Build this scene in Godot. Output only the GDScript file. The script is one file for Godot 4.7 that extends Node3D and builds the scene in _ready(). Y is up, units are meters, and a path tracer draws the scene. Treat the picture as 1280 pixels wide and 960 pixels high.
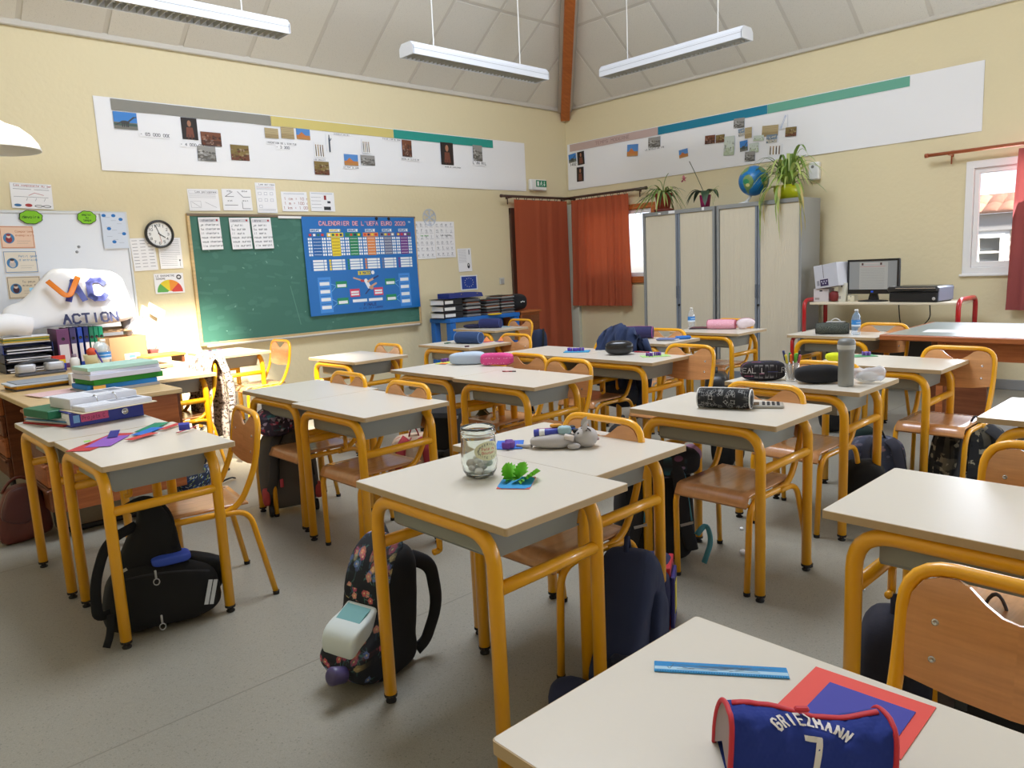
extends Node3D
# a primary-school classroom: chalkboard wall z = 0, window wall x = 0, floor y = 0

var rng := RandomNumberGenerator.new()
var noise := FastNoiseLite.new()
var names := {}
var M := {}
var FONT := {}

# ------------------------------------------------------------------ materials and images
func c8(r: float, g: float, b: float, a := 255.0) -> Color:
	return Color(r / 255.0, g / 255.0, b / 255.0, a / 255.0)

func mat(col: Color, rough := 0.7, metal := 0.0, coat := 0.0) -> StandardMaterial3D:
	var m := StandardMaterial3D.new()
	m.albedo_color = col
	m.roughness = rough
	m.metallic = metal
	if coat > 0.0:
		m.clearcoat_enabled = true
		m.clearcoat = coat
		m.clearcoat_roughness = 0.12
	return m

func cloth(col: Color, rim := 0.3) -> StandardMaterial3D:
	var m := mat(col, 0.9)
	m.rim_enabled = true
	m.rim = rim
	m.rim_tint = 0.6
	m.heightmap_enabled = true
	m.heightmap_scale = 0.06
	m.heightmap_texture = M.weave
	m.uv1_triplanar = true
	m.uv1_scale = Vector3.ONE * 9.0
	return m

func tex(im: Image) -> ImageTexture:
	return ImageTexture.create_from_image(im)

func tmat(im: Image, rough := 0.75, coat := 0.0) -> StandardMaterial3D:
	var m := mat(Color.WHITE, rough, 0.0, coat)
	m.albedo_texture = tex(im)
	m.texture_repeat = false
	return m

func trimat(im: Image, scale: float, rough := 0.85) -> StandardMaterial3D:
	var m := mat(Color.WHITE, rough)
	m.albedo_texture = tex(im)
	m.uv1_triplanar = true
	m.uv1_scale = Vector3.ONE * scale
	return m

func glass(tint: Color, solid := false, scale := 0.05) -> StandardMaterial3D:
	var m := mat(tint, 0.04)
	m.transparency = BaseMaterial3D.TRANSPARENCY_ALPHA
	if solid:
		m.refraction_enabled = true
		m.refraction_scale = scale
	return m

func img(w: int, h: int, col := Color.WHITE) -> Image:
	var im := Image.create(w, h, false, Image.FORMAT_RGBA8)
	im.fill(col)
	return im

func rect(im: Image, x: float, y: float, w: float, h: float, col: Color) -> void:
	im.fill_rect(Rect2i(int(round(x)), int(round(y)), maxi(1, int(round(w))), maxi(1, int(round(h)))), col)

func frame(im: Image, x: float, y: float, w: float, h: float, t: float, col: Color) -> void:
	rect(im, x, y, w, t, col)
	rect(im, x, y + h - t, w, t, col)
	rect(im, x, y, t, h, col)
	rect(im, x + w - t, y, t, h, col)

func blend(im: Image, x: int, y: int, col: Color, a: float) -> void:
	if a > 0.0 and x >= 0 and y >= 0 and x < im.get_width() and y < im.get_height():
		im.set_pixel(x, y, im.get_pixel(x, y).lerp(col, clampf(a, 0.0, 1.0)))

func line(im: Image, a: Vector2, b: Vector2, th: float, col: Color) -> void:
	var r := th * 0.5
	var d := b - a
	var l2 := maxf(d.length_squared(), 1e-6)
	for y in range(int(floor(minf(a.y, b.y) - r - 1)), int(ceil(maxf(a.y, b.y) + r + 1)) + 1):
		for x in range(int(floor(minf(a.x, b.x) - r - 1)), int(ceil(maxf(a.x, b.x) + r + 1)) + 1):
			var p := Vector2(x + 0.5, y + 0.5)
			var t := clampf((p - a).dot(d) / l2, 0.0, 1.0)
			blend(im, x, y, col, r + 0.5 - p.distance_to(a + d * t))

func disc(im: Image, c: Vector2, rx: float, ry: float, col: Color) -> void:
	for y in range(int(c.y - ry - 1), int(c.y + ry + 2)):
		for x in range(int(c.x - rx - 1), int(c.x + rx + 2)):
			var d := Vector2((x + 0.5 - c.x) / rx, (y + 0.5 - c.y) / ry).length()
			blend(im, x, y, col, (1.0 - d) * minf(rx, ry) + 0.5)

func poly(im: Image, pts: PackedVector2Array, col: Color) -> void:
	var lo := pts[0]
	var hi := pts[0]
	for p in pts:
		lo = lo.min(p)
		hi = hi.max(p)
	for y in range(int(lo.y), int(hi.y) + 1):
		for x in range(int(lo.x), int(hi.x) + 1):
			if Geometry2D.is_point_in_polygon(Vector2(x + 0.5, y + 0.5), pts):
				blend(im, x, y, col, 1.0)

func make_font() -> void:
	var s := "A 062046 1333;B 00063645443303 3342413000;C 4130100105163645;D 00062644422000;E 40000646 0333;F 400006 0333;G 41301001051636454323;H 0006 4046 0343;I 2026;J 4045361605;K 0006 400346;L 000646;M 0600234046;N 06004640;O 100105163645413010;P 06003041423303;Q 100105163645413010 3446;R 06003041423303 2346;S 413010010213334445361605;T 0040 2026;U 000516364540;V 002640;W 0016233640;X 0046 4006;Y 002340 2326;Z 00400646;"
	s += "0 100105163645413010;1 112026;2 01103041420646;3 01103041423323 334445361605;4 36300444;5 400002324345361605;6 4130100105163645443303;7 004016;8 100102133342413010 1304051636454433;9 433313020110304145361605;"
	s += "a 1232434644140516 36;b 0006 0312324345361605;c 433212030516 3645;d 4046 433212030516 3645;e 044443321203051636;f 40302126 1232;g 4248381807 433212030415 3544;h 0006 0312324346;i 2226 2020;j 3237281817;k 0006 420446;l 2026;m 0206 03122326 23324346;n 0206 0312324346;o 120305163645433212;p 0208 0312324345361605;q 4248 433212030516 3645;r 0206 041232;s 4332120334451605;t 20253646 1232;u 0205163645 4246;v 022642;w 0216243642;x 0246 4206;y 0224 4218;z 02420646;' 2021;! 2024 2626;- 1333;= 1232 1434;. 2626;/ 0640;: 2323 2626;, 2627;+ 2125 0343;é 044443321203051636 2130;è 044443321203051636 1120;ê 044443321203051636 112031;ç 433212030516 3645 2718"
	for e in s.split(";"):
		var strokes := []
		for w in e.substr(2).split(" ", false):
			var pl := PackedVector2Array()
			for i in range(0, w.length() - 1, 2):
				pl.append(Vector2(float(w[i]), float(w[i + 1])))
			strokes.append(pl)
		FONT[e[0]] = strokes

# words on an image: h = height of a capital in pixels, th = stroke, bend = radius of an arc (0 straight)
func words(im: Image, s: String, x: float, y: float, h: float, th: float, col: Color, centred := false, slant := 0.0, step := 0.0) -> void:
	var k := h / 6.0
	var adv := step if step > 0.0 else k * 4.0 + maxf(th * 1.3, k * 1.6)
	if centred:
		x -= adv * s.length() * 0.5
	for ch in s:
		if FONT.has(ch):
			for pl in FONT[ch]:
				for i in range(maxi(1, pl.size() - 1)):
					var a: Vector2 = pl[i] * k
					var b: Vector2 = pl[mini(i + 1, pl.size() - 1)] * k
					line(im, Vector2(x + a.x, y + a.y + a.x * slant), Vector2(x + b.x, y + b.y + b.x * slant), th, col)
		x += adv
		y += adv * slant

func scribble(im: Image, x: float, y: float, w: float, col: Color, th := 1.0) -> void:
	var q := x
	while q < x + w:
		var n := rng.randf_range(4, 13)
		line(im, Vector2(q, y + rng.randf_range(-0.6, 0.6)), Vector2(minf(q + n, x + w), y + rng.randf_range(-0.6, 0.6)), th, col)
		q += n + 2.5

# ------------------------------------------------------------------ mesh helpers
func S(smooth := false) -> SurfaceTool:
	var st := SurfaceTool.new()
	st.begin(Mesh.PRIMITIVE_TRIANGLES)
	st.set_smooth_group(1 if smooth else -1)
	return st

func tri(st: SurfaceTool, a: Vector3, b: Vector3, c: Vector3, ua := Vector2.ZERO, ub := Vector2.ZERO, uc := Vector2.ZERO) -> void:
	st.set_uv(ua)
	st.add_vertex(a)
	st.set_uv(uc)
	st.add_vertex(c)
	st.set_uv(ub)
	st.add_vertex(b)

func quad(st: SurfaceTool, a: Vector3, b: Vector3, c: Vector3, d: Vector3, uv := Rect2(0, 0, 1, 1)) -> void:
	var p := uv.position
	var e := uv.end
	tri(st, a, b, c, Vector2(p.x, e.y), Vector2(e.x, e.y), Vector2(e.x, p.y))
	tri(st, a, c, d, Vector2(p.x, e.y), Vector2(e.x, p.y), Vector2(p.x, p.y))

# a chamfered box, c = centre
func box(st: SurfaceTool, c: Vector3, s: Vector3, bev := 0.0, xf := Transform3D()) -> void:
	var h := s * 0.5
	var b := minf(bev, minf(h.x, minf(h.y, h.z)) * 0.99)
	var P := func(sx: float, sy: float, sz: float, k: int) -> Vector3:
		var q := Vector3(sx * (h.x - (b if k != 0 else 0.0)), sy * (h.y - (b if k != 1 else 0.0)), sz * (h.z - (b if k != 2 else 0.0)))
		return xf * (c + q)
	for k in 3:
		for sg in [-1.0, 1.0]:
			var pts := []
			for t in [[-1.0, -1.0], [1.0, -1.0], [1.0, 1.0], [-1.0, 1.0]]:
				var v := [0.0, 0.0, 0.0]
				v[k] = sg
				v[(k + 1) % 3] = t[0]
				v[(k + 2) % 3] = t[1]
				pts.append(P.call(v[0], v[1], v[2], k))
			if sg > 0:
				quad(st, pts[0], pts[1], pts[2], pts[3])
			else:
				quad(st, pts[3], pts[2], pts[1], pts[0])
	if b <= 0.0:
		return
	for k in 3:   # edges along axis k
		var i := (k + 1) % 3
		var j := (k + 2) % 3
		for si in [-1.0, 1.0]:
			for sj in [-1.0, 1.0]:
				var q := []
				for e in [[-1.0, i], [1.0, i], [1.0, j], [-1.0, j]]:
					var v := [0.0, 0.0, 0.0]
					v[k] = e[0]
					v[i] = si
					v[j] = sj
					q.append(P.call(v[0], v[1], v[2], e[1]))
				if si * sj > 0:
					quad(st, q[3], q[2], q[1], q[0])
				else:
					quad(st, q[0], q[1], q[2], q[3])
	for sx in [-1.0, 1.0]:
		for sy in [-1.0, 1.0]:
			for sz in [-1.0, 1.0]:
				var a = P.call(sx, sy, sz, 0)
				var d = P.call(sx, sy, sz, 1)
				var e = P.call(sx, sy, sz, 2)
				if sx * sy * sz > 0:
					tri(st, a, d, e)
				else:
					tri(st, a, e, d)

# rounds the corners of a path
func fil(p: Array, r: float, n := 5) -> PackedVector3Array:
	var out := PackedVector3Array([p[0]])
	for i in range(1, p.size() - 1):
		var a: Vector3 = p[i - 1] - p[i]
		var b: Vector3 = p[i + 1] - p[i]
		var l := minf(r, minf(a.length(), b.length()) * 0.48)
		var s: Vector3 = p[i] + a.normalized() * l
		var e: Vector3 = p[i] + b.normalized() * l
		for k in n + 1:
			var t := float(k) / n
			out.append(s.lerp(p[i], t).lerp(Vector3(p[i]).lerp(e, t), t))
	out.append(p[-1])
	return out

# a tube, or a flat strap when flat > 0 (flat = thickness over width)
func tube(st: SurfaceTool, p: PackedVector3Array, r: float, n := 10, flat := 1.0, up := Vector3.UP, taper := 1.0) -> void:
	var rings := []
	var t0 := (p[1] - p[0]).normalized()
	var side := t0.cross(up)
	if side.length() < 0.05:
		side = t0.cross(Vector3(1, 0, 0.3))
	side = side.normalized()
	var prev := t0
	for i in p.size():
		var t := (p[mini(i + 1, p.size() - 1)] - p[maxi(i - 1, 0)]).normalized()
		var ax := prev.cross(t)
		if ax.length() > 1e-5:
			side = side.rotated(ax.normalized(), prev.angle_to(t))
		prev = t
		var nn := side.cross(t).normalized()
		var rr := r * lerpf(1.0, taper, float(i) / (p.size() - 1))
		var ring := PackedVector3Array()
		for k in n:
			var a := TAU * k / n
			ring.append(p[i] + side * cos(a) * rr + nn * sin(a) * rr * flat)
		rings.append(ring)
	for i in p.size() - 1:
		for k in n:
			var k2 := (k + 1) % n
			quad(st, rings[i][k], rings[i + 1][k], rings[i + 1][k2], rings[i][k2])
	for e in 2:
		var ring: PackedVector3Array = rings[0 if e == 0 else -1]
		var c := p[0 if e == 0 else -1]
		for k in n:
			if e == 0:
				tri(st, c, ring[k], ring[(k + 1) % n])
			else:
				tri(st, c, ring[(k + 1) % n], ring[k])

func lathe(st: SurfaceTool, prof: Array, n := 24, xf := Transform3D(), sx := 1.0) -> void:
	for i in prof.size() - 1:
		for k in n:
			var a := TAU * k / n
			var b := TAU * (k + 1) / n
			var p: Vector2 = prof[i]
			var q: Vector2 = prof[i + 1]
			var v0 := xf * Vector3(cos(a) * p.x * sx, p.y, sin(a) * p.x)
			var v1 := xf * Vector3(cos(b) * p.x * sx, p.y, sin(b) * p.x)
			var v2 := xf * Vector3(cos(b) * q.x * sx, q.y, sin(b) * q.x)
			var v3 := xf * Vector3(cos(a) * q.x * sx, q.y, sin(a) * q.x)
			var u0 := 1.0 - float(k) / n
			var u1 := 1.0 - float(k + 1) / n
			var w0 := float(i) / (prof.size() - 1)
			var w1 := float(i + 1) / (prof.size() - 1)
			if p.x > 1e-6:
				tri(st, v0, v3, v1, Vector2(u0, 1 - w0), Vector2(u0, 1 - w1), Vector2(u1, 1 - w0))
			if q.x > 1e-6:
				tri(st, v1, v3, v2, Vector2(u1, 1 - w0), Vector2(u0, 1 - w1), Vector2(u1, 1 - w1))

# a prism: outline in local x,y (counter-clockwise), from z0 to z1
func prism(st: SurfaceTool, pts: PackedVector2Array, z0: float, z1: float, xf := Transform3D()) -> void:
	var area := 0.0
	for i in pts.size():
		area += pts[i].cross(pts[(i + 1) % pts.size()])
	if area < 0:
		pts = pts.duplicate()
		pts.reverse()
	var lo := pts[0]
	var hi := pts[0]
	for p in pts:
		lo = lo.min(p)
		hi = hi.max(p)
	var U := func(p: Vector2) -> Vector2:
		return Vector2((p.x - lo.x) / (hi.x - lo.x), 1.0 - (p.y - lo.y) / (hi.y - lo.y))
	var ix := Geometry2D.triangulate_polygon(pts)
	for i in range(0, ix.size(), 3):
		var a := pts[ix[i]]
		var b := pts[ix[i + 1]]
		var c := pts[ix[i + 2]]
		if (b - a).cross(c - a) < 0:
			var t := b
			b = c
			c = t
		tri(st, xf * Vector3(a.x, a.y, z1), xf * Vector3(b.x, b.y, z1), xf * Vector3(c.x, c.y, z1), U.call(a), U.call(b), U.call(c))
		tri(st, xf * Vector3(a.x, a.y, z0), xf * Vector3(c.x, c.y, z0), xf * Vector3(b.x, b.y, z0), U.call(a), U.call(c), U.call(b))
	for i in pts.size():
		var a := pts[i]
		var b := pts[(i + 1) % pts.size()]
		quad(st, xf * Vector3(a.x, a.y, z0), xf * Vector3(b.x, b.y, z0), xf * Vector3(b.x, b.y, z1), xf * Vector3(a.x, a.y, z1))

func surf(st: SurfaceTool, nu: int, nv: int, f: Callable) -> void:
	var g := []
	for j in nv + 1:
		var row := PackedVector3Array()
		for i in nu + 1:
			row.append(f.call(float(i) / nu, float(j) / nv))
		g.append(row)
	for j in nv:
		for i in nu:
			var u := Vector2(float(i) / nu, 1.0 - float(j) / nv)
			var w := Vector2(float(i + 1) / nu, 1.0 - float(j + 1) / nv)
			tri(st, g[j][i], g[j][i + 1], g[j + 1][i + 1], u, Vector2(w.x, u.y), w)
			tri(st, g[j][i], g[j + 1][i + 1], g[j + 1][i], u, w, Vector2(u.x, w.y))

func spow(a: float, e: float) -> float:
	return signf(a) * pow(absf(a), e)

# a soft closed body (bag, cushion, stone): half sizes, squareness e (1 round, 0.4 boxy), wrinkles
func blob(st: SurfaceTool, c: Vector3, h: Vector3, e := 0.6, wr := 0.0, fr := 8.0, xf := Transform3D(), f = null, nu := 28, nv := 18) -> void:
	var seed0 := rng.randf_range(-50, 50)
	surf(st, nu, nv, func(u: float, v: float) -> Vector3:
		var a := -u * TAU
		var b := (v - 0.5) * PI
		var p := Vector3(spow(cos(b), e) * spow(cos(a), e), spow(sin(b), e), spow(cos(b), e) * spow(sin(a), e))
		var q := p * h
		if wr > 0.0:
			var w := noise.get_noise_3d(q.x * fr * 10 + seed0, q.y * fr * 6, q.z * fr * 10)
			q += p.normalized() * w * wr
		if f != null:
			q = f.call(q)
		return xf * (c + q))

# a soft body with a drawn silhouette in x,y and half depth hd along z
func pillow(st: SurfaceTool, o: Array, hd: float, e := 0.5, wr := 0.0, fr := 3.0) -> void:
	var pts := PackedVector2Array()
	var n := o.size()
	var c := Vector2.ZERO
	for i in n:
		c += Vector2(o[i]) / n
		for k in 5:
			pts.append(Vector2(o[i]).cubic_interpolate(o[(i + 1) % n], o[(i + n - 1) % n], o[(i + 2) % n], k / 5.0))
	var N := pts.size()
	var seed0 := rng.randf_range(-50, 50)
	surf(st, N, 16, func(u: float, v: float) -> Vector3:
		var b := (v - 0.5) * PI
		var s := spow(cos(b), e)
		var p := c + (pts[int(round(u * N)) % N] - c) * s
		var q := Vector3(p.x, p.y, hd * spow(sin(b), e))
		var w := noise.get_noise_3d(q.x * fr * 10 + seed0, q.y * fr * 8, q.z * fr * 10) * wr
		return q + Vector3((p.x - c.x) * w * 4, (p.y - c.y) * w * 3 if p.y > 0.03 else 0.0, signf(q.z) * w))

# ------------------------------------------------------------------ objects
func numbered(called: String) -> String:
	var n: int = names.get(called, 0)
	names[called] = n + 1
	return called if n == 0 else "%s_%03d" % [called, n]

func obj(called: String, st: SurfaceTool, m: Material, parent: Node = null) -> MeshInstance3D:
	var o := MeshInstance3D.new()
	st.generate_normals()
	o.mesh = st.commit()
	o.mesh.surface_set_material(0, m)
	return put(o, called, parent)

func put(o: Node3D, called: String, parent: Node = null) -> Node3D:
	if parent == null:
		o.name = numbered(called)
		add_child(o, true)
	else:
		var n := 0
		var s := called
		while parent.has_node(s):
			n += 1
			s = "%s_%03d" % [called, n]
		o.name = s
		parent.add_child(o, true)
	return o

func again(m: Mesh, mt: Material, called: String, parent: Node, xf := Transform3D()) -> MeshInstance3D:
	var o := MeshInstance3D.new()
	o.mesh = m
	if mt:
		o.material_override = mt
	o.transform = xf
	put(o, called, parent)
	return o

func tag(o: Node, label: String, category: String, group := "") -> Node:
	o.set_meta("label", label)
	o.set_meta("category", category)
	if group != "":
		o.set_meta("group", group)
	return o

func thing(called: String, label: String, category: String, at := Vector3.ZERO, turn := 0.0, group := "") -> Node3D:
	var o := Node3D.new()
	put(o, called)
	o.position = at
	o.rotation.y = turn
	tag(o, label, category, group)
	return o

func struct(called: String, st: SurfaceTool, m: Material, parent: Node = null) -> MeshInstance3D:
	var o := obj(called, st, m, parent)
	if parent == null:
		o.set_meta("kind", "structure")
	return o

func T(p: Vector3, rx := 0.0, ry := 0.0, rz := 0.0) -> Transform3D:
	return Transform3D(Basis.from_euler(Vector3(rx, ry, rz)), p)

func P3(a: Array) -> PackedVector3Array:
	return PackedVector3Array(a)

func bend(a: Vector3, b: Vector3, c: Vector3, n := 8) -> PackedVector3Array:
	var o := PackedVector3Array()
	for i in n + 1:
		var t := float(i) / n
		o.append(a.lerp(b, t).lerp(b.lerp(c, t), t))
	return o

# ------------------------------------------------------------------ materials of the room
func fabric_print(kind: String, sz := 192) -> Image:
	var im := img(sz, sz)
	var n := FastNoiseLite.new()
	n.seed = 7 + kind.length()
	n.frequency = 0.022
	match kind:
		"camo":
			for y in sz:
				for x in sz:
					var a := n.get_noise_2d(x, y * 1.4)
					var b := n.get_noise_2d(x * 1.2 + 500, y * 1.5)
					var c := c8(38, 40, 44)
					if a > 0.12:
						c = c8(24, 25, 28)
					if b > 0.22:
						c = c8(178, 170, 148)
					im.set_pixel(x, y, c)
		"leopard":
			im.fill(c8(205, 190, 180))
			for i in 260:
				var p := Vector2(rng.randf() * sz, rng.randf() * sz)
				disc(im, p, rng.randf_range(3, 6), rng.randf_range(3, 5), c8(40, 34, 36))
				disc(im, p + Vector2(1, 1), 1.6, 1.4, c8(150, 120, 105))
		"floral":
			im.fill(c8(22, 25, 32))
			for i in 42:
				var p := Vector2(rng.randf() * sz, rng.randf() * sz)
				for k in 4:
					var q := p + Vector2.from_angle(rng.randf() * TAU) * rng.randf_range(8, 20)
					line(im, p, q, 1.6, [c8(70, 120, 110), c8(95, 140, 125), c8(60, 95, 120)][k % 3])
				var col: Color = [c8(205, 95, 95), c8(225, 150, 130), c8(205, 180, 120), c8(190, 80, 110), c8(110, 130, 190)][i % 5]
				for k in 5:
					disc(im, p + Vector2.from_angle(TAU * k / 5.0) * 4.0, 3.6, 3.6, col)
				disc(im, p, 2, 2, c8(240, 220, 150))
		"navyfloral":
			im.fill(c8(62, 66, 84))
			for i in 60:
				var p := Vector2(rng.randf() * sz, rng.randf() * sz)
				disc(im, p, rng.randf_range(5, 11), rng.randf_range(3, 6), [c8(110, 112, 132), c8(150, 120, 128), c8(46, 48, 66)][i % 3])
		"redbeige":
			im.fill(c8(190, 165, 140))
			for i in 46:
				var p := Vector2(rng.randf() * sz, rng.randf() * sz)
				disc(im, p, rng.randf_range(4, 12), rng.randf_range(4, 9), [c8(160, 45, 48), c8(205, 185, 160), c8(120, 95, 80), c8(150, 60, 55)][i % 4])
		"bright":
			im.fill(c8(70, 62, 88))
			for i in 90:
				var p := Vector2(rng.randf() * sz, rng.randf() * sz)
				poly(im, PackedVector2Array([p, p + Vector2(rng.randf_range(10, 24), 4), p + Vector2(6, rng.randf_range(8, 20))]), [c8(205, 190, 225), c8(215, 80, 120), c8(40, 36, 50), c8(60, 150, 160), c8(230, 225, 235)][i % 5])
		"bluepat":
			im.fill(c8(30, 40, 62))
			for i in 120:
				var p := Vector2(rng.randf() * sz, rng.randf() * sz)
				line(im, p, p + Vector2(10, -6), 3, [c8(60, 120, 200), c8(190, 205, 90), c8(220, 225, 225)][i % 3])
		"teal":
			im.fill(c8(30, 29, 34))
			for i in 16:
				var p := Vector2(rng.randf() * sz, rng.randf() * sz)
				disc(im, p, rng.randf_range(6, 14), rng.randf_range(4, 9), [c8(70, 165, 185), c8(120, 70, 100), c8(40, 120, 110), c8(150, 120, 150)][i % 4])
		"doodle":
			im.fill(c8(26, 26, 28))
			for i in 48:
				var p := Vector2(rng.randf() * sz, rng.randf() * sz)
				var r := rng.randf_range(5, 13)
				for k in 9:
					line(im, p + Vector2.from_angle(k * 0.8) * r * (1.0 if k % 2 == i % 2 else 0.55), p + Vector2.from_angle((k + 1) * 0.8) * r * (0.6 if k % 2 == i % 2 else 1.0), 1.5, c8(215, 214, 210))
		"reallife":
			im.fill(c8(32, 28, 34))
			for i in 22:
				scribble(im, rng.randf() * sz, rng.randf() * sz, rng.randf_range(24, 60), [c8(215, 95, 150), c8(200, 120, 165), c8(70, 72, 130)][i % 3], 3)
			words(im, "REAL LIFE", 6, 40, 22, 3, c8(232, 228, 230))
			words(im, "REAL LIFE", 78, 130, 22, 3, c8(232, 228, 230))
		"camocase":
			for y in sz:
				for x in sz:
					var a := n.get_noise_2d(x * 4, y * 4)
					im.set_pixel(x, y, c8(46, 52, 48) if a < 0.1 else c8(110, 112, 100))
		"dots":
			im.fill(c8(214, 74, 138))
			for i in 40:
				disc(im, Vector2(rng.randf() * sz, (i % 4) * 48 + 20 + rng.randf() * 6), 4, 3, c8(240, 190, 215))
		"pinkdots":
			im.fill(c8(235, 172, 190))
			for i in 50:
				disc(im, Vector2(rng.randf() * sz, rng.randf() * sz), 3, 3, [c8(200, 120, 150), c8(250, 225, 230)][i % 2])
	return im

func speckle(sz: int, base: Color, dots: int, dark: float, spread := 0.03) -> Image:
	var im := img(sz, sz, base)
	for y in sz:
		for x in sz:
			var v := rng.randf_range(-spread, spread)
			im.set_pixel(x, y, Color(base.r + v, base.g + v, base.b + v))
	for i in dots:
		var p := Vector2(rng.randf() * sz, rng.randf() * sz)
		disc(im, p, rng.randf_range(0.6, 1.5), rng.randf_range(0.6, 1.5), base.darkened(rng.randf_range(0.0, dark)))
	return im

func wood(base: Color, k: float, sz := 256) -> Image:
	var im := img(sz, sz)
	var n := FastNoiseLite.new()
	n.seed = int(base.g * 255)
	n.frequency = 0.012
	n.fractal_octaves = 4
	for y in sz:
		for x in sz:
			var v := n.get_noise_2d(x * 0.35, y * 6.0) * k + n.get_noise_2d(x * 2.0 + 90, y * 26.0) * k * 0.5
			im.set_pixel(x, y, Color(base.r + v, base.g + v * 0.85, base.b + v * 0.6))
	return im

func make_materials() -> void:
	var w := img(64, 64)
	for y in 64:
		for x in 64:
			var v := 0.5 + 0.25 * sin(x * TAU / 4.0) * (1.0 if (y / 4) % 2 == 0 else -1.0) + 0.2 * sin(y * TAU / 4.0)
			w.set_pixel(x, y, Color(v, v, v))
	M.weave = tex(w)
	var nz := NoiseTexture2D.new()
	nz.noise = noise.duplicate()
	nz.noise.frequency = 0.05
	nz.width = 256
	nz.height = 256
	nz.seamless = true
	M.wall = mat(c8(228, 215, 178), 0.9)
	M.wall.heightmap_enabled = true
	M.wall.heightmap_scale = 0.12
	M.wall.heightmap_texture = nz
	M.wall.uv1_triplanar = true
	M.wall.uv1_world_triplanar = true
	M.wall.uv1_scale = Vector3.ONE * 1.3
	M.floor = trimat(speckle(512, c8(142, 138, 126), 2600, 0.25, 0.035), 1.1, 0.42)
	M.floor.uv1_world_triplanar = true
	M.floor2 = trimat(speckle(256, c8(150, 146, 135), 700, 0.25, 0.035), 2.2, 0.42)
	M.tile = trimat(speckle(512, c8(230, 227, 220), 1000, 0.4, 0.02), 1.6, 0.95)
	M.tile2 = trimat(speckle(512, c8(226, 223, 217), 1000, 0.4, 0.02), 1.6, 0.95)
	M.slab = mat(c8(214, 210, 203), 0.9)
	M.trim = mat(c8(205, 200, 190), 0.7)
	M.beam = trimat(wood(c8(184, 104, 48), 0.10), 1.3, 0.5)
	M.skirt = mat(c8(150, 150, 148), 0.5)
	M.white = mat(c8(236, 236, 234), 0.5)
	M.pvc = mat(c8(240, 240, 240), 0.35)
	M.paper = mat(c8(240, 240, 242), 0.8)
	M.yellow = mat(c8(242, 172, 14), 0.34, 0.0, 0.4)
	M.red = mat(c8(190, 22, 30), 0.3, 0.0, 0.5)
	M.black = mat(c8(24, 24, 25), 0.55)
	M.rubber = mat(c8(30, 28, 28), 0.8)
	M.tray = mat(c8(146, 148, 140), 0.45)
	M.top = mat(c8(214, 206, 192), 0.3)
	M.top.heightmap_enabled = true
	M.top.heightmap_scale = 0.01
	M.top.heightmap_texture = nz
	M.top.uv1_triplanar = true
	M.top.uv1_scale = Vector3.ONE * 4
	M.edge = mat(c8(188, 162, 124), 0.55)
	M.ply = trimat(wood(c8(214, 154, 102), 0.07), 1.6, 0.26)
	M.ply.clearcoat_enabled = true
	M.ply.clearcoat = 0.6
	M.ply.clearcoat_roughness = 0.15
	M.darkwood = trimat(wood(c8(118, 66, 38), 0.07), 1.5, 0.45)
	M.orangewood = trimat(wood(c8(172, 98, 52), 0.08), 1.5, 0.45)
	M.lightwood = trimat(wood(c8(206, 176, 128), 0.06), 1.5, 0.5)
	M.chrome = mat(c8(200, 200, 200), 0.25, 0.9)
	M.metal = mat(c8(146, 148, 148), 0.42, 0.1)
	M.tambour = mat(c8(214, 205, 184), 0.55)
	M.blue_table = mat(c8(24, 106, 190), 0.4)
	M.green = mat(c8(24, 120, 70), 0.6)

func uv_scale(m: StandardMaterial3D, s: float) -> StandardMaterial3D:
	m.uv1_scale = Vector3.ONE * s
	return m

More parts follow.
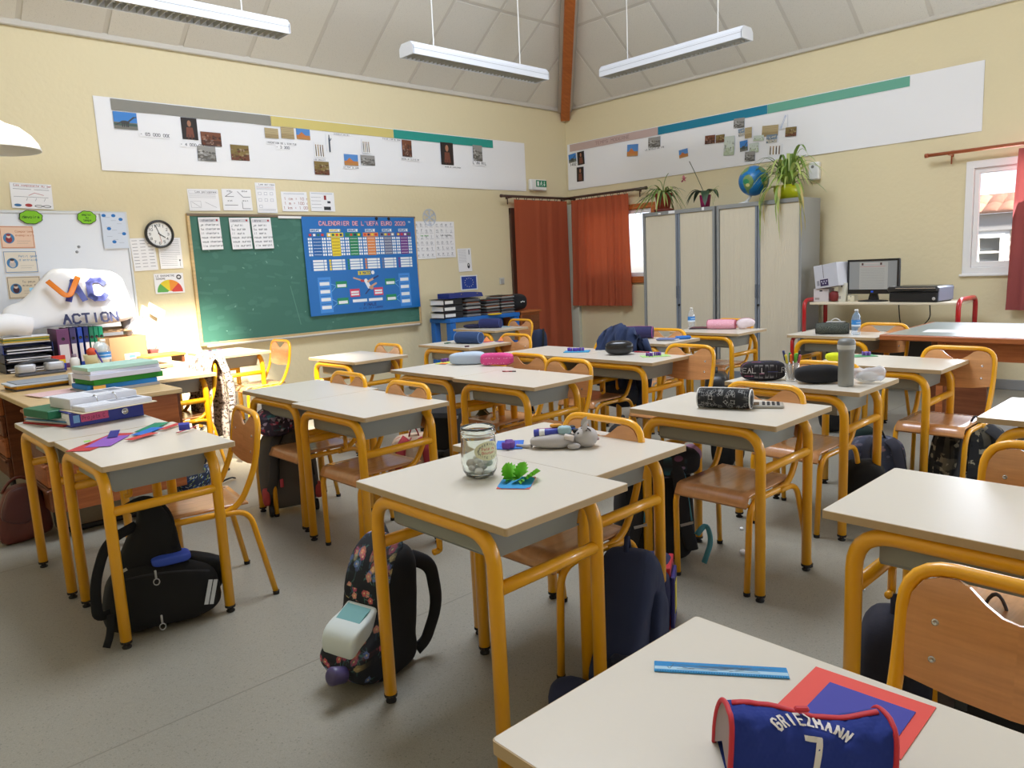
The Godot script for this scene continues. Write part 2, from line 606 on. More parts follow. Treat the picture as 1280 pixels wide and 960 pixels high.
# ------------------------------------------------------------------ camera and light
func make_view() -> void:
	var cam := Camera3D.new()
	cam.name = "camera"
	cam.transform = Transform3D(Basis(Vector3(0.721646, -0.047111, 0.690657), Vector3(0.139733, 0.987059, -0.078673), Vector3(-0.678013, 0.153282, 0.71889)).orthonormalized(), Vector3(-8.3576, 1.3876, 7.4912))
	cam.fov = 54.394
	cam.near = 0.05
	cam.far = 80
	add_child(cam)
	cam.current = true
	var env := Environment.new()
	env.background_mode = Environment.BG_SKY
	env.tonemap_mode = Environment.TONE_MAPPER_LINEAR
	env.tonemap_exposure = 1.0
	env.sdfgi_enabled = true
	env.ssao_enabled = true
	env.ssil_enabled = true
	var sk := ProceduralSkyMaterial.new()
	sk.sky_top_color = c8(150, 185, 235)
	sk.sky_horizon_color = c8(235, 240, 248)
	sk.sky_energy_multiplier = 1.35
	sk.ground_bottom_color = c8(120, 116, 108)
	sk.ground_horizon_color = c8(190, 188, 182)
	sk.ground_energy_multiplier = 1.5
	env.sky = Sky.new()
	env.sky.sky_material = sk
	var we := WorldEnvironment.new()
	we.name = "environment"
	we.environment = env
	add_child(we)
	var sun := DirectionalLight3D.new()
	sun.name = "sun"
	sun.light_color = c8(255, 244, 222)
	sun.light_energy = 8.0
	sun.light_angular_distance = 5.0
	sun.shadow_enabled = true
	sun.look_at_from_position(Vector3(0, 0, 0), Vector3(0.35, -0.75, -0.56))
	add_child(sun)
	# daylight that enters by the windows: [centre, size, direction, energy]
	for d in [
		[Vector3(-4.95, 5.74, 4.2), Vector2(2.5, 2.0), Vector3(-0.05, -1, -0.02), 27.0, "daylight_roof"],
		[Vector3(-0.12, 1.66, 5.92), Vector2(1.4, 1.0), Vector3(-1, 0.2, 0), 6.0, "daylight_street"],
		[Vector3(-0.12, 1.66, 8.4), Vector2(1.4, 1.0), Vector3(-1, 0.2, 0), 6.0, "daylight_street_rear"],
		[Vector3(-4.0, 1.75, 10.08), Vector2(5.0, 1.4), Vector3(0, 0.5, -1), 3.0, "daylight_rear"]]:
		var a := AreaLight3D.new()
		a.name = d[4]
		a.area_size = d[1]
		a.light_energy = d[3]
		a.light_color = c8(232, 241, 255)
		if true:
			a.area_range = 30.0
		a.shadow_enabled = true
		a.look_at_from_position(d[0], d[0] + d[2], Vector3.UP if absf(d[2].y) < 0.9 else Vector3(0, 0, 1))
		add_child(a)

# ------------------------------------------------------------------ the room
const WALL_H := 3.58
const SLOPE := 0.72

func wall_with_holes(called: String, length: float, holes: Array, xf: Transform3D) -> void:   # holes: [a0, a1, y0, y1] along local x
	var st := S()
	var a := 0.0
	for h in holes:
		box_between(st, Vector3(a, 0, -0.3), Vector3(h[0], WALL_H + 0.15, 0), xf)
		box_between(st, Vector3(h[0], 0, -0.3), Vector3(h[1], h[2], 0), xf)
		box_between(st, Vector3(h[0], h[3], -0.3), Vector3(h[1], WALL_H + 0.15, 0), xf)
		a = h[1]
	box_between(st, Vector3(a, 0, -0.3), Vector3(length, WALL_H + 0.15, 0), xf)
	struct(called, st, M.wall)

func box_between(st: SurfaceTool, a: Vector3, b: Vector3, xf := Transform3D(), bev := 0.0) -> void:
	box(st, (a + b) * 0.5, (b - a).abs(), bev, xf)

func make_room() -> void:
	var RX := 9.8
	var RZ := 10.2
	var st := S()
	box_between(st, Vector3(-RX - 0.3, -0.2, -0.3), Vector3(0.3, 0, RZ + 0.3))
	var fl := struct("floor", st, M.floor)
	# the vinyl comes in strips: welded seams, one raised a hair
	st = S()
	for z in [1.1, 3.1, 5.1, 7.1, 9.1]:
		box_between(st, Vector3(-RX, 0, z - 0.0025), Vector3(0, 0.0006, z + 0.0025))
	obj("weld_seam", st, mat(c8(132, 128, 117), 0.5), fl).set_meta("kind", "stuff")
	# walls: local +z is into the room
	wall_with_holes("wall_front", RX, [[RX - 1.14, RX - 0.12, 0.0, 2.13]], Transform3D(Basis(), Vector3(-RX, 0, 0)))
	wall_with_holes("wall_right", RZ, [[0.26, 1.52, 1.14, 2.14], [5.19, 6.65, 1.13, 2.17], [7.7, 9.1, 1.13, 2.17]], T(Vector3(0, 0, 0), 0, -PI / 2))
	wall_with_holes("wall_left", RZ, [], T(Vector3(-RX, 0, RZ), 0, PI / 2))
	wall_with_holes("wall_back", RX, [[1.5, 6.5, 1.0, 2.5]], T(Vector3(0, 0, RZ), 0, PI))
	# skirting
	st = S()
	box_between(st, Vector3(-RX, 0, 0), Vector3(-1.19, 0.09, 0.012), Transform3D(), 0.004)
	struct("baseboard_front", st, M.trim)
	st = S()
	box_between(st, Vector3(-0.012, 0, 0), Vector3(0, 0.1, RZ), Transform3D(), 0.004)
	struct("baseboard_right", st, M.skirt)
	# ceiling: four slopes up to a flat, tiles let into a grid
	var top := 3.1
	var th := WALL_H + SLOPE * top
	st = S()
	for k in 4:
		var xf: Transform3D = [Transform3D(Basis(), Vector3(-RX, 0, 0)), T(Vector3.ZERO, 0, -PI / 2), T(Vector3(-RX, 0, RZ), 0, PI / 2), T(Vector3(0, 0, RZ), 0, PI)][k]
		var L: float = RX if k % 3 == 0 else RZ
		# [d0, d1, a, b]: strips between two depths; -1 = up to the hip. The left slope has a roof window
		for r in ([[0.0, 1.5, -1, -1], [1.5, 2.45, -1, RZ - 5.8], [1.5, 2.45, RZ - 2.95, -1], [2.45, top, -1, -1]] if k == 2 else [[0.0, top, -1, -1]]):
			var q := []
			for up in [0.0, 0.12]:
				for e in [[r[0], 0], [r[0], 1], [r[1], 1], [r[1], 0]]:
					var d: float = e[0]
					var u: float = (d if r[2] < 0 else r[2]) if e[1] == 0 else (L - d if r[3] < 0 else r[3])
					q.append(xf * Vector3(u, WALL_H + SLOPE * d + up, d))
			quad(st, q[3], q[2], q[1], q[0])
			quad(st, q[4], q[5], q[6], q[7])
			if k == 2:
				for i in 4:
					quad(st, q[i], q[(i + 1) % 4], q[4 + (i + 1) % 4], q[4 + i])
	box_between(st, Vector3(-RX + top, th, top), Vector3(-6.25, th + 0.12, RZ - top))
	box_between(st, Vector3(-3.55, th, top), Vector3(-top, th + 0.12, RZ - top))
	box_between(st, Vector3(-6.25, th, top), Vector3(-3.55, th + 0.12, 3.15))
	box_between(st, Vector3(-6.25, th, 5.25), Vector3(-3.55, th + 0.12, RZ - top))
	var ce := struct("ceiling", st, M.slab)
	var sl := sqrt(1.0 + SLOPE * SLOPE)
	var ang := atan(SLOPE)
	for k in 2:
		# slope frame: u along the wall from the corner, v up the slope
		var L: float = RX if k == 0 else RZ
		var u0 := 0.145 if k == 0 else 0.23
		var rows := [0.0, 1.195, 2.39, top * sl]
		for r in 3:
			for i in range(-1, 16):
				var a := maxf(u0 + 0.656 * i, 0.0)
				var b := minf(u0 + 0.656 * (i + 1), L)
				if b - a < 0.03 or (r > 0 and i > 9):
					continue
				var g := 0.022
				var cell := PackedVector2Array([Vector2(a + g, rows[r] + g), Vector2(b - g, rows[r] + g), Vector2(b - g, rows[r + 1] - g), Vector2(a + g, rows[r + 1] - g)])
				var hip := PackedVector2Array([Vector2(0.16, 0), Vector2(L - 0.16, 0), Vector2(L - top - 0.16, top * sl), Vector2(top + 0.16, top * sl)])
				for pg in Geometry2D.intersect_polygons(cell, hip):
					st = S()
					var xf: Transform3D
					if k == 0:   # u runs to -x from the corner; local y up the slope
						xf = Transform3D(Basis(Vector3(-1, 0, 0), Vector3(0, sin(ang), cos(ang)), Vector3(0, cos(ang), -sin(ang))), Vector3(0, WALL_H, 0))
					else:
						xf = Transform3D(Basis(Vector3(0, 0, 1), Vector3(-cos(ang), sin(ang), 0), Vector3(-sin(ang), -cos(ang), 0)), Vector3(0, WALL_H, 0))
					prism(st, pg, -0.006 if k == 0 else 0.001, -0.001 if k == 0 else 0.006, xf)
					obj("tile", st, M.tile if (i + r) % 2 == 0 else M.tile2, ce)
	# opal roof light over the middle, clear roof window over the teacher's corner
	st = S()
	box_between(st, Vector3(-6.25, th + 0.04, 3.15), Vector3(-3.55, th + 0.05, 5.25))
	var opal := mat(c8(236, 238, 240), 0.6)
	opal.backlight_enabled = true
	opal.backlight = c8(200, 204, 210)
	struct("window_4", st, opal)
	st = S()
	box_between(st, Vector3(1.45 * sl, 0.06, 2.9), Vector3(2.5 * sl, 0.065, 5.85), T(Vector3(-RX, WALL_H + 0.02, 0), 0, 0, ang))
	struct("window_5", st, glass(Color(1, 1, 1, 0.03)))
	# hip beam out of the corner
	st = S()
	var hx := Basis(Vector3(0.7071, 0, 0.7071), Vector3(-1, SLOPE, 1).normalized().cross(Vector3(0.7071, 0, 0.7071)), Vector3(-1, SLOPE, 1).normalized())
	if hx.y.y < 0:
		hx.y = -hx.y
	var bx := Transform3D(hx, Vector3(-0.05, WALL_H + 0.0, 0.05))
	box_between(st, Vector3(-0.062, -0.14, -0.08), Vector3(0.062, 0.05, 4.6), bx, 0.006)
	struct("trim_1", st, M.beam)
	st = S()
	for s in [-1.0, 1.0]:
		box_between(st, Vector3(0.062 * s, -0.05, 0.0), Vector3(0.1 * s, 0.02, 4.6), bx)
	struct("trim_2", st, M.trim)
	# cornice at the top of both walls
	st = S()
	box_between(st, Vector3(-RX, WALL_H - 0.035, 0), Vector3(0, WALL_H + 0.03, 0.03), Transform3D(), 0.008)
	struct("trim_3", st, M.trim)
	st = S()
	box_between(st, Vector3(-0.03, WALL_H - 0.02, 0), Vector3(0, WALL_H + 0.03, RZ), Transform3D(), 0.008)
	struct("trim_4", st, M.trim)
	# boxed pipe in the corner
	st = S()
	box_between(st, Vector3(-0.06, 0, 0), Vector3(0, 2.25, 0.2), Transform3D(), 0.004)
	struct("trim_5", st, mat(c8(206, 208, 190), 0.6))
	# door behind the long curtain
	st = S()
	for x in [[-1.2, -1.12], [-0.16, -0.08]]:
		box_between(st, Vector3(x[0], 0, -0.06), Vector3(x[1], 2.19, 0.03), Transform3D(), 0.004)
	box_between(st, Vector3(-1.2, 2.1, -0.06), Vector3(-0.08, 2.19, 0.031), Transform3D(), 0.004)
	var dr := struct("door_1", st, mat(c8(86, 60, 46), 0.6))
	st = S()
	box_between(st, Vector3(-1.12, 0.01, -0.04), Vector3(-0.16, 2.1, 0.0), Transform3D(), 0.003)
	obj("door_panel", st, M.beam, dr)
	st = S()
	tube(st, fil([Vector3(-1.06, 1.03, 0), Vector3(-1.06, 1.03, 0.03), Vector3(-0.98, 1.03, 0.03)], 0.01), 0.008)
	obj("handle", st, M.chrome, dr)
	# windows
	window("window_1", 0.26, 1.52, 1.14, 2.14, M.beam, 1)
	window("window_2", 5.19, 6.65, 1.13, 2.17, M.pvc, 1)
	window("window_3", 7.7, 9.1, 1.13, 2.17, M.pvc, 1)

# a window in the right-hand wall
func window(called: String, z0: float, z1: float, y0: float, y1: float, m: Material, panes: int) -> void:
	var st := S()
	var fr := 0.05
	for r in [[z0 - 0.02, z0 + fr, y0 - 0.02, y1 + 0.02], [z1 - fr, z1 + 0.02, y0 - 0.02, y1 + 0.02]]:
		box_between(st, Vector3(-0.012, r[2], r[0]), Vector3(0.07, r[3], r[1]), Transform3D(), 0.004)
	box_between(st, Vector3(-0.0125, y1 - fr, z0), Vector3(0.07, y1 + 0.021, z1), Transform3D(), 0.004)
	box_between(st, Vector3(-0.0125, y0 - 0.021, z0), Vector3(0.07, y0 + fr, z1), Transform3D(), 0.004)
	var w := struct(called, st, m)
	st = S()
	var zm := (z0 + z1) * 0.5
	for half in [[z0 + fr, zm + 0.02], [zm - 0.02, z1 - fr]]:
		for r in [[half[0], half[0] + 0.045, y0 + fr, y1 - fr], [half[1] - 0.045, half[1], y0 + fr, y1 - fr]]:
			box_between(st, Vector3(0.01, r[2], r[0]), Vector3(0.055, r[3], r[1]), Transform3D(), 0.005)
		for r in [[half[0], half[1], y0 + fr, y0 + fr + 0.055], [half[0], half[1], y1 - fr - 0.05, y1 - fr]]:
			box_between(st, Vector3(0.0105, r[2], r[0]), Vector3(0.0545, r[3], r[1]), Transform3D(), 0.005)
	obj("window_sash", st, M.pvc, w)
	st = S()
	box_between(st, Vector3(0.03, y0 + fr, z0 + fr), Vector3(0.034, y1 - fr, z1 - fr))
	obj("pane", st, glass(Color(1, 1, 1, 0.04)), w)
	st = S()
	box_between(st, Vector3(-0.03, y0 - 0.035, z0 - 0.04), Vector3(0.0, y0 - 0.012, z1 + 0.04), Transform3D(), 0.004)
	obj("window_sill", st, m, w)

# ------------------------------------------------------------------ desks and chairs
const TOP := 0.74

func rounded(w: float, h: float, r: float, n := 4) -> PackedVector2Array:
	var o := PackedVector2Array()
	for k in 4:
		var c := Vector2([1, -1, -1, 1][k] * (w / 2 - r), [1, 1, -1, -1][k] * (h / 2 - r))
		for i in n + 1:
			o.append(c + Vector2.from_angle(PI / 2 * (k + float(i) / n)) * r)
	return o

# origin under the middle of the top; the pupil sits at +x
func make_desk(called: String) -> Node3D:
	var t := Node3D.new()
	put(t, called)
	var flat := Transform3D(Basis(Vector3(1, 0, 0), Vector3(0, 0, -1), Vector3(0, 1, 0)), Vector3.ZERO)
	var st := S()
	prism(st, rounded(0.498, 0.698, 0.007), TOP - 0.022, TOP, flat)
	obj("tabletop", st, M.top, t)
	st = S()
	var o := rounded(0.502, 0.702, 0.008)
	var i := rounded(0.496, 0.696, 0.007)
	for k in o.size():
		var a := o[k]
		var b := o[(k + 1) % o.size()]
		var c := i[k]
		var d := i[(k + 1) % o.size()]
		quad(st, Vector3(a.x, TOP - 0.0215, -a.y), Vector3(b.x, TOP - 0.0215, -b.y), Vector3(b.x, TOP - 0.001, -b.y), Vector3(a.x, TOP - 0.001, -a.y))
		quad(st, Vector3(a.x, TOP - 0.001, -a.y), Vector3(b.x, TOP - 0.001, -b.y), Vector3(d.x, TOP - 0.0002, -d.y), Vector3(c.x, TOP - 0.0002, -c.y))
		quad(st, Vector3(c.x, TOP - 0.0222, -c.y), Vector3(d.x, TOP - 0.0222, -d.y), Vector3(b.x, TOP - 0.0215, -b.y), Vector3(a.x, TOP - 0.0215, -a.y))
	obj("edge_band", st, M.edge, t)
	for x in [-0.228, 0.185]:
		st = S(true)
		tube(st, fil([Vector3(x, 0.022, -0.275), Vector3(x, 0.696, -0.275), Vector3(x, 0.696, 0.275), Vector3(x, 0.022, 0.275)], 0.10, 7), 0.021, 12)
		obj("leg_frame", st, M.yellow, t)
		for z in [-0.275, 0.275]:
			st = S(true)
			lathe(st, [Vector2(0, 0), Vector2(0.017, 0), Vector2(0.018, 0.006), Vector2(0.010, 0.012), Vector2(0.010, 0.018), Vector2(0.0215, 0.02), Vector2(0.022, 0.03), Vector2(0, 0.03)], 12, T(Vector3(x, 0, z)))
			obj("foot", st, M.rubber, t)
	for z in [-0.275, 0.275]:
		st = S(true)
		tube(st, P3([Vector3(-0.215, 0.545, z), Vector3(0.0, 0.545, z), Vector3(0.172, 0.545, z)]), 0.019, 12)
		obj("crossbar", st, M.yellow, t)
	st = S(true)
	tube(st, fil([Vector3(0.0, 0.54, -0.262), Vector3(0.0, 0.455, -0.262), Vector3(-0.026, 0.455, -0.262)], 0.006, 2), 0.011, 8)
	obj("hook", st, M.yellow, t)
	# steel book tray, open to the pupil
	st = S()
	var y0 := 0.607
	var y1 := TOP - 0.023
	box_between(st, Vector3(-0.185, y0, -0.225), Vector3(0.165, y0 + 0.004, 0.225))
	box_between(st, Vector3(-0.196, y0 + 0.012, -0.225), Vector3(-0.19, y1, 0.225))
	quad(st, Vector3(-0.196, y0 + 0.012, -0.225), Vector3(-0.185, y0, -0.225), Vector3(-0.185, y0, 0.225), Vector3(-0.196, y0 + 0.012, 0.225))
	for z in [-0.2265, 0.2225]:
		prism(st, PackedVector2Array([Vector2(-0.185, y0), Vector2(0.150, y0), Vector2(0.185, y1), Vector2(-0.196, y1), Vector2(-0.196, y0 + 0.012)]), z, z + 0.004)
	obj("tray", st, M.tray, t)
	return t

# origin under the seat; the sitter looks to -x
func make_chair(called: String) -> Node3D:
	var t := Node3D.new()
	put(t, called)
	var st := S(true)
	surf(st, 14, 8, func(u: float, v: float) -> Vector3: return seat_at(u, v, 0.0))
	surf(st, 14, 8, func(u: float, v: float) -> Vector3: return seat_at(u, 1.0 - v, -0.009))
	for z in [0.0, 1.0]:
		surf(st, 14, 1, func(u: float, v: float) -> Vector3: return seat_at(u if z < 0.5 else 1.0 - u, z, -0.009 * (1.0 - v)))
	for x in [0.0, 1.0]:
		surf(st, 8, 1, func(u: float, v: float) -> Vector3: return seat_at(x, 1.0 - u if x < 0.5 else u, -0.009 * (1.0 - v)))
	obj("seat", st, M.ply, t)
	# back plate with its hand notch
	var pts := PackedVector2Array([Vector2(-0.178, 0.0), Vector2(-0.09, -0.012), Vector2(0, -0.016), Vector2(0.09, -0.012), Vector2(0.178, 0.0), Vector2(0.182, 0.06), Vector2(0.180, 0.12), Vector2(0.174, 0.160), Vector2(0.155, 0.188), Vector2(0.128, 0.200), Vector2(0.100, 0.202), Vector2(0.080, 0.194), Vector2(0.052, 0.170), Vector2(0.026, 0.154), Vector2(0, 0.149), Vector2(-0.026, 0.154), Vector2(-0.052, 0.170), Vector2(-0.080, 0.194), Vector2(-0.100, 0.202), Vector2(-0.128, 0.200), Vector2(-0.155, 0.188), Vector2(-0.174, 0.160), Vector2(-0.180, 0.12), Vector2(-0.182, 0.06)])
	var lean := atan(0.15)
	var xf := Transform3D(Basis(Vector3(0, 0, 1), Vector3(sin(lean), cos(lean), 0), Vector3(-cos(lean), sin(lean), 0)), Vector3(0.228, 0.592, 0))
	st = S()
	prism(st, pts, -0.003, 0.007, xf)
	obj("backrest", st, M.ply, t)
	for p in [Vector2(-0.13, 0.045), Vector2(0.13, 0.045), Vector2(-0.13, 0.115), Vector2(0.13, 0.115)]:
		st = S(true)
		lathe(st, [Vector2(0.007, 0), Vector2(0.0065, 0.0015), Vector2(0.003, 0.002), Vector2(0.0025, 0.0008), Vector2(0, 0.0008)], 10, xf * Transform3D(Basis(Vector3(1, 0, 0), PI / 2), Vector3(p.x, p.y, 0.0065)))
		obj("screw", st, M.chrome, t)
	# one bent tube: front leg, side rail, upright, over the top and down again
	var half := []
	for s in [-1.0, 1.0]:
		half.append([Vector3(-0.198, 0.012, 0.168 * s), Vector3(-0.192, 0.402, 0.178 * s), Vector3(0.135, 0.402, 0.184 * s), Vector3(0.228, 0.585, 0.189 * s), Vector3(0.262, 0.805, 0.189 * s)])
	var path: Array = half[0].duplicate()
	var h2: Array = half[1].duplicate()
	h2.reverse()
	path.append_array(h2)
	var p := fil(path, 0.085, 6)
	st = S(true)
	tube(st, p, 0.0135, 10)
	obj("frame", st, M.yellow, t)
	for s in [-1.0, 1.0]:
		st = S(true)
		tube(st, fil([Vector3(0.04, 0.399, 0.19 * s), Vector3(0.178, 0.399, 0.195 * s), Vector3(0.25, 0.012, 0.226 * s)], 0.085, 6), 0.0125, 10)
		obj("rear_leg", st, M.yellow, t)
		for q in [Vector3(0.251, 0, 0.2265 * s), Vector3(-0.198, 0, 0.168 * s)]:
			st = S(true)
			lathe(st, [Vector2(0, 0), Vector2(0.014, 0), Vector2(0.0155, 0.016), Vector2(0, 0.018)], 10, T(q))
			obj("foot", st, M.rubber, t)
	for p2 in [Vector3(-0.192, 0.385, 0.17), Vector3(0.12, 0.4, 0.18)]:
		st = S(true)
		tube(st, P3([p2 * Vector3(1, 1, -1), p2]), 0.009, 8)
		obj("stretcher", st, M.yellow, t)
	return t

func seat_at(u: float, v: float, dy: float) -> Vector3:
	var x := lerpf(-0.222, 0.185, u)
	var z := lerpf(0.172, -0.172, v)
	var y := 0.428 - 0.006 * sin(PI * clampf((x + 0.15) / 0.33, 0, 1)) * (1.0 - pow(z / 0.18, 2))
	if x < -0.165:
		var d := (-0.165 - x) / 0.057
		y -= 0.052 * (1.0 - sqrt(maxf(0.0, 1.0 - d * d * 0.98)))
		x += 0.012 * d * d
	return Vector3(x, y + dy, z)

func place(proto: Node3D, called: String, used: Array, x: float, z: float, turn: float, label: String, category: String, group: String) -> Node3D:
	var o: Node3D = proto
	if used.is_empty():
		used.append(1)
	else:
		o = proto.duplicate()
		o.name = numbered(called)
		add_child(o, true)
	o.position = Vector3(x, 0, z)
	o.rotation.y = turn
	tag(o, label, category, group)
	return o

func make_desks() -> void:
	var d := make_desk("school_desk")
	var used := []
	var g := "yellow-legged school desks"
	# [x0, z0, turn, label]
	for r in [
		[-7.740, 6.760, -0.02, "beige school desk nearest of all, under the blue jersey pencil case and ruler"],
		[-7.145, 5.457, 0.0, "beige school desk with the glass jar and blue card with green paper leaf"],
		[-6.645, 5.331, 0.0, "beige school desk with the grey plush cat pencil case on it"],
		[-5.710, 5.445, 0.0, "beige school desk with the black doodle pencil case and calculator"],
		[-6.547, 3.875, 0.0, "empty beige desk joined to another, nearer one of the bare pair"],
		[-6.500, 3.172, 0.0, "empty beige desk joined to another, farther one of the bare pair, trolley bag beneath"],
		[-7.632, 3.822, 0.0, "beige school desk strewn with purple and red coloured paper"],
		[-7.650, 3.115, 0.0, "beige school desk buried under ring binders, beside the coloured-paper desk"],
		[-6.720, 1.420, 0.0, "sunlit school desk beside the teacher's desk, leopard coat behind it"],
		[-5.740, 0.270, 0.0, "sunlit school desk right below the left end of the chalkboard"],
		[-5.370, 1.900, 0.0, "sunlit bare school desk standing alone below the football poster"],
		[-5.490, 3.250, 0.0, "school desk with the pale blue and the pink pencil cases"],
		[-5.520, 3.953, 0.0, "school desk with a lone red pencil lying on it"],
		[-4.330, 2.010, 0.0, "school desk with the dark blue round pencil case and orange cups"],
		[-3.060, 0.950, 0.0, "school desk with navy pencil cases in front of the blue bench of binders"],
		[-4.420, 3.235, 0.0, "school desk with purple pegs on a blue card, under the denim jacket chair"],
		[-4.420, 3.940, 0.0, "school desk with the shiny black pencil case and green card"],
		[-3.470, 3.380, 0.0, "school desk with the purple-rimmed navy case near the orange curtains"],
		[-2.570, 3.500, 0.0, "school desk with the pink pencil case in front of the tall cabinets"],
		[-4.850, 5.415, 0.0, "school desk with the grey thermos and the tumbler of pens"],
		[-3.990, 5.500, 0.0, "school desk behind the thermos desk, yellow case on it"],
		[-2.530, 4.615, 0.0, "school desk with the mottled dark case before the computer table"],
		[-5.146, 6.672, 0.0, "school desk cut by the edge of the view, beside the camouflage backpack"],
		[-6.535, 6.690, 0.0, "bare beige school desk behind the chair with the big backrest, near the ruler desk"]]:
		var c := Vector3(0.25, 0, 0.35).rotated(Vector3.UP, r[2])
		place(d, "school_desk", used, r[0] + c.x, r[1] + c.z, r[2], r[3], "desk", g)
	var ch := make_chair("school_chair")
	used = []
	g = "yellow tube chairs with plywood seats"
	for r in [
		[-5.48, 5.838, 0.0, "plywood chair tucked under the desk with the black doodle pencil case"],
		[-6.455, 5.69, 0.0, "plywood chair at the desk with the grey plush cat"],
		[-7.165, 7.20, -0.02, "plywood chair closest to the viewer, backrest above the red and blue paper"],
		[-7.197, 4.173, -0.15, "plywood chair at the desk of coloured paper, beside the black bag"],
		[-6.27, 3.575, 0.0, "plywood chair under the farther desk of the bare pair"],
		[-6.315, 4.245, 0.0, "plywood chair under the nearer desk of the bare pair"],
		[-5.30, 0.77, 0.0, "sunlit plywood chair below the chalkboard"],
		[-5.09, 2.275, 0.0, "plywood chair behind the sunlit desk standing alone"],
		[-5.11, 3.93, 0.0, "plywood chair behind the pink pencil case"],
		[-5.19, 4.38, 0.0, "plywood chair at the desk with the lone red pencil"],
		[-4.07, 2.75, 0.0, "plywood chair at the desk with the orange cups"],
		[-2.73, 1.44, 0.0, "plywood chair against the long orange curtain"],
		[-4.19, 3.95, 0.0, "plywood chair with a denim jacket over its back"],
		[-4.24, 4.64, 0.0, "plywood chair beside the desk with the green card, facing the black doodle case"],
		[-3.27, 3.78, 0.0, "plywood chair at the desk with the purple-rimmed case"],
		[-2.20, 3.80, 0.0, "plywood chair in front of the cabinets, behind the pink case"],
		[-4.67, 5.765, 0.0, "plywood chair behind the thermos and yellow case"],
		[-3.75, 6.14, 0.0, "plywood chair above the camouflage backpack"],
		[-2.35, 5.21, 0.0, "plywood chair between the computer table and the brown table"],
		[-6.45, 1.85, 0.0, "plywood chair with the leopard coat hanging from it"],
		[-6.08, 7.06, 0.0, "plywood chair glimpsed through the notch of the closest chair's back"]]:
		place(ch, "school_chair", used, r[0], r[1], r[2], r[3], "chair", g)

# ------------------------------------------------------------------ things on the walls
func on_front(p: Vector3) -> Transform3D:
	return Transform3D(Basis(), p)

func on_right(y: float, z: float, off: float) -> Transform3D:
	return T(Vector3(-off, y, z), 0, -PI / 2)

# a sheet of paper or card in local x,y facing +z, curling a little at its lower edge
func sheet(called: String, w: float, h: float, m: Material, parent: Node, xf: Transform3D, curl := 0.0, uv := Rect2(0, 0, 1, 1), thick := 0.0012) -> MeshInstance3D:
	var st := S()
	var n := 4 if curl != 0.0 else 1
	for j in n:
		var a := float(j) / n
		var b := float(j + 1) / n
		var za := curl * pow(1 - a, 2)
		var zb := curl * pow(1 - b, 2)
		var A := Vector3(-w / 2, -h / 2 + h * a, za)
		var B := Vector3(w / 2, -h / 2 + h * a, za * 0.6)
		var C := Vector3(w / 2, -h / 2 + h * b, zb * 0.6)
		var D := Vector3(-w / 2, -h / 2 + h * b, zb)
		var t := Vector3(0, 0, thick)
		quad(st, A + t, B + t, C + t, D + t, Rect2(uv.position.x, uv.position.y + uv.size.y * (1 - b), uv.size.x, uv.size.y * (b - a)))
		quad(st, D, C, B, A, Rect2(0.001, 0.001, 0.001, 0.001))
		quad(st, B, C, C + t, B + t, Rect2(0.001, 0.001, 0.001, 0.001))
		quad(st, D, A, A + t, D + t, Rect2(0.001, 0.001, 0.001, 0.001))
	var o := obj(called, st, m, parent)
	o.transform = xf
	return o

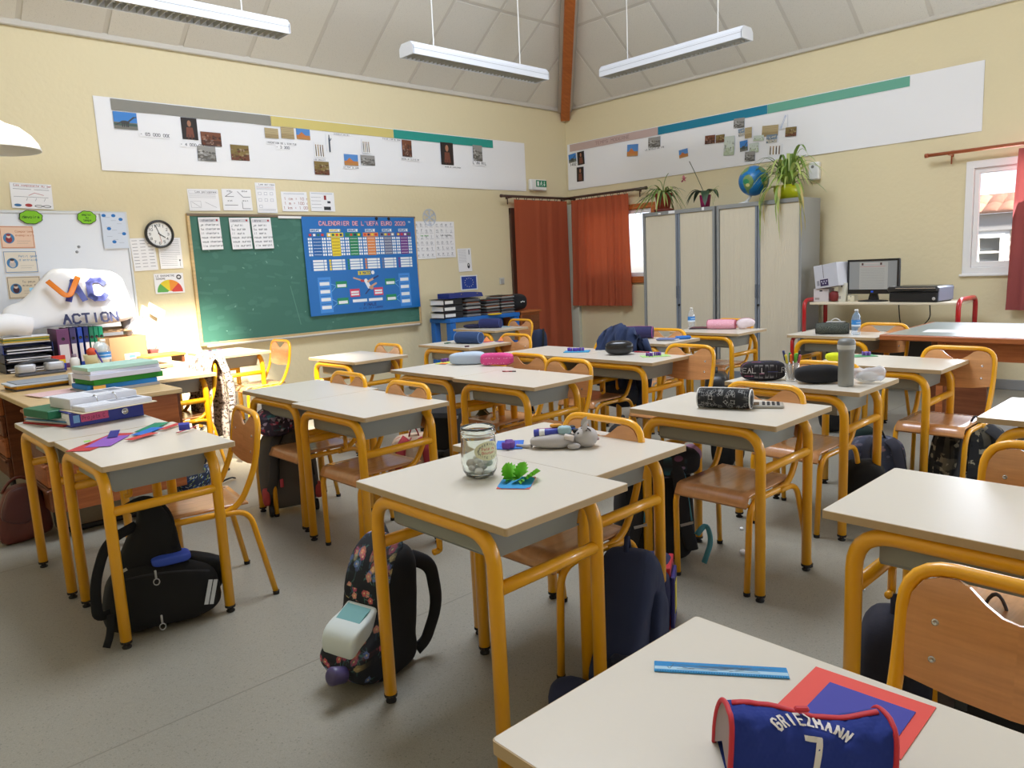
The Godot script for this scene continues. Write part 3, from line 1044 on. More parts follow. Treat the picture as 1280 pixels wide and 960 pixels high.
func picture_atlas() -> Image:
	var im := img(512, 384)
	for k in 12:
		var x := (k % 4) * 128
		var y := (k / 4) * 128
		var c: Array = [[c8(60, 130, 205), c8(120, 118, 108)], [c8(38, 28, 24), c8(66, 44, 34)], [c8(120, 70, 44), c8(80, 48, 36)], [c8(150, 148, 144), c8(96, 92, 86)], [c8(130, 110, 60), c8(110, 66, 44)], [c8(190, 172, 130), c8(170, 150, 108)], [c8(86, 140, 205), c8(186, 132, 72)], [c8(240, 240, 240), c8(238, 238, 238)], [c8(238, 238, 238), c8(236, 236, 236)], [c8(120, 140, 160), c8(196, 190, 176)], [c8(206, 216, 206), c8(176, 190, 160)], [c8(238, 238, 240), c8(230, 230, 232)]][k]
		rect(im, x, y, 128, 128, c[1])
		rect(im, x, y, 128, 76 if k != 1 else 128, c[0])
		var R := func(a: float, b: float) -> float: return rng.randf_range(a, b)
		match k:
			0:   # long-necked dinosaur in front of a shore
				rect(im, x, y + 82, 128, 18, c8(70, 92, 84))
				disc(im, Vector2(x + 60, y + 76), 24, 13, c8(66, 66, 66))
				line(im, Vector2(x + 78, y + 70), Vector2(x + 108, y + 36), 9, c8(66, 66, 66))
				line(im, Vector2(x + 108, y + 36), Vector2(x + 120, y + 34), 7, c8(66, 66, 66))
				line(im, Vector2(x + 40, y + 74), Vector2(x + 14, y + 96), 6, c8(66, 66, 66))
				for lx in [46, 56, 68, 76]:
					line(im, Vector2(x + lx, y + 80), Vector2(x + lx, y + 106), 6, c8(58, 58, 58))
			1:   # a dim standing figure
				disc(im, Vector2(x + 64, y + 34), 15, 18, c8(170, 120, 92))
				poly(im, PackedVector2Array([Vector2(x + 40, y + 56), Vector2(x + 88, y + 56), Vector2(x + 96, y + 112), Vector2(x + 34, y + 112)]), c8(120, 66, 48))
				line(im, Vector2(x + 50, y + 100), Vector2(x + 50, y + 126), 10, c8(90, 52, 40))
				line(im, Vector2(x + 76, y + 100), Vector2(x + 76, y + 126), 10, c8(90, 52, 40))
			7:
				line(im, Vector2(x + 64, y + 34), Vector2(x + 62, y + 112), 30, c8(58, 70, 88))
				disc(im, Vector2(x + 64, y + 16), 10, 12, c8(70, 76, 88))
				line(im, Vector2(x + 80, y + 44), Vector2(x + 104, y + 30), 7, c8(58, 70, 88))
			8:
				for i in 4:
					line(im, Vector2(x + 24 + i * 26, y + 40), Vector2(x + 26 + i * 26, y + 110), 11, [c8(90, 78, 60), c8(150, 120, 70), c8(80, 66, 66), c8(110, 84, 60)][i])
					disc(im, Vector2(x + 24 + i * 26, y + 28), 7, 8, c8(150, 120, 100))
			11:
				line(im, Vector2(x + 30, y + 110), Vector2(x + 96, y + 16), 22, c8(186, 196, 220))
				line(im, Vector2(x + 40, y + 96), Vector2(x + 88, y + 28), 5, c8(240, 240, 240))
			6:
				poly(im, PackedVector2Array([Vector2(x + 4, y + 100), Vector2(x + 50, y + 40), Vector2(x + 96, y + 92), Vector2(x + 124, y + 100)]), c8(196, 120, 64))
			5:
				for i in 6:
					scribble(im, x + 8, y + 16 + i * 18, 110, c8(120, 100, 70), 3)
			_:
				for i in 34:
					disc(im, Vector2(x + R.call(8, 120), y + R.call(30, 120)), R.call(3, 14), R.call(3, 12), Color(c[i % 2]).lightened(R.call(-0.2, 0.4)) if i % 3 else Color(c[0]).darkened(R.call(0.0, 0.55)))
	return im

func timeline(front: bool) -> void:
	var L := 5.35 if front else 5.25
	var o: Node3D
	if front:
		o = thing("timeline_banner", "long white history timeline with grey, yellow and teal bands above the chalkboard", "banner", Vector3(-3.53, 2.742, 0.0))
	else:
		o = thing("timeline_banner", "long white history timeline with pink, blue and green bands above the cabinets", "banner", Vector3(0, 2.78, 2.66), -PI / 2)
	# rippled paper on a backing strip
	var H := 0.64
	var st := S(true)
	surf(st, 60, 8, func(u: float, v: float) -> Vector3:
		var w := noise.get_noise_2d(u * 160 + (0 if front else 300), v * 14) * 0.012 * (1.0 - 0.6 * v)
		return Vector3(lerpf(-L / 2, L / 2, u), lerpf(-H / 2, H / 2, v), 0.009 + w))
	surf(st, 1, 1, func(u: float, v: float) -> Vector3: return Vector3(lerpf(L / 2, -L / 2, u), lerpf(-H / 2, H / 2, v), 0.001))
	obj("paper_strip", st, M.paper, o)
	var bands := [[-6.068, -4.546, c8(140, 138, 130)], [-4.546, -3.018, c8(212, 196, 120)], [-3.018, -1.443, c8(38, 150, 138)]]
	if not front:
		bands = [[0.085, 1.607, c8(196, 172, 166)], [1.607, 3.116, c8(24, 126, 156)], [3.116, 4.636, c8(106, 172, 150)]]
	for b in bands:
		sheet("colour_band", b[1] - b[0] - 0.004, 0.098, mat(b[2], 0.75), o, on_front(Vector3((b[0] + b[1]) / 2 - (-3.53 if front else 2.66), (2.742 if front else 2.78) * 0.0 + 0.262, 0.013)))
	var pics: Array
	if front:
		pics = [[-5.96, 2.87, 0.20, 0.15, 0], [-5.39, 2.85, 0.15, 0.20, 1], [-5.19, 2.77, 0.20, 0.13, 2], [-5.25, 2.63, 0.18, 0.14, 3], [-4.91, 2.66, 0.19, 0.15, 4], [-4.55, 2.88, 0.15, 0.10, 5], [-4.37, 2.90, 0.15, 0.12, 5], [-4.19, 2.90, 0.16, 0.11, 6], [-3.88, 2.83, 0.08, 0.19, 7], [-4.01, 2.75, 0.13, 0.16, 8], [-4.00, 2.56, 0.18, 0.14, 4], [-3.41, 2.83, 0.11, 0.15, 8], [-3.62, 2.67, 0.18, 0.12, 6], [-3.40, 2.68, 0.19, 0.11, 3], [-2.84, 2.85, 0.14, 0.19, 2], [-2.23, 2.83, 0.20, 0.27, 1], [-1.72, 2.87, 0.16, 0.20, 3]]
	else:
		pics = [[0.13, 2.90, 0.14, 0.12, 0], [0.29, 2.88, 0.13, 0.18, 1], [0.27, 2.66, 0.13, 0.20, 1], [1.20, 2.86, 0.18, 0.15, 6], [1.55, 2.91, 0.19, 0.13, 3], [1.99, 2.71, 0.13, 0.10, 6], [2.37, 2.82, 0.14, 0.10, 2], [2.51, 2.81, 0.12, 0.09, 4], [2.76, 2.95, 0.14, 0.11, 3], [2.79, 2.84, 0.08, 0.08, 9], [2.88, 2.82, 0.09, 0.12, 5], [2.63, 2.71, 0.14, 0.22, 10], [2.82, 2.68, 0.10, 0.12, 0], [2.95, 2.64, 0.12, 0.11, 10], [2.90, 2.55, 0.13, 0.11, 3], [3.01, 2.74, 0.13, 0.06, 10], [3.15, 2.80, 0.20, 0.12, 5], [3.17, 2.71, 0.13, 0.09, 9], [3.31, 2.87, 0.10, 0.15, 11], [3.40, 2.75, 0.13, 0.10, 4], [3.21, 2.58, 0.17, 0.12, 8]]
	for i in pics.size():
		var q: Array = pics[i]
		var k: int = q[4]
		var tilt := 0.0 if front else rng.randf_range(-0.09, 0.09)
		sheet("picture", q[2], q[3], M.atlas, o, Transform3D(Basis(Vector3(0, 0, 1), tilt), Vector3(q[0] - (-3.53 if front else 2.66), q[1] - (2.742 if front else 2.78), 0.0135 + 0.0008 * (i % 4))), 0.0, Rect2((k % 4) * 0.25 + 0.006, (k / 4) / 3.0 + 0.006, 0.238, 0.318))
	# hand-lettered dates
	var dates := [[-5.72, 2.765, 0.27, "- 65 000 000"], [-5.38, 2.70, 0.24, "- 4 000 000"], [-4.45, 2.785, 0.34, "INVENTION DE L'ECRITURE"], [-4.44, 2.745, 0.16, "- 3 300"], [-3.63, 2.585, 0.2, "LE PONT DU GARD"], [-2.8, 2.725, 0.26, "SACRE DE CLOVIS 496"], [-2.15, 2.67, 0.26, "SACRE DE CHARLEMAGNE"], [-1.7, 2.745, 0.24, "L'AN MIL"], [-3.05, 2.935, 0.26, "FIN DE L'EMPIRE ROMAIN"], [-3.72, 2.935, 0.2, "NAISSANCE DE JESUS CHRIST"], [-4.02, 2.645, 0.14, "LES GAULOIS"]]
	if not front:
		dates = [[1.55, 2.83, 0.3, "LA REVOLUTION 1789"], [0.14, 2.81, 0.14, "1492"]]
	for d in dates:
		var n: int = d[3].length()
		var im := img(n * 12 + 12, 28, c8(240, 240, 242))
		words(im, d[3], 6, 6, 14, 2.2, c8(40, 42, 52))
		sheet("lettering", d[2], d[2] * 28.0 / (n * 12 + 12), tmat(im), o, on_front(Vector3(d[0] - (-3.53 if front else 2.66), d[1] - (2.742 if front else 2.78), 0.0134)))
	if not front:
		st = S()
		var im := img(220, 32, c8(196, 172, 166))
		words(im, "TEMPS MODERNES", 6, 7, 18, 2.4, c8(150, 122, 118))
		sheet("lettering", 0.6, 0.07, tmat(im), o, on_front(Vector3(0.85 - 2.66, 0.262, 0.0146)))

func paper_image(kind: String) -> Image:
	var ink := c8(70, 72, 84)
	var im := img(280, 200, c8(240, 240, 243))
	if kind in ["chanter", "avoir", "etre", "list", "rules", "blobs", "note", "letters", "letters2", "tall"]:
		im = img(200, 290, c8(240, 240, 243))
	match kind:
		"polygones":
			frame(im, 12, 14, 256, 24, 1.5, c8(160, 162, 172))
			words(im, "Les polygones", 70, 18, 16, 2, ink)
			for i in 3:
				scribble(im, 14, 50 + i * 14, 240, c8(140, 142, 150), 2)
			frame(im, 20, 110, 90, 60, 1.5, c8(160, 160, 170))
			line(im, Vector2(30, 120), Vector2(100, 165), 2, c8(120, 120, 130))
			line(im, Vector2(150, 120), Vector2(250, 170), 2, c8(120, 120, 130))
		"angles":
			for q in [[20, 20], [160, 20], [20, 110], [160, 110]]:
				words(im, ["aigu", "obtus", "plat", "droit"][(q[0] / 160 * 1) + (2 if q[1] > 50 else 0)], q[0] + 30, q[1] - 8, 12, 2, ink)
			line(im, Vector2(30, 70), Vector2(110, 70), 4, ink)
			line(im, Vector2(30, 70), Vector2(100, 26), 4, ink)
			line(im, Vector2(150, 24), Vector2(200, 74), 4, ink)
			line(im, Vector2(200, 74), Vector2(268, 74), 4, ink)
			line(im, Vector2(20, 150), Vector2(140, 150), 4, ink)
			line(im, Vector2(186, 120), Vector2(186, 182), 4, ink)
			line(im, Vector2(186, 182), Vector2(262, 182), 4, ink)
		"tall":
			words(im, "Les solides", 40, 8, 15, 2, ink)
			for i in 4:
				scribble(im, 14, 36 + i * 9, 170, c8(190, 120, 120) if i == 1 else c8(140, 142, 150), 2)
			for i in 7:
				frame(im, 24 + (i % 3) * 58, 90 + (i / 3) * 62, 30, 26, 2, c8(120, 124, 150))
			for i in 3:
				scribble(im, 16, 268 - i * 8, 168, c8(140, 142, 150), 2)
		"km":
			scribble(im, 30, 20, 220, c8(90, 120, 150), 3)
			words(im, "1 cm = 10 mm", 30, 58, 26, 3, c8(150, 70, 62))
			words(im, "1 m = 100 cm", 30, 104, 26, 3, c8(150, 70, 62))
			words(im, "1 km = 1 000 m", 14, 150, 26, 3, c8(150, 70, 62))
		"masses":
			scribble(im, 20, 16, 240, c8(90, 120, 150), 3)
			for i in 4:
				scribble(im, 14, 56 + i * 36, 110, c8(110, 110, 120), 2.5)
			rect(im, 160, 34, 26, 46, c8(150, 40, 44))
			rect(im, 196, 92, 36, 22, c8(40, 44, 56))
			rect(im, 150, 150, 80, 36, c8(50, 52, 56))
		"chanter", "avoir", "etre":
			rect(im, 10, 12, 180, 30, c8(206, 206, 212))
			words(im, {"chanter": "chanter", "avoir": "avoir", "etre": "être"}[kind], 34, 17, 18, 2.4, ink)
			disc(im, Vector2(172, 26), 9, 9, c8(170, 34, 40))
			var rows: Array = {"chanter": ["je chanterai", "tu chanteras", "il chantera", "nous chanterons", "vous chanterez", "ils chanteront"], "avoir": ["j'aurai", "tu auras", "il aura", "nous aurons", "vous aurez", "ils auront"], "etre": ["je serai", "tu seras", "il sera", "nous serons", "vous serez", "ils seront"]}[kind]
			for i in 6:
				words(im, rows[i], 14, 58 + i * 38, 19 if kind != "chanter" else 16, 2.6, ink)
		"list":
			for c in 3:
				for i in 9:
					scribble(im, 14 + c * 64, 22 + i * 29, 40, c8(90, 92, 110), 3)
		"rules":
			for i in 15:
				scribble(im, 14, 20 + i * 17, 140 if i > 8 else 170, c8(110, 112, 124), 2.5)
			line(im, Vector2(176, 220), Vector2(176, 268), 3, ink)
			disc(im, Vector2(176, 212), 8, 8, ink)
		"blobs":
			im.fill(c8(214, 224, 240))
			for p in [[20, 14], [98, 14], [154, 44], [50, 120], [168, 162], [80, 228]]:
				disc(im, Vector2(p[0] + 6, p[1] + 8), 17, 13, c8(46, 120, 196))
			for i in 9:
				scribble(im, 34 + (i % 3) * 46, 36 + i * 26, 40, c8(150, 160, 180), 2)
		"note":
			for i in 12:
				scribble(im, 16, 20 + i * 14, 110, c8(130, 132, 140), 2)
			rect(im, 164, 20, 12, 60, ink)
			disc(im, Vector2(150, 220), 18, 34, c8(60, 62, 70))
			disc(im, Vector2(150, 210), 8, 10, c8(220, 220, 222))
		"letters", "letters2":
			for j in 6:
				for i in 4:
					words(im, "abcdefghijklmnopqrstuvwxyz"[(j * 4 + i + (0 if kind == "letters" else 2)) % 26], 16 + i * 47, 14 + j * 46, 22, 2.4, c8(96, 98, 116))
					scribble(im, 12 + i * 47, 44 + j * 46, 32, c8(150, 152, 165), 2)
			words(im, "les sons" if kind == "letters" else "Les signes", 56, 104, 11, 2, c8(80, 160, 80) if kind == "letters" else ink)
		"verb":
			frame(im, 24, 8, 230, 24, 1.5, c8(170, 172, 180))
			words(im, "Les composants du verbe !", 28, 12, 13, 1.8, c8(150, 60, 60))
			scribble(im, 20, 48, 120, ink, 2.5)
			scribble(im, 160, 48, 100, ink, 2.5)
			line(im, Vector2(120, 96), Vector2(160, 74), 3, c8(170, 60, 60))
			line(im, Vector2(160, 74), Vector2(220, 90), 3, c8(170, 60, 60))
			scribble(im, 20, 108, 230, c8(110, 112, 124), 2.5)
			for i in 3:
				line(im, Vector2(110 + i * 60, 116), Vector2(100 + i * 60, 138), 2, c8(110, 112, 124))
			disc(im, Vector2(40, 176), 24, 11, c8(60, 110, 160))
			disc(im, Vector2(112, 174), 24, 13, c8(170, 60, 60))
			disc(im, Vector2(180, 178), 28, 10, c8(60, 60, 66))
			disc(im, Vector2(180, 178), 22, 6, c8(236, 236, 238))
			disc(im, Vector2(236, 178), 28, 10, c8(60, 60, 66))
			disc(im, Vector2(236, 178), 22, 6, c8(236, 236, 238))
		"baro":
			words(im, "LE BAROMETRE", 20, 16, 16, 2.4, ink)
			words(im, "SONORE", 20, 44, 16, 2.4, ink)
			disc(im, Vector2(236, 40), 24, 24, c8(50, 50, 54))
			disc(im, Vector2(236, 40), 15, 12, c8(220, 220, 222))
			for k in 4:
				var pts := PackedVector2Array([Vector2(140, 186)])
				for i in 7:
					pts.append(Vector2(140, 186) + Vector2.from_angle(PI + PI / 4 * (k + i / 6.0)) * 122.0)
				poly(im, pts, [c8(104, 176, 92), c8(232, 208, 60), c8(236, 150, 62), c8(214, 76, 70)][k])
			disc(im, Vector2(140, 190), 26, 14, c8(240, 240, 240))
		"card0", "card1", "card2":
			var k := int(kind[4])
			im.fill([c8(240, 205, 180), c8(236, 226, 210), c8(238, 222, 196)][k])
			frame(im, 6, 6, 268, 188, 5, [c8(200, 120, 84), c8(70, 130, 190), c8(140, 120, 100)][k])
			disc(im, Vector2(70, 110), 46, 46, c8(70, 130, 180))
			disc(im, Vector2(70, 120), 26, 30, [c8(150, 46, 54), c8(200, 190, 186), c8(80, 44, 56)][k])
			disc(im, Vector2(70, 92), 17, 18, c8(232, 206, 190))
			disc(im, Vector2(70, 80), 19, 10, [c8(150, 46, 54), c8(60, 50, 54), c8(90, 60, 56)][k])
			var t: Array = [["Comportement", "exemplaire !"], ["Petit geste", "d'entraide !"], ["Tu peux", "mieux faire"]][k]
			words(im, t[0], 128, 40, 17, 2.2, [c8(190, 110, 70), c8(60, 120, 180), c8(110, 90, 80)][k])
			words(im, t[1], 128, 74, 17, 2.2, [c8(190, 110, 70), c8(60, 120, 180), c8(110, 90, 80)][k])
			scribble(im, 134, 134, 110, c8(150, 140, 136), 2)
			scribble(im, 134, 154, 90, c8(150, 140, 136), 2)
		"eu":
			im.fill(c8(236, 238, 240))
			rect(im, 18, 16, 244, 168, c8(30, 66, 156))
			for i in 12:
				var p := Vector2(140, 98) + Vector2.from_angle(TAU * i / 12.0) * Vector2(70, 58)
				words(im, "+", p.x - 6, p.y - 9, 16, 4, c8(230, 226, 200))
	return im

func euro_image() -> Image:
	var im := img(720, 520, c8(10, 108, 186))
	var white := c8(236, 240, 244)
	words(im, "CALENDRIER DE L'UEFA EURO 2020", 100, 24, 20, 6.0, c8(190, 60, 84), false, 0.0, 18.6)
	words(im, "CALENDRIER DE L'UEFA EURO 2020", 100, 24, 20, 2.6, c8(226, 214, 226), false, 0.0, 18.6)
	words(im, "TM", 676, 22, 8, 2, white)
	var cols := [c8(20, 96, 170), c8(232, 206, 40), c8(16, 132, 84), c8(222, 134, 70), c8(110, 118, 150), c8(110, 58, 138)]
	for g in 6:
		var x := 28.0 + g * 112
		rect(im, x + 16, 64, 66, 15, white)
		words(im, "GROUPE " + "ABCDEF"[g], x + 20, 67, 9, 2, c8(20, 90, 160) if g != 1 else c8(200, 180, 30))
		rect(im, x, 84, 100, 22, cols[g])
		for i in 4:
			rect(im, x + 6 + i * 24, 89, 15, 12, [c8(200, 50, 60), c8(240, 240, 240), c8(40, 110, 80), c8(210, 60, 50), c8(30, 40, 90), c8(230, 200, 60)][(i + g) % 6])
		rect(im, x + 24, 108, 54, 100, cols[g])
		for i in 6:
			for sx in [-2.0, 11.0, 80.0, 93.0]:
				rect(im, x + sx, 110 + i * 16.5, 10, 12, white)
			scribble(im, x + 29, 116 + i * 16.5, 44, white if g != 1 else c8(120, 100, 30), 2.5)
		for i in 4:
			rect(im, x, 226 + i * 15, 12, 12, cols[g])
			rect(im, x + 16, 226 + i * 15, 62, 12, white)
			rect(im, x + 81, 226 + i * 15, 16, 12, white)
	rect(im, 312, 294, 82, 22, c8(232, 206, 40))
	words(im, "3 MATCH", 320, 299, 12, 3, c8(20, 70, 140))
	disc(im, Vector2(408, 305), 11, 11, white)
	# a footballer in mid-air
	line(im, Vector2(282, 330), Vector2(352, 352), 9, c8(206, 160, 130))
	line(im, Vector2(330, 348), Vector2(362, 350), 13, c8(190, 50, 60))
	line(im, Vector2(358, 348), Vector2(376, 384), 22, white)
	line(im, Vector2(372, 354), Vector2(410, 338), 12, c8(206, 160, 130))
	line(im, Vector2(410, 338), Vector2(440, 326), 9, c8(30, 50, 110))
	line(im, Vector2(380, 386), Vector2(424, 366), 11, c8(206, 160, 130))
	disc(im, Vector2(392, 388), 11, 12, c8(196, 150, 116))
	line(im, Vector2(376, 396), Vector2(350, 420), 8, c8(30, 50, 110))
	for s in 2:
		var q := func(x: float) -> float: return x if s == 0 else 716.0 - x
		rect(im, 60 if s == 0 else 580, 318, 78, 190, c8(60, 140, 220))
		for i in 4:
			var bx: float = 70.0 if s == 0 else 590.0
			rect(im, bx, 344 + i * 42, 58, 18, white)
			scribble(im, bx, 334 + i * 42, 56, c8(20, 60, 130), 2)
		for i in 2:
			var bx: float = 166.0 if s == 0 else 484.0
			rect(im, bx, 344 + i * 90, 70, 36, c8(20, 140, 90))
			rect(im, bx + 8, 360 + i * 90, 56, 16, white)
			line(im, Vector2(q.call(138.0), 356 + i * 84), Vector2(q.call(166.0), 366 + i * 90), 2, c8(150, 200, 240))
			line(im, Vector2(q.call(138.0), 396 + i * 84), Vector2(q.call(166.0), 370 + i * 90), 2, c8(150, 200, 240))
		var cx: float = 250.0 if s == 0 else 404.0
		rect(im, cx, 390, 62, 44, c8(214, 60, 92))
		rect(im, cx + 6, 402, 50, 10, white)
		rect(im, cx + 6, 416, 50, 10, white)
		rect(im, 262 if s == 0 else 366, 448, 92, 16, white)
	words(im, "FINALE", 334, 474, 14, 3.4, c8(10, 40, 110))
	words(im, "11 JUIL 21H A LONDRES", 300, 496, 8, 1.6, c8(10, 40, 110))
	return im

func put_paper(kind: String, called: String, label: String, x: float, y: float, w: float, h: float, off := 0.003, curl := 0.006, tilt := 0.0, group := "") -> void:
	var o := sheet(called, w, h, tmat(paper_image(kind), 0.8), null, Transform3D(Basis(Vector3(0, 0, 1), tilt), Vector3(x, y, off)), curl)
	tag(o, label, "paper", group)

func make_walls_things() -> void:
	M.atlas = tmat(picture_atlas(), 0.6)
	timeline(true)
	timeline(false)
	# chalkboard
	var o := thing("chalkboard", "green chalkboard with a thin wooden frame on the front wall", "chalkboard", Vector3(-4.155, 1.41, 0))
	var st := S()
	box_between(st, Vector3(-1.345, -0.62, 0.004), Vector3(1.345, 0.63, 0.02))
	var board := img(512, 256, c8(60, 112, 98))
	for i in 260:
		var p := Vector2(rng.randf() * 512, rng.randf() * 256)
		line(board, p, p + Vector2(rng.randf_range(-30, 30), rng.randf_range(-6, 6)), rng.randf_range(3, 12), c8(60, 112, 98).lerp(c8(72, 124, 110), rng.randf()))
	for i in 26:
		var p := Vector2(rng.randf() * 300, 60 + rng.randf() * 180)
		line(board, p, p + Vector2(rng.randf_range(-3, 3), rng.randf_range(-4, 4)), 1.3, c8(150, 190, 176))
	line(board, Vector2(190, 150), Vector2(206, 236), 1.0, c8(110, 160, 146))
	sheet("slate_surface", 2.68, 1.24, tmat(board, 0.55), o, on_front(Vector3(0, 0.005, 0.0205)))
	obj("backing", st, M.black, o)
	for r in [[-1.36, -1.332, -0.635, 0.645], [1.332, 1.36, -0.635, 0.645]]:
		st = S()
		box_between(st, Vector3(r[0], r[2], 0.0), Vector3(r[1], r[3], 0.032), Transform3D(), 0.004)
		obj("frame_rail", st, M.lightwood, o)
	for r in [[-0.646, -0.614], [0.618, 0.646]]:
		st = S()
		box_between(st, Vector3(-1.359, r[0], 0.001), Vector3(1.359, r[1], 0.033), Transform3D(), 0.004)
		obj("frame_rail", st, M.lightwood if r[0] < 0 else mat(c8(120, 104, 86), 0.5), o)
	st = S()
	box_between(st, Vector3(-1.3, -0.66, 0.0), Vector3(1.3, -0.646, 0.07), Transform3D(), 0.004)
	box_between(st, Vector3(-1.3, -0.66, 0.062), Vector3(1.3, -0.635, 0.07), Transform3D(), 0.003)
	obj("chalk_ledge", st, mat(c8(216, 210, 198), 0.5), o)
	for q in [["chanter", -5.303, "conjugation sheet of a long verb pinned highest left on the chalkboard"], ["avoir", -4.998, "conjugation sheet that begins j'aurai, the middle one on the chalkboard"], ["etre", -4.766, "conjugation sheet that begins je serai, next to the football poster"]]:
		put_paper(q[0], "conjugation_sheet", q[2], q[1], 1.862, 0.212, 0.312, 0.036, 0.012, 0.02, "conjugation sheets on the chalkboard")
	st = S()
	box_between(st, Vector3(-0.135, -0.012, 0), Vector3(0.135, 0.012, 0.004))
	o = obj("magnetic_strip", st, M.white)
	o.position = Vector3(-4.44, 2.028, 0.034)
	tag(o, "white magnetic strip on the top edge of the chalkboard", "strip")
	o = sheet("football_poster", 1.49, 1.07, tmat(euro_image(), 0.45), null, Transform3D(Basis(Vector3(0, 0, 1), 0.004), Vector3(-3.565, 1.505, 0.037)), 0.02)
	tag(o, "blue football tournament calendar poster covering the right of the chalkboard", "poster")
	for x in [-3.36, -3.19]:
		st = S(true)
		lathe(st, [Vector2(0, 0.012), Vector2(0.016, 0.01), Vector2(0.018, 0)], 14, T(Vector3.ZERO, PI / 2))
		o = obj("magnet", st, M.black)
		o.position = Vector3(x, 2.025, 0.0385)
		tag(o, "round black magnet holding the football poster, the one %s its right corner" % ("farther from" if x < -3.3 else "nearer to"), "magnet", "magnets of the poster")
	# papers above the board
	put_paper("polygones", "wall_sheet", "sheet on polygons above the chalkboard's left corner", -5.322, 2.187, 0.302, 0.208, 0.003, 0.006, 0.015, "lesson sheets above the chalkboard")
	put_paper("angles", "wall_sheet", "sheet with four thick black angles above the chalkboard", -4.984, 2.197, 0.305, 0.212, 0.003, 0.005, 0.01, "lesson sheets above the chalkboard")
	put_paper("tall", "wall_sheet", "upright sheet of little solids above the chalkboard", -4.671, 2.224, 0.222, 0.305, 0.003, 0.008, 0.0, "lesson sheets above the chalkboard")
	put_paper("km", "wall_sheet", "sheet of metric lengths in red ink above the chalkboard", -4.353, 2.195, 0.300, 0.205, 0.003, 0.006, 0.012, "lesson sheets above the chalkboard")
	put_paper("masses", "wall_sheet", "sheet with red and black pictures above the football poster", -4.02, 2.202, 0.297, 0.206, 0.003, 0.006, 0.0, "lesson sheets above the chalkboard")
	put_paper("letters", "alphabet_sheet", "alphabet sheet with a green caption right of the football poster", -2.65, 1.775, 0.315, 0.455, 0.003, 0.006, 0.0, "alphabet sheets")
	put_paper("letters2", "alphabet_sheet", "alphabet sheet with a dark caption, farther from the football poster", -2.333, 1.78, 0.315, 0.445, 0.003, 0.006, 0.0, "alphabet sheets")
	put_paper("note", "wall_sheet", "small white sheet above the blue flag picture", -2.03, 1.518, 0.228, 0.295, 0.003, 0.006, 0.02)
	o = sheet("flag_picture", 0.288, 0.192, tmat(paper_image("eu"), 0.5), null, on_front(Vector3(-1.977, 1.225, 0.003)), 0.004)
	tag(o, "blue flag picture with a ring of yellow stars over the binders", "picture")
	# paper snowflake
	st = S()
	for k in 6:
		var b := Transform3D(Basis(Vector3(0, 0, 1), TAU * k / 6.0), Vector3.ZERO)
		box_between(st, Vector3(-0.006, 0, 0), Vector3(0.006, 0.095, 0.001), b)
		for y in [0.04, 0.068]:
			for s in [-1.0, 1.0]:
				box_between(st, Vector3(-0.003, 0, 0), Vector3(0.003, 0.034, 0.001), b * Transform3D(Basis(Vector3(0, 0, 1), s * 0.9), Vector3(0, y, 0)))
	for k in 18:
		var b := Transform3D(Basis(Vector3(0, 0, 1), TAU * k / 18.0), Vector3.ZERO)
		box_between(st, Vector3(-0.018, 0.094, 0), Vector3(0.018, 0.102, 0.001), b)
	o = obj("paper_snowflake", st, mat(c8(190, 202, 222), 0.7))
	o.position = Vector3(-2.56, 2.05, 0.006)
	tag(o, "pale blue paper snowflake above the alphabet sheets", "decoration")
	# switch, exit sign
	o = thing("light_switch", "small square light switch left of the long curtain", "switch", Vector3(-1.393, 1.22, 0))
	st = S()
	box(st, Vector3(0, 0, 0.006), Vector3(0.09, 0.09, 0.012), 0.004)
	obj("plate", st, mat(c8(206, 204, 196), 0.5), o)
	st = S()
	box(st, Vector3(0, 0, 0.014), Vector3(0.05, 0.06, 0.008), 0.003, T(Vector3.ZERO, 0.08))
	obj("rocker", st, mat(c8(186, 186, 182), 0.4), o)
	o = thing("exit_sign", "white and green emergency exit light above the long curtain", "exit sign", Vector3(-0.65, 2.51, 0))
	st = S()
	box(st, Vector3(0, 0, 0.03), Vector3(0.32, 0.15, 0.06), 0.012)
	obj("housing", st, M.white, o)
	var im := img(192, 90, c8(0, 128, 84))
	var wh := c8(240, 246, 240)
	for a in [[40, 1], [96, 1]]:
		pass
	rect(im, 20, 14, 34, 62, wh)                     # door
	disc(im, Vector2(98, 20), 8, 8, wh)             # running figure
	line(im, Vector2(96, 30), Vector2(88, 52), 12, wh)
	line(im, Vector2(88, 52), Vector2(72, 70), 7, wh)
	line(im, Vector2(90, 52), Vector2(108, 62), 7, wh)
	line(im, Vector2(108, 62), Vector2(112, 78), 7, wh)
	line(im, Vector2(96, 34), Vector2(76, 42), 6, wh)
	line(im, Vector2(98, 34), Vector2(114, 44), 6, wh)
	line(im, Vector2(150, 16), Vector2(150, 60), 9, wh)   # arrow down
	poly(im, PackedVector2Array([Vector2(130, 52), Vector2(170, 52), Vector2(150, 78)]), wh)
	sheet("sign_face", 0.21, 0.09, tmat(im, 0.3), o, on_front(Vector3(0.045, 0.018, 0.0605)))
	st = S()
	box(st, Vector3(-0.11, 0.0, 0.06), Vector3(0.05, 0.1, 0.006), 0.002)
	obj("cover", st, M.white, o)
	# clock
	o = thing("wall_clock", "round black-rimmed wall clock over two white sheets", "clock", Vector3(-5.785, 1.858, 0.006))
	st = S(true)
	lathe(st, [Vector2(0, 0), Vector2(0.128, 0), Vector2(0.132, 0.015), Vector2(0.130, 0.036), Vector2(0.122, 0.042), Vector2(0.112, 0.036), Vector2(0.110, 0.022)], 48, T(Vector3.ZERO, PI / 2))
	obj("rim", st, mat(c8(20, 20, 22), 0.3, 0, 0.4), o)
	im = img(256, 256, c8(240, 240, 238))
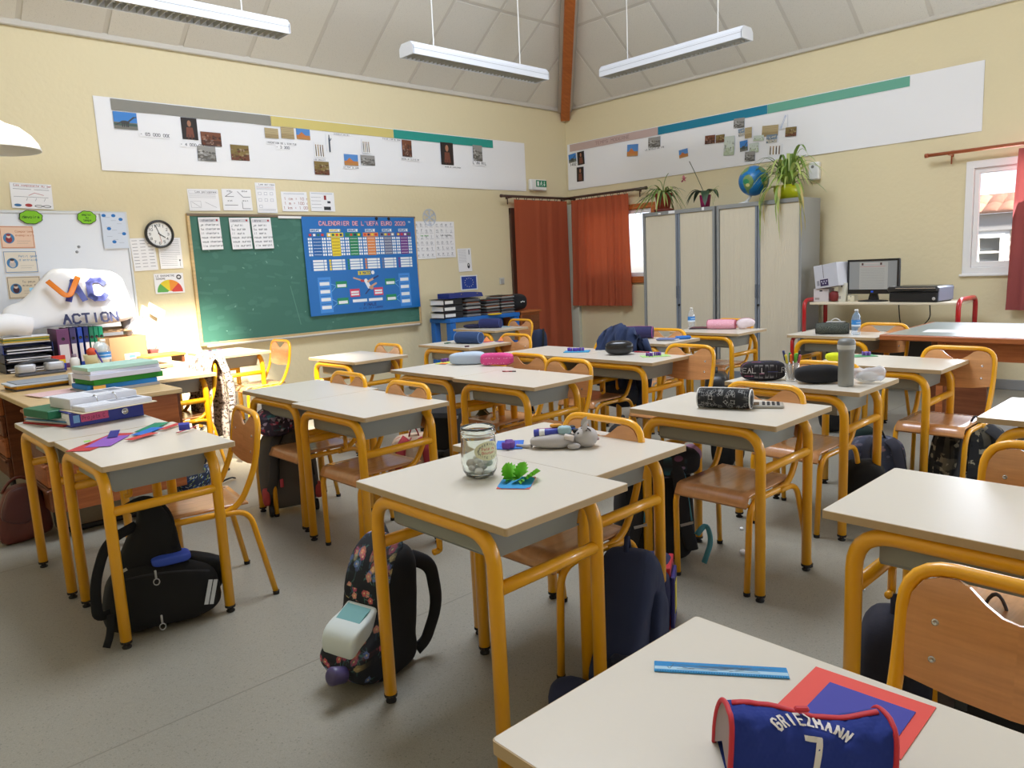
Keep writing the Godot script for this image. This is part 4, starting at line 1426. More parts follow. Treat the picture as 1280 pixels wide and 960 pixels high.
	for k in 12:
		var p := Vector2(128, 128) + Vector2(sin(TAU * (k + 1) / 12.0), -cos(TAU * (k + 1) / 12.0)) * 92.0
		words(im, str(k + 1), p.x - (0 if k < 9 else 0), p.y - 12, 24, 4, c8(30, 30, 32), true)
	for k in 60:
		var v := Vector2(sin(TAU * k / 60.0), -cos(TAU * k / 60.0))
		line(im, Vector2(128, 128) + v * 114, Vector2(128, 128) + v * 122, 2, c8(60, 60, 60))
	st = S()
	for k in 48:
		var a := TAU * k / 48.0
		var b := TAU * (k + 1) / 48.0
		tri(st, Vector3(0, 0, 0.022), Vector3(cos(a), sin(a), 0) * 0.111 + Vector3(0, 0, 0.022), Vector3(cos(b), sin(b), 0) * 0.111 + Vector3(0, 0, 0.022), Vector2(0.5, 0.5), Vector2(0.5 + cos(a) * 0.48, 0.5 - sin(a) * 0.48), Vector2(0.5 + cos(b) * 0.48, 0.5 - sin(b) * 0.48))
	obj("dial", st, tmat(im, 0.5), o)
	for h in [[deg_to_rad(122.0), 0.06, 0.007, "hour_hand", M.black], [deg_to_rad(-20.0), 0.092, 0.005, "minute_hand", M.black], [deg_to_rad(172.0), 0.085, 0.002, "second_hand", M.red]]:
		st = S()
		box_between(st, Vector3(-h[2] / 2, -0.015, 0.024), Vector3(h[2] / 2, h[1], 0.026), Transform3D(Basis(Vector3(0, 0, 1), -h[0]), Vector3.ZERO))
		obj(h[3], st, h[4], o)
	put_paper("list", "wall_sheet", "sheet with three columns of words, under the clock's left side", -5.935, 1.675, 0.212, 0.30, 0.003, 0.006, 0.03, "sheets under the clock")
	put_paper("rules", "wall_sheet", "sheet of lines with a small figure, under the clock's right side", -5.697, 1.68, 0.212, 0.29, 0.004, 0.006, 0.0, "sheets under the clock")
	put_paper("baro", "noise_chart", "noise chart with a green, yellow, orange and red fan", -5.738, 1.397, 0.272, 0.19, 0.003, 0.005, 0.0)
	put_paper("verb", "wall_sheet", "sheet on the verb with coloured ovals above the whiteboard", -6.778, 2.18, 0.305, 0.21, 0.003, 0.006, -0.03)
	# whiteboard
	o = thing("whiteboard", "glossy whiteboard behind the teacher's desk", "whiteboard", Vector3(-7.05, 1.45, 0))
	st = S()
	box_between(st, Vector3(-0.98, -0.6, 0.003), Vector3(0.98, 0.6, 0.016), Transform3D(), 0.003)
	obj("panel", st, mat(c8(234, 238, 246), 0.22), o)
	for r in [[-1.0, -0.6, 1.0, -0.615], [-1.0, 0.585, 1.0, 0.61]]:
		st = S()
		box_between(st, Vector3(r[0], r[1], 0.002), Vector3(r[2], r[3], 0.026), Transform3D(), 0.004)
		obj("frame_rail", st, mat(c8(214, 218, 222), 0.35, 0.3), o)
	st = S()
	box_between(st, Vector3(0.978, -0.6, 0.002), Vector3(1.0, 0.6, 0.026), Transform3D(), 0.004)
	obj("frame_rail", st, mat(c8(214, 218, 222), 0.35, 0.3), o)
	for q in [["card0", 1.838, "behaviour card with an orange border, topmost on the whiteboard"], ["card1", 1.633, "behaviour card with a blue border, the middle one on the whiteboard"], ["card2", 1.42, "behaviour card with a brown border, lowest on the whiteboard"]]:
		var c := sheet("behaviour_card", 0.245, 0.185, tmat(paper_image(q[0]), 0.4), null, Transform3D(Basis(Vector3(0, 0, 1), -0.01), Vector3(-6.93, q[1], 0.018)), 0.003)
		tag(c, q[2], "card", "behaviour cards on the whiteboard")
	put_paper("blobs", "wall_sheet", "pale blue sheet with blue blobs at the whiteboard's right edge", -6.172, 1.89, 0.205, 0.315, 0.03, 0.006, 0.0)
	for q in [[-6.812, 2.003, 0.165, "devoirs", "green cloud that reads devoirs on the whiteboard's top edge"], [-6.385, 2.005, 0.145, "emploi du temps", "green cloud sign in three lines, farther right on the whiteboard's top edge"]]:
		var cl := thing("cloud_sign", q[4], "sign", Vector3(q[0], q[1], 0.03), 0.0, "green cloud signs")
		var pts := PackedVector2Array()
		var pin := PackedVector2Array()
		for i in 44:
			var a := TAU * i / 44.0
			var r := 1.0 + 0.10 * absf(sin(a * 4.0 + 0.4))
			pts.append(Vector2(cos(a) * r * q[2] * 0.5, sin(a) * r * 0.055))
			pin.append(Vector2(cos(a) * (r - 0.07) * q[2] * 0.5, sin(a) * (r - 0.1) * 0.055))
		st = S()
		prism(st, pts, 0.0, 0.001)
		obj("outline", st, mat(c8(30, 50, 20), 0.7), cl)
		var ci := img(176, 112, c8(132, 200, 40))
		if q[3] == "devoirs":
			words(ci, "devoirs", 90, 44, 21, 3.6, c8(24, 60, 24), true)
		else:
			words(ci, "emploi", 90, 22, 17, 3, c8(24, 60, 24), true)
			words(ci, "du", 90, 48, 17, 3, c8(24, 60, 24), true)
			words(ci, "temps", 90, 72, 17, 3, c8(24, 60, 24), true)
		st = S()
		prism(st, pin, 0.001, 0.0018)
		obj("face", st, tmat(ci), cl)
	for p in [Vector3(-6.476, 1.752, 0.017), Vector3(-6.496, 1.708, 0.017)]:
		st = S(true)
		lathe(st, [Vector2(0, 0.009), Vector2(0.011, 0.007), Vector2(0.013, 0)], 12, T(Vector3.ZERO, PI / 2))
		o = obj("magnet", st, mat(c8(150, 152, 158), 0.4))
		o.position = p
		tag(o, "small grey magnet on the empty whiteboard, the %s of the pair" % ("upper" if p.y > 1.73 else "lower"), "magnet", "grey whiteboard magnets")
	# siren box on the right-hand wall
	o = thing("siren_box", "white plastic box on the wall behind the spider plant in the yellow pot", "alarm box", Vector3(0, 2.285, 3.69), -PI / 2)
	st = S()
	box(st, Vector3(0, 0, 0.035), Vector3(0.115, 0.19, 0.07), 0.012)
	obj("housing", st, M.white, o)
	st = S(true)
	lathe(st, [Vector2(0.0, 0.0), Vector2(0.016, 0.0), Vector2(0.016, 0.004), Vector2(0.009, 0.004), Vector2(0.008, 0.001), Vector2(0, 0.001)], 16, T(Vector3(-0.01, 0.045, 0.07), PI / 2))
	obj("push_button", st, mat(c8(120, 122, 124), 0.4), o)

# ------------------------------------------------------------------ curtains, lamps, cabinets, computer table
func curtain(called: String, label: String, w: float, h: float, folds: float, amp: float, m: Material, xf: Transform3D, rings: int, flare := 0.0) -> void:
	var o := thing(called, label, "curtain")
	o.transform = xf
	var sd := rng.randf() * 50
	var st := S(true)
	var f := func(u: float, v: float, off: float) -> Vector3:
		var uu := u + 0.012 * sin(u * 17 + sd) * (1 - v)
		var ph := uu * folds * TAU + sd + 1.2 * noise.get_noise_2d(u * 90 + sd * 9, v * 14)
		var a := amp * (0.35 + 0.65 * pow(1 - v, 0.6)) * (0.6 + 0.5 * sin(u * 9 + sd))
		return Vector3((u - 0.5) * w * (1.0 + flare * (1 - v)), (v - 1) * h, sin(ph) * a + 0.3 * a * sin(ph * 2.3 + 1) + off)
	surf(st, int(folds * 14), 24, func(u: float, v: float) -> Vector3: return f.call(u, v, 0.0))
	obj("panel", st, m, o)
	st = S(true)
	surf(st, int(folds * 14), 2, func(u: float, v: float) -> Vector3: return f.call(u, v * 0.035, 0.004))
	obj("hem", st, m, o)
	for i in rings:
		st = S(true)
		var c := Vector3((float(i) + 0.5) / rings * w - w / 2, 0.018, 0)
		var p := PackedVector3Array()
		for k in 17:
			p.append(c + Vector3(0.0, cos(TAU * k / 16.0), sin(TAU * k / 16.0)) * 0.024)
		tube(st, p, 0.004, 6)
		obj("ring", st, M.rod, o)

func rod(label: String, a: Vector3, b: Vector3, r: float, m: Material, brackets: Array, n: Vector3) -> void:
	var o := thing("curtain_rod", label, "curtain rod", a)
	var st := S(true)
	tube(st, P3([Vector3.ZERO, (b - a) * 0.5, b - a]), r, 12)
	obj("pole", st, m, o)
	for e in [Vector3.ZERO, b - a]:
		st = S(true)
		tube(st, P3([e, e + (b - a).normalized() * (0.03 if e != Vector3.ZERO else -0.03)]), r * 1.25, 12)
		obj("end_cap", st, m, o)
	for t in brackets:
		st = S()
		var c: Vector3 = (b - a) * float(t)
		var k := Basis(Vector3.UP.cross(n), Vector3.UP, n)
		box_between(st, Vector3(-0.012, -0.03, 0), Vector3(0.012, 0.03, 0.006), Transform3D(k, c - n * (n.dot(a))))
		box_between(st, Vector3(-0.006, -0.022, 0), Vector3(0.006, -0.010, absf(n.dot(a)) + 0.01), Transform3D(k, c - n * (n.dot(a))))
		box_between(st, Vector3(-0.006, -0.1, absf(n.dot(a)) * 0.2), Vector3(0.006, -0.02, absf(n.dot(a)) * 0.2 + 0.008), Transform3D(k, c - n * (n.dot(a))))
		obj("bracket", st, m, o)

func lamp(label: String, c: Vector3, len: float, turn: float) -> void:
	var o := thing("pendant_luminaire", label, "ceiling light", c, turn, "white hanging tube lights, switched off")
	var pr := PackedVector2Array([Vector2(-0.1, 0.0), Vector2(0.1, 0.0), Vector2(0.105, 0.006), Vector2(0.105, 0.075), Vector2(0.07, 0.115), Vector2(-0.07, 0.115), Vector2(-0.105, 0.075), Vector2(-0.105, 0.006)])
	var along := Transform3D(Basis(Vector3(0, 0, 1), Vector3(0, 1, 0), Vector3(-1, 0, 0)), Vector3.ZERO)
	var st := S()
	prism(st, PackedVector2Array([Vector2(-0.105, 0.0), Vector2(-0.092, 0.0), Vector2(-0.092, 0.05), Vector2(0.092, 0.05), Vector2(0.092, 0.0), Vector2(0.105, 0.0), Vector2(0.105, 0.075), Vector2(0.07, 0.115), Vector2(-0.07, 0.115), Vector2(-0.105, 0.075)]), -len / 2, len / 2, along)
	obj("housing", st, M.lampwhite, o)
	for s in [-1.0, 1.0]:
		st = S()
		prism(st, pr, len / 2 * s - 0.006, len / 2 * s + 0.006, along)
		obj("end_cap", st, M.lampwhite, o)
		st = S()
		tube(st, P3([Vector3(len * 0.32 * s, 0.11, 0), Vector3(len * 0.32 * s, 0.5, 0.004), Vector3(len * 0.32 * s, 4.75 - c.y, 0)]), 0.006, 6)
		obj("chain", st, M.white, o)
		st = S()
		box_between(st, Vector3(-len / 2, 0.05, 0.1055 * s - 0.0005), Vector3(len / 2, 0.053, 0.1055 * s + 0.0005))
		obj("seam", st, mat(c8(150, 154, 162), 0.5), o)
	# louvre under the tubes: cross blades along a recessed reflector
	st = S()
	var n := int(len / 0.05)
	for i in n:
		var x := (float(i) + 0.5) / n * len - len / 2
		box_between(st, Vector3(x - 0.002, 0.004, -0.092), Vector3(x + 0.002, 0.046, 0.092))
	var lv := obj("louvre", st, mat(c8(196, 194, 184), 0.35, 0.5), o)
	lv.set_meta("kind", "stuff")
	for z in [-0.045, 0.045]:
		st = S(true)
		tube(st, P3([Vector3(-len / 2 + 0.04, 0.042, z), Vector3(len / 2 - 0.04, 0.042, z)]), 0.008, 8)
		obj("tube", st, mat(c8(226, 226, 220), 0.4), o)

func cabinet(label: String, z0: float, turn_handle: float) -> Node3D:
	var w := 1.01
	var h := 1.98
	var o := thing("tambour_cabinet", label, "cabinet", Vector3(-0.6, 0, z0 + w / 2), -PI / 2, "grey metal cabinets with cream tambour doors")
	var st := S()
	box_between(st, Vector3(-w / 2, 0.0, -0.44), Vector3(-w / 2 + 0.03, h, 0), Transform3D(), 0.003)
	box_between(st, Vector3(w / 2 - 0.03, 0.0, -0.44), Vector3(w / 2, h, 0), Transform3D(), 0.003)
	box_between(st, Vector3(-w / 2 + 0.03, h - 0.045, -0.44), Vector3(w / 2 - 0.03, h, 0), Transform3D(), 0.003)
	box_between(st, Vector3(-w / 2 + 0.03, 0.08, -0.44), Vector3(w / 2 - 0.03, h - 0.045, -0.43))
	obj("body", st, M.metal, o)
	st = S()
	box_between(st, Vector3(-w / 2 + 0.03, 0.0, -0.43), Vector3(w / 2 - 0.03, 0.085, -0.002), Transform3D(), 0.003)
	obj("plinth", st, mat(c8(120, 128, 138), 0.45), o)
	for s in [-1.0, 1.0]:
		st = S(true)
		var a := 0.012
		var b := w / 2 - 0.034
		var x0: float = a if s > 0 else -b
		surf(st, 26 * 4, 1, func(u: float, v: float) -> Vector3:
			return Vector3(lerpf(x0, x0 + b - a, u), lerpf(0.086, h - 0.046, v), -0.018 + 0.0035 * absf(sin(u * 26 * PI))))
		obj("tambour_door", st, M.tambour, o)
		st = S()
		box_between(st, Vector3(0.004 if s > 0 else -0.03, 0.086, -0.02), Vector3(0.03 if s > 0 else -0.004, h - 0.046, -0.004), Transform3D(), 0.003)
		var hb := obj("meeting_stile", st, mat(c8(126, 134, 146), 0.4), o)
		st = S()
		box_between(st, Vector3(0.008 if s > 0 else -0.026, 0.93, -0.004), Vector3(0.024 if s > 0 else -0.01, 1.08, 0.008), Transform3D(), 0.004)
		obj("handle", st, mat(c8(104, 110, 120), 0.4), hb)
	st = S(true)
	lathe(st, [Vector2(0, 0.022), Vector2(0.011, 0.021), Vector2(0.013, 0)], 14, T(Vector3(0.018, 0.85, -0.003), PI / 2))
	obj("lock", st, M.black, o)
	return o

func make_furniture() -> void:
	M.rod = mat(c8(74, 48, 38), 0.45)
	var cur := cloth(c8(176, 88, 56), 0.15)
	cur.backlight_enabled = true
	cur.backlight = c8(160, 70, 36)
	var cur2 := cloth(c8(146, 72, 70), 0.2)
	cur2.backlight_enabled = true
	cur2.backlight = c8(90, 40, 36)
	M.lampwhite = mat(c8(226, 230, 238), 0.35)
	curtain("curtain", "long orange curtain hanging over the door by the corner", 1.06, 2.2, 4.0, 0.022, cur, T(Vector3(-0.665, 2.295, 0.1)), 7, 0.05)
	curtain("curtain", "short orange curtain drawn across the corner window", 1.02, 1.5, 8.0, 0.026, cur, T(Vector3(-0.1, 2.30, 0.67), 0, -PI / 2), 9, 0.04)
	curtain("curtain", "dark red curtain at the street window, right of the printer", 0.72, 1.47, 5.0, 0.035, cur2, T(Vector3(-0.11, 2.245, 5.98), 0, -PI / 2), 6, 0.12)
	rod("dark brown curtain rod over the door beside the corner", Vector3(-1.4, 2.335, 0.1), Vector3(-0.05, 2.335, 0.1), 0.017, M.rod, [0.12, 0.93], Vector3(0, 0, 1))
	rod("dark brown curtain rod over the corner window", Vector3(-0.1, 2.34, 0.05), Vector3(-0.1, 2.34, 1.45), 0.017, M.rod, [0.06, 0.9], Vector3(-1, 0, 0))
	rod("copper-coloured curtain rod over the street window", Vector3(-0.11, 2.285, 4.86), Vector3(-0.11, 2.285, 6.9), 0.017, mat(c8(164, 84, 46), 0.35, 0.1, 0.3), [0.09, 0.9], Vector3(-1, 0, 0))
	lamp("hanging tube light nearest the orange corner beam, along the chalkboard wall", Vector3(-3.04, 3.375, 1.6), 1.8, 0.0)
	lamp("hanging tube light farthest along the chalkboard wall, cut by the picture's top edge", Vector3(-6.12, 3.335, 1.6), 1.9, 0.0)
	lamp("hanging tube light in front of the window wall", Vector3(-1.4, 3.45, 2.76), 1.74, PI / 2)
	# domed pendant shade at the far left
	var o := thing("pendant_lamp", "white domed lamp shade hanging at the far left", "lamp", Vector3(-7.22, 2.33, 1.36))
	var st := S(true)
	lathe(st, [Vector2(0.25, 0), Vector2(0.252, 0.006), Vector2(0.235, 0.05), Vector2(0.20, 0.10), Vector2(0.14, 0.15), Vector2(0.06, 0.18), Vector2(0.03, 0.2), Vector2(0.0, 0.2)], 40)
	lathe(st, [Vector2(0, 0.19), Vector2(0.06, 0.172), Vector2(0.135, 0.143), Vector2(0.195, 0.095), Vector2(0.23, 0.047), Vector2(0.246, 0.002), Vector2(0.25, 0)], 40)
	obj("shade", st, mat(c8(228, 228, 224), 0.4), o)
	st = S(true)
	tube(st, P3([Vector3(0, 0.2, 0), Vector3(0, 2.2, 0)]), 0.005, 6)
	obj("cord", st, M.white, o)
	st = S(true)
	lathe(st, [Vector2(0.0, 0.05), Vector2(0.03, 0.07), Vector2(0.034, 0.09), Vector2(0.02, 0.14), Vector2(0.018, 0.19)], 16)
	obj("bulb", st, mat(c8(232, 230, 222), 0.3), o)
	var c1 := cabinet("cream-doored metal cabinet nearer the curtains, terracotta pot and orchid on top", 1.77, 0.0)
	cabinet("cream-doored metal cabinet with the globe and the trailing yellow pot on top", 2.805, 0.0)
	for q in [[-0.27, 0.04, 0.03], [-0.12, 0.09, 0.045], [0.34, 0.03, 0.05]]:
		st = S()
		box_between(st, Vector3(q[0], 1.944, 0.0005), Vector3(q[0] + q[1], 1.944 + q[2] * 0.7, 0.002))
		obj("sticker", st, M.paper, c1)
	# computer table
	o = thing("computer_table", "computer table with bent red tube legs against the window wall", "table", Vector3(-0.55, 0, 4.64), -PI / 2)
	st = S()
	box_between(st, Vector3(-0.8, 0.55, -0.35), Vector3(0.78, 0.575, 0.42), Transform3D(), 0.004)
	obj("tabletop", st, M.top, o)
	st = S()
	box_between(st, Vector3(-0.68, 0.862, -0.36), Vector3(0.71, 0.885, 0.16), Transform3D(), 0.004)
	obj("upper_shelf", st, mat(c8(226, 214, 190), 0.4), o)
	for x in [-0.72, 0.72]:
		st = S(true)
		tube(st, fil([Vector3(x, 0.55, -0.32), Vector3(x, 0.91, -0.32), Vector3(x, 0.91, 0.19), Vector3(x, 0.55, 0.19)], 0.09, 6), 0.021, 12)
		obj("shelf_arch", st, M.red, o)
	for x in [-0.76, 0.74]:
		st = S(true)
		tube(st, fil([Vector3(x, 0.02, -0.3), Vector3(x, 0.535, -0.3), Vector3(x, 0.535, 0.37), Vector3(x, 0.02, 0.37)], 0.07, 6), 0.02, 12)
		obj("leg_frame", st, M.red, o)
	st = S()
	box_between(st, Vector3(-0.7, 0.2, -0.33), Vector3(0.7, 0.5, -0.31))
	obj("modesty_panel", st, mat(c8(60, 56, 54), 0.6), o)
	# monitor
	var sx := T(Vector3(-0.5, 0.885, 4.52), 0, -PI / 2 - 0.05)
	o = thing("computer_monitor", "black flat monitor showing a grey document page", "monitor")
	o.transform = sx
	st = S()
	box_between(st, Vector3(-0.255, 0.075, -0.02), Vector3(0.255, 0.42, 0.02), Transform3D(), 0.008)
	obj("casing", st, M.black, o)
	st = S()
	for r in [[-0.255, 0.075, 0.255, 0.12], [-0.255, 0.4, 0.255, 0.42], [-0.255, 0.12, -0.235, 0.4], [0.235, 0.12, 0.255, 0.4]]:
		box_between(st, Vector3(r[0], r[1], 0.019), Vector3(r[2], r[3], 0.027), Transform3D(), 0.002)
	obj("bezel", st, mat(c8(26, 26, 28), 0.3), o)
	var im := img(320, 200, c8(128, 130, 130))
	rect(im, 70, 8, 190, 192, c8(156, 156, 152))
	rect(im, 84, 12, 12, 16, c8(70, 40, 40))
	rect(im, 208, 12, 12, 16, c8(70, 40, 40))
	line(im, Vector2(110, 16), Vector2(196, 16), 4, c8(180, 160, 160))
	line(im, Vector2(76, 38), Vector2(240, 38), 3, c8(170, 110, 110))
	for i in 12:
		scribble(im, 78, 54 + i * 12, 160, c8(124, 124, 124), 2)
	var sm := tmat(im, 0.3)
	sm.emission_enabled = true
	sm.emission_texture = sm.albedo_texture
	sm.emission_energy_multiplier = 0.25
	sm.emission_operator = BaseMaterial3D.EMISSION_OP_ADD
	sheet("screen", 0.47, 0.28, sm, o, on_front(Vector3(0, 0.26, 0.0205)))
	var al := AreaLight3D.new()
	al.name = "screen_light"
	al.area_size = Vector2(0.46, 0.27)
	al.light_energy = 0.05
	al.shadow_enabled = true
	al.position = Vector3(0, 0.26, 0.03)
	al.rotation.y = PI
	o.add_child(al)
	st = S()
	prism(st, PackedVector2Array([Vector2(-0.05, 0.01), Vector2(0.05, 0.01), Vector2(0.035, 0.08), Vector2(-0.035, 0.08)]), -0.03, 0.0)
	obj("neck", st, M.black, o)
	st = S(true)
	lathe(st, [Vector2(0, 0), Vector2(0.12, 0), Vector2(0.118, 0.008), Vector2(0.03, 0.018), Vector2(0, 0.018)], 28, T(Vector3(0, 0, 0)), 1.2)
	obj("base", st, M.black, o)
	var led := mat(c8(40, 90, 220), 0.3)
	st = S()
	box_between(st, Vector3(-0.012, 0.088, 0.027), Vector3(0.012, 0.106, 0.029), Transform3D(), 0.001)
	obj("power_button", st, led, o)
	# printer
	o = thing("printer", "black flatbed printer at the street-window end of the computer table", "printer")
	o.transform = T(Vector3(-0.52, 0.885, 4.98), 0, -PI / 2 - 0.12)
	st = S()
	box_between(st, Vector3(-0.24, 0.0, -0.16), Vector3(0.21, 0.1, 0.16), Transform3D(), 0.012)
	obj("body", st, M.black, o)
	st = S()
	box_between(st, Vector3(-0.255, 0.1, -0.17), Vector3(0.22, 0.15, 0.175), Transform3D(), 0.014)
	obj("lid", st, mat(c8(38, 38, 40), 0.3), o)
	st = S()
	box_between(st, Vector3(-0.14, 0.085, 0.155), Vector3(0.08, 0.094, 0.168), Transform3D(), 0.003)
	obj("paper_slot", st, mat(c8(12, 12, 12), 0.5), o)
	st = S()
	box_between(st, Vector3(-0.17, 0.13, 0.174), Vector3(0.2, 0.138, 0.178), Transform3D(), 0.001)
	obj("trim_strip", st, M.chrome, o)
	st = S()
	box_between(st, Vector3(0.209, 0.012, -0.15), Vector3(0.222, 0.14, 0.15), Transform3D(), 0.005)
	obj("side_cover", st, mat(c8(116, 120, 138), 0.35), o)
	st = S(true)
	lathe(st, [Vector2(0, 0.003), Vector2(0.014, 0.003), Vector2(0.015, 0)], 16, T(Vector3(0.18, 0.035, 0.16), PI / 2))
	obj("badge", st, mat(c8(190, 188, 186), 0.4), o)
	# boxes beside the monitor
	o = thing("carton", "white carton tilted on top of smaller boxes left of the monitor", "box")
	o.transform = T(Vector3(-0.5, 1.035, 4.13), 0, -PI / 2 - 0.25, 0.14)
	st = S()
	box_between(st, Vector3(-0.14, 0, -0.1), Vector3(0.14, 0.24, 0.12), Transform3D(), 0.003)
	obj("box_body", st, mat(c8(204, 206, 216), 0.7), o)
	im = img(128, 72, c8(206, 206, 214))
	rect(im, 40, 8, 84, 58, c8(58, 44, 84))
	for i in 5:
		disc(im, Vector2(56 + i * 13, 26 + (i % 2) * 18), 9, 7, c8(180, 176, 196))
	rect(im, 6, 14, 26, 44, c8(150, 150, 160))
	sheet("print_label", 0.15, 0.085, tmat(im), o, on_front(Vector3(-0.045, 0.055, 0.1205)))
	st = S()
	box_between(st, Vector3(-0.03, 0.1, 0.1195), Vector3(-0.024, 0.24, 0.1205))
	obj("tape", st, mat(c8(90, 88, 86), 0.4), o)
	for b in [["small_carton", "small white carton under the tilted carton", Vector3(-0.5, 0.885, 4.02), Vector3(0.16, 0.135, 0.14), c8(206, 200, 202)], ["software_box", "narrow cream box standing right of the small white carton", Vector3(-0.5, 0.885, 4.235), Vector3(0.075, 0.19, 0.14), c8(206, 204, 190)], ["small_box", "tiny cream box tucked behind the monitor's foot", Vector3(-0.5, 0.885, 4.32), Vector3(0.07, 0.06, 0.1), c8(214, 206, 180)]]:
		o = thing(b[0], b[1], "box", b[2], -PI / 2)
		st = S()
		box(st, Vector3(0, b[3].y / 2, 0), b[3], 0.003)
		obj("box_body", st, mat(b[4], 0.7), o)
		st = S()
		box_between(st, Vector3(-b[3].x * 0.4, b[3].y * 0.15, b[3].z / 2), Vector3(-b[3].x * 0.1, b[3].y * 0.3, b[3].z / 2 + 0.0006))
		obj("print_label", st, mat(c8(150, 144, 140), 0.7), o)
		st = S()
		box_between(st, Vector3(-b[3].x * 0.1, b[3].y * 0.78, b[3].z / 2), Vector3(b[3].x * 0.08, b[3].y * 0.9, b[3].z / 2 + 0.0006))
		obj("print_mark", st, mat(c8(70, 66, 70), 0.7), o)
	st = S(true)
	blob(st, Vector3(0, 0.035, 0), Vector3(0.04, 0.035, 0.035), 0.9, 0.004)
	o = obj("orange_ball", st, mat(c8(204, 84, 40), 0.5))
	o.position = Vector3(-0.42, 0.885, 4.155)
	tag(o, "small orange ball beside the small white carton", "ball")
	st = S(true)
	blob(st, Vector3(0, 0.055, 0), Vector3(0.05, 0.055, 0.05), 0.8, 0.004)
	o = obj("red_bundle", st, mat(c8(120, 34, 34), 0.6))
	o.position = Vector3(-0.56, 0.885, 4.155)
	tag(o, "dark red bundle squeezed under the tilted carton", "bundle")
	# tissue box, keyboard, papers on the lower top
	o = thing("tissue_box", "white cardboard box with handle on the lower computer table top", "box", Vector3(-0.62, 0.575, 4.2), -PI / 2 + 0.2)
	st = S()
	box(st, Vector3(0, 0.055, 0), Vector3(0.17, 0.11, 0.12), 0.004)
	obj("box_body", st, M.white, o)
	st = S()
	box_between(st, Vector3(-0.05, 0.02, 0.06), Vector3(-0.015, 0.06, 0.061))
	obj("barcode", st, mat(c8(110, 110, 112), 0.7), o)
	st = S(true)
	tube(st, bend(Vector3(-0.05, 0.11, 0), Vector3(0, 0.17, 0), Vector3(0.05, 0.11, 0)), 0.013, 8, 0.4)
	obj("carry_handle", st, M.white, o)
	o = thing("keyboard", "black keyboard lying on the lower computer table top", "keyboard", Vector3(-0.72, 0.575, 4.62), -PI / 2)
	st = S()
	box(st, Vector3(0, 0.011, 0), Vector3(0.44, 0.022, 0.15), 0.005)
	obj("keyboard_case", st, M.black, o)
	st = S()
	for j in 5:
		for i in 15:
			box(st, Vector3(-0.2 + i * 0.0285, 0.025, -0.055 + j * 0.027), Vector3(0.022, 0.007, 0.021), 0.002)
	obj("keys", st, mat(c8(44, 44, 46), 0.5), o).set_meta("kind", "stuff")
	o = thing("paper_stack", "flat white box of paper behind the keyboard", "paper", Vector3(-0.45, 0.575, 4.62), -PI / 2)
	st = S()
	box(st, Vector3(0, 0.04, 0), Vector3(0.3, 0.08, 0.2), 0.003)
	obj("pile", st, mat(c8(206, 200, 186), 0.7), o)
	for q in [[4.66, 0.05], [4.95, -0.08]]:
		st = S(true)
		tube(st, fil([Vector3(-0.2, 0.862, q[0]), Vector3(-0.22, 0.7, q[0] + 0.02), Vector3(-0.24, 0.58, q[0] + q[1])], 0.05), 0.006, 6)
		o = obj("cable", st, M.black)
		tag(o, "black cable hanging under the computer shelf below the %s" % ["monitor", "printer"][0 if q[0] < 4.8 else 1], "cable")
	# brown table
	o = thing("work_table", "big brown table with a grey-green top beside the computer table", "table", Vector3(-1.96, 0, 6.1))
	st = S()
	box_between(st, Vector3(-0.6, 0.728, -0.75), Vector3(0.56, 0.768, 0.75), Transform3D(), 0.006)
	obj("tabletop", st, M.orangewood, o)
	st = S()
	box_between(st, Vector3(-0.565, 0.768, -0.715), Vector3(0.525, 0.7705, 0.715), Transform3D(), 0.001)
	obj("desk_pad", st, mat(c8(150, 162, 160), 0.28), o)
	st = S()
	box_between(st, Vector3(-0.54, 0.6, -0.35), Vector3(-0.515, 0.728, 0.7))
	obj("apron", st, M.orangewood, o)
	st = S()
	box_between(st, Vector3(-0.55, 0.0, -0.36), Vector3(-0.1, 0.728, -0.33), Transform3D(), 0.002)
	box_between(st, Vector3(-0.55, 0.0, -0.33), Vector3(-0.52, 0.6, -0.05), Transform3D(), 0.002)
	obj("leg_panel", st, M.darkwood, o)
	st = S()
	box_between(st, Vector3(-0.556, 0.0, -0.366), Vector3(-0.52, 0.728, -0.32), Transform3D(), 0.002)
	obj("leg_post", st, M.orangewood, o)
	for x in [-0.5, 0.5]:
		st = S()
		box(st, Vector3(x, 0.364, 0.7), Vector3(0.05, 0.728, 0.05), 0.004)
		obj("leg", st, M.darkwood, o)
	st = S()
	box(st, Vector3(0.5, 0.364, -0.7), Vector3(0.05, 0.728, 0.05), 0.004)
	obj("leg", st, M.darkwood, o)
	for q in [[Vector3(-2.19, 0.7706, 5.7), 0.1, "white sheet of paper near the corner of the brown table"], [Vector3(-2.15, 0.7706, 6.02), 0.7, "white sheet of paper lying slantwise on the brown table"], [Vector3(-2.3, 0.7706, 6.3), -0.2, "white sheet at the brown table's edge, partly out of view"]]:
		st = S()
		box(st, Vector3(0, 0.0007, 0), Vector3(0.21, 0.0014, 0.297))
		o = obj("loose_sheet", st, M.paper)
		o.transform = T(q[0], 0, q[1])
		tag(o, q[2], "paper", "sheets on the brown table")
	# dark wooden chair at the brown table
	o = thing("wooden_chair", "dark brown bentwood chair beside the brown table, cut by the picture's edge", "chair", Vector3(-1.6, 0, 6.42), 0.5)
	st = S()
	box_between(st, Vector3(-0.2, 0.41, -0.2), Vector3(0.2, 0.44, 0.2), Transform3D(), 0.012)
	obj("seat", st, M.darkwood, o)
	for p in [Vector3(-0.18, 0, -0.18), Vector3(0.18, 0, -0.18), Vector3(-0.18, 0, 0.18), Vector3(0.18, 0, 0.18)]:
		st = S(true)
		tube(st, P3([p, p + Vector3(0, 0.42, 0)]), 0.018, 8)
		obj("leg", st, M.darkwood, o)
	st = S(true)
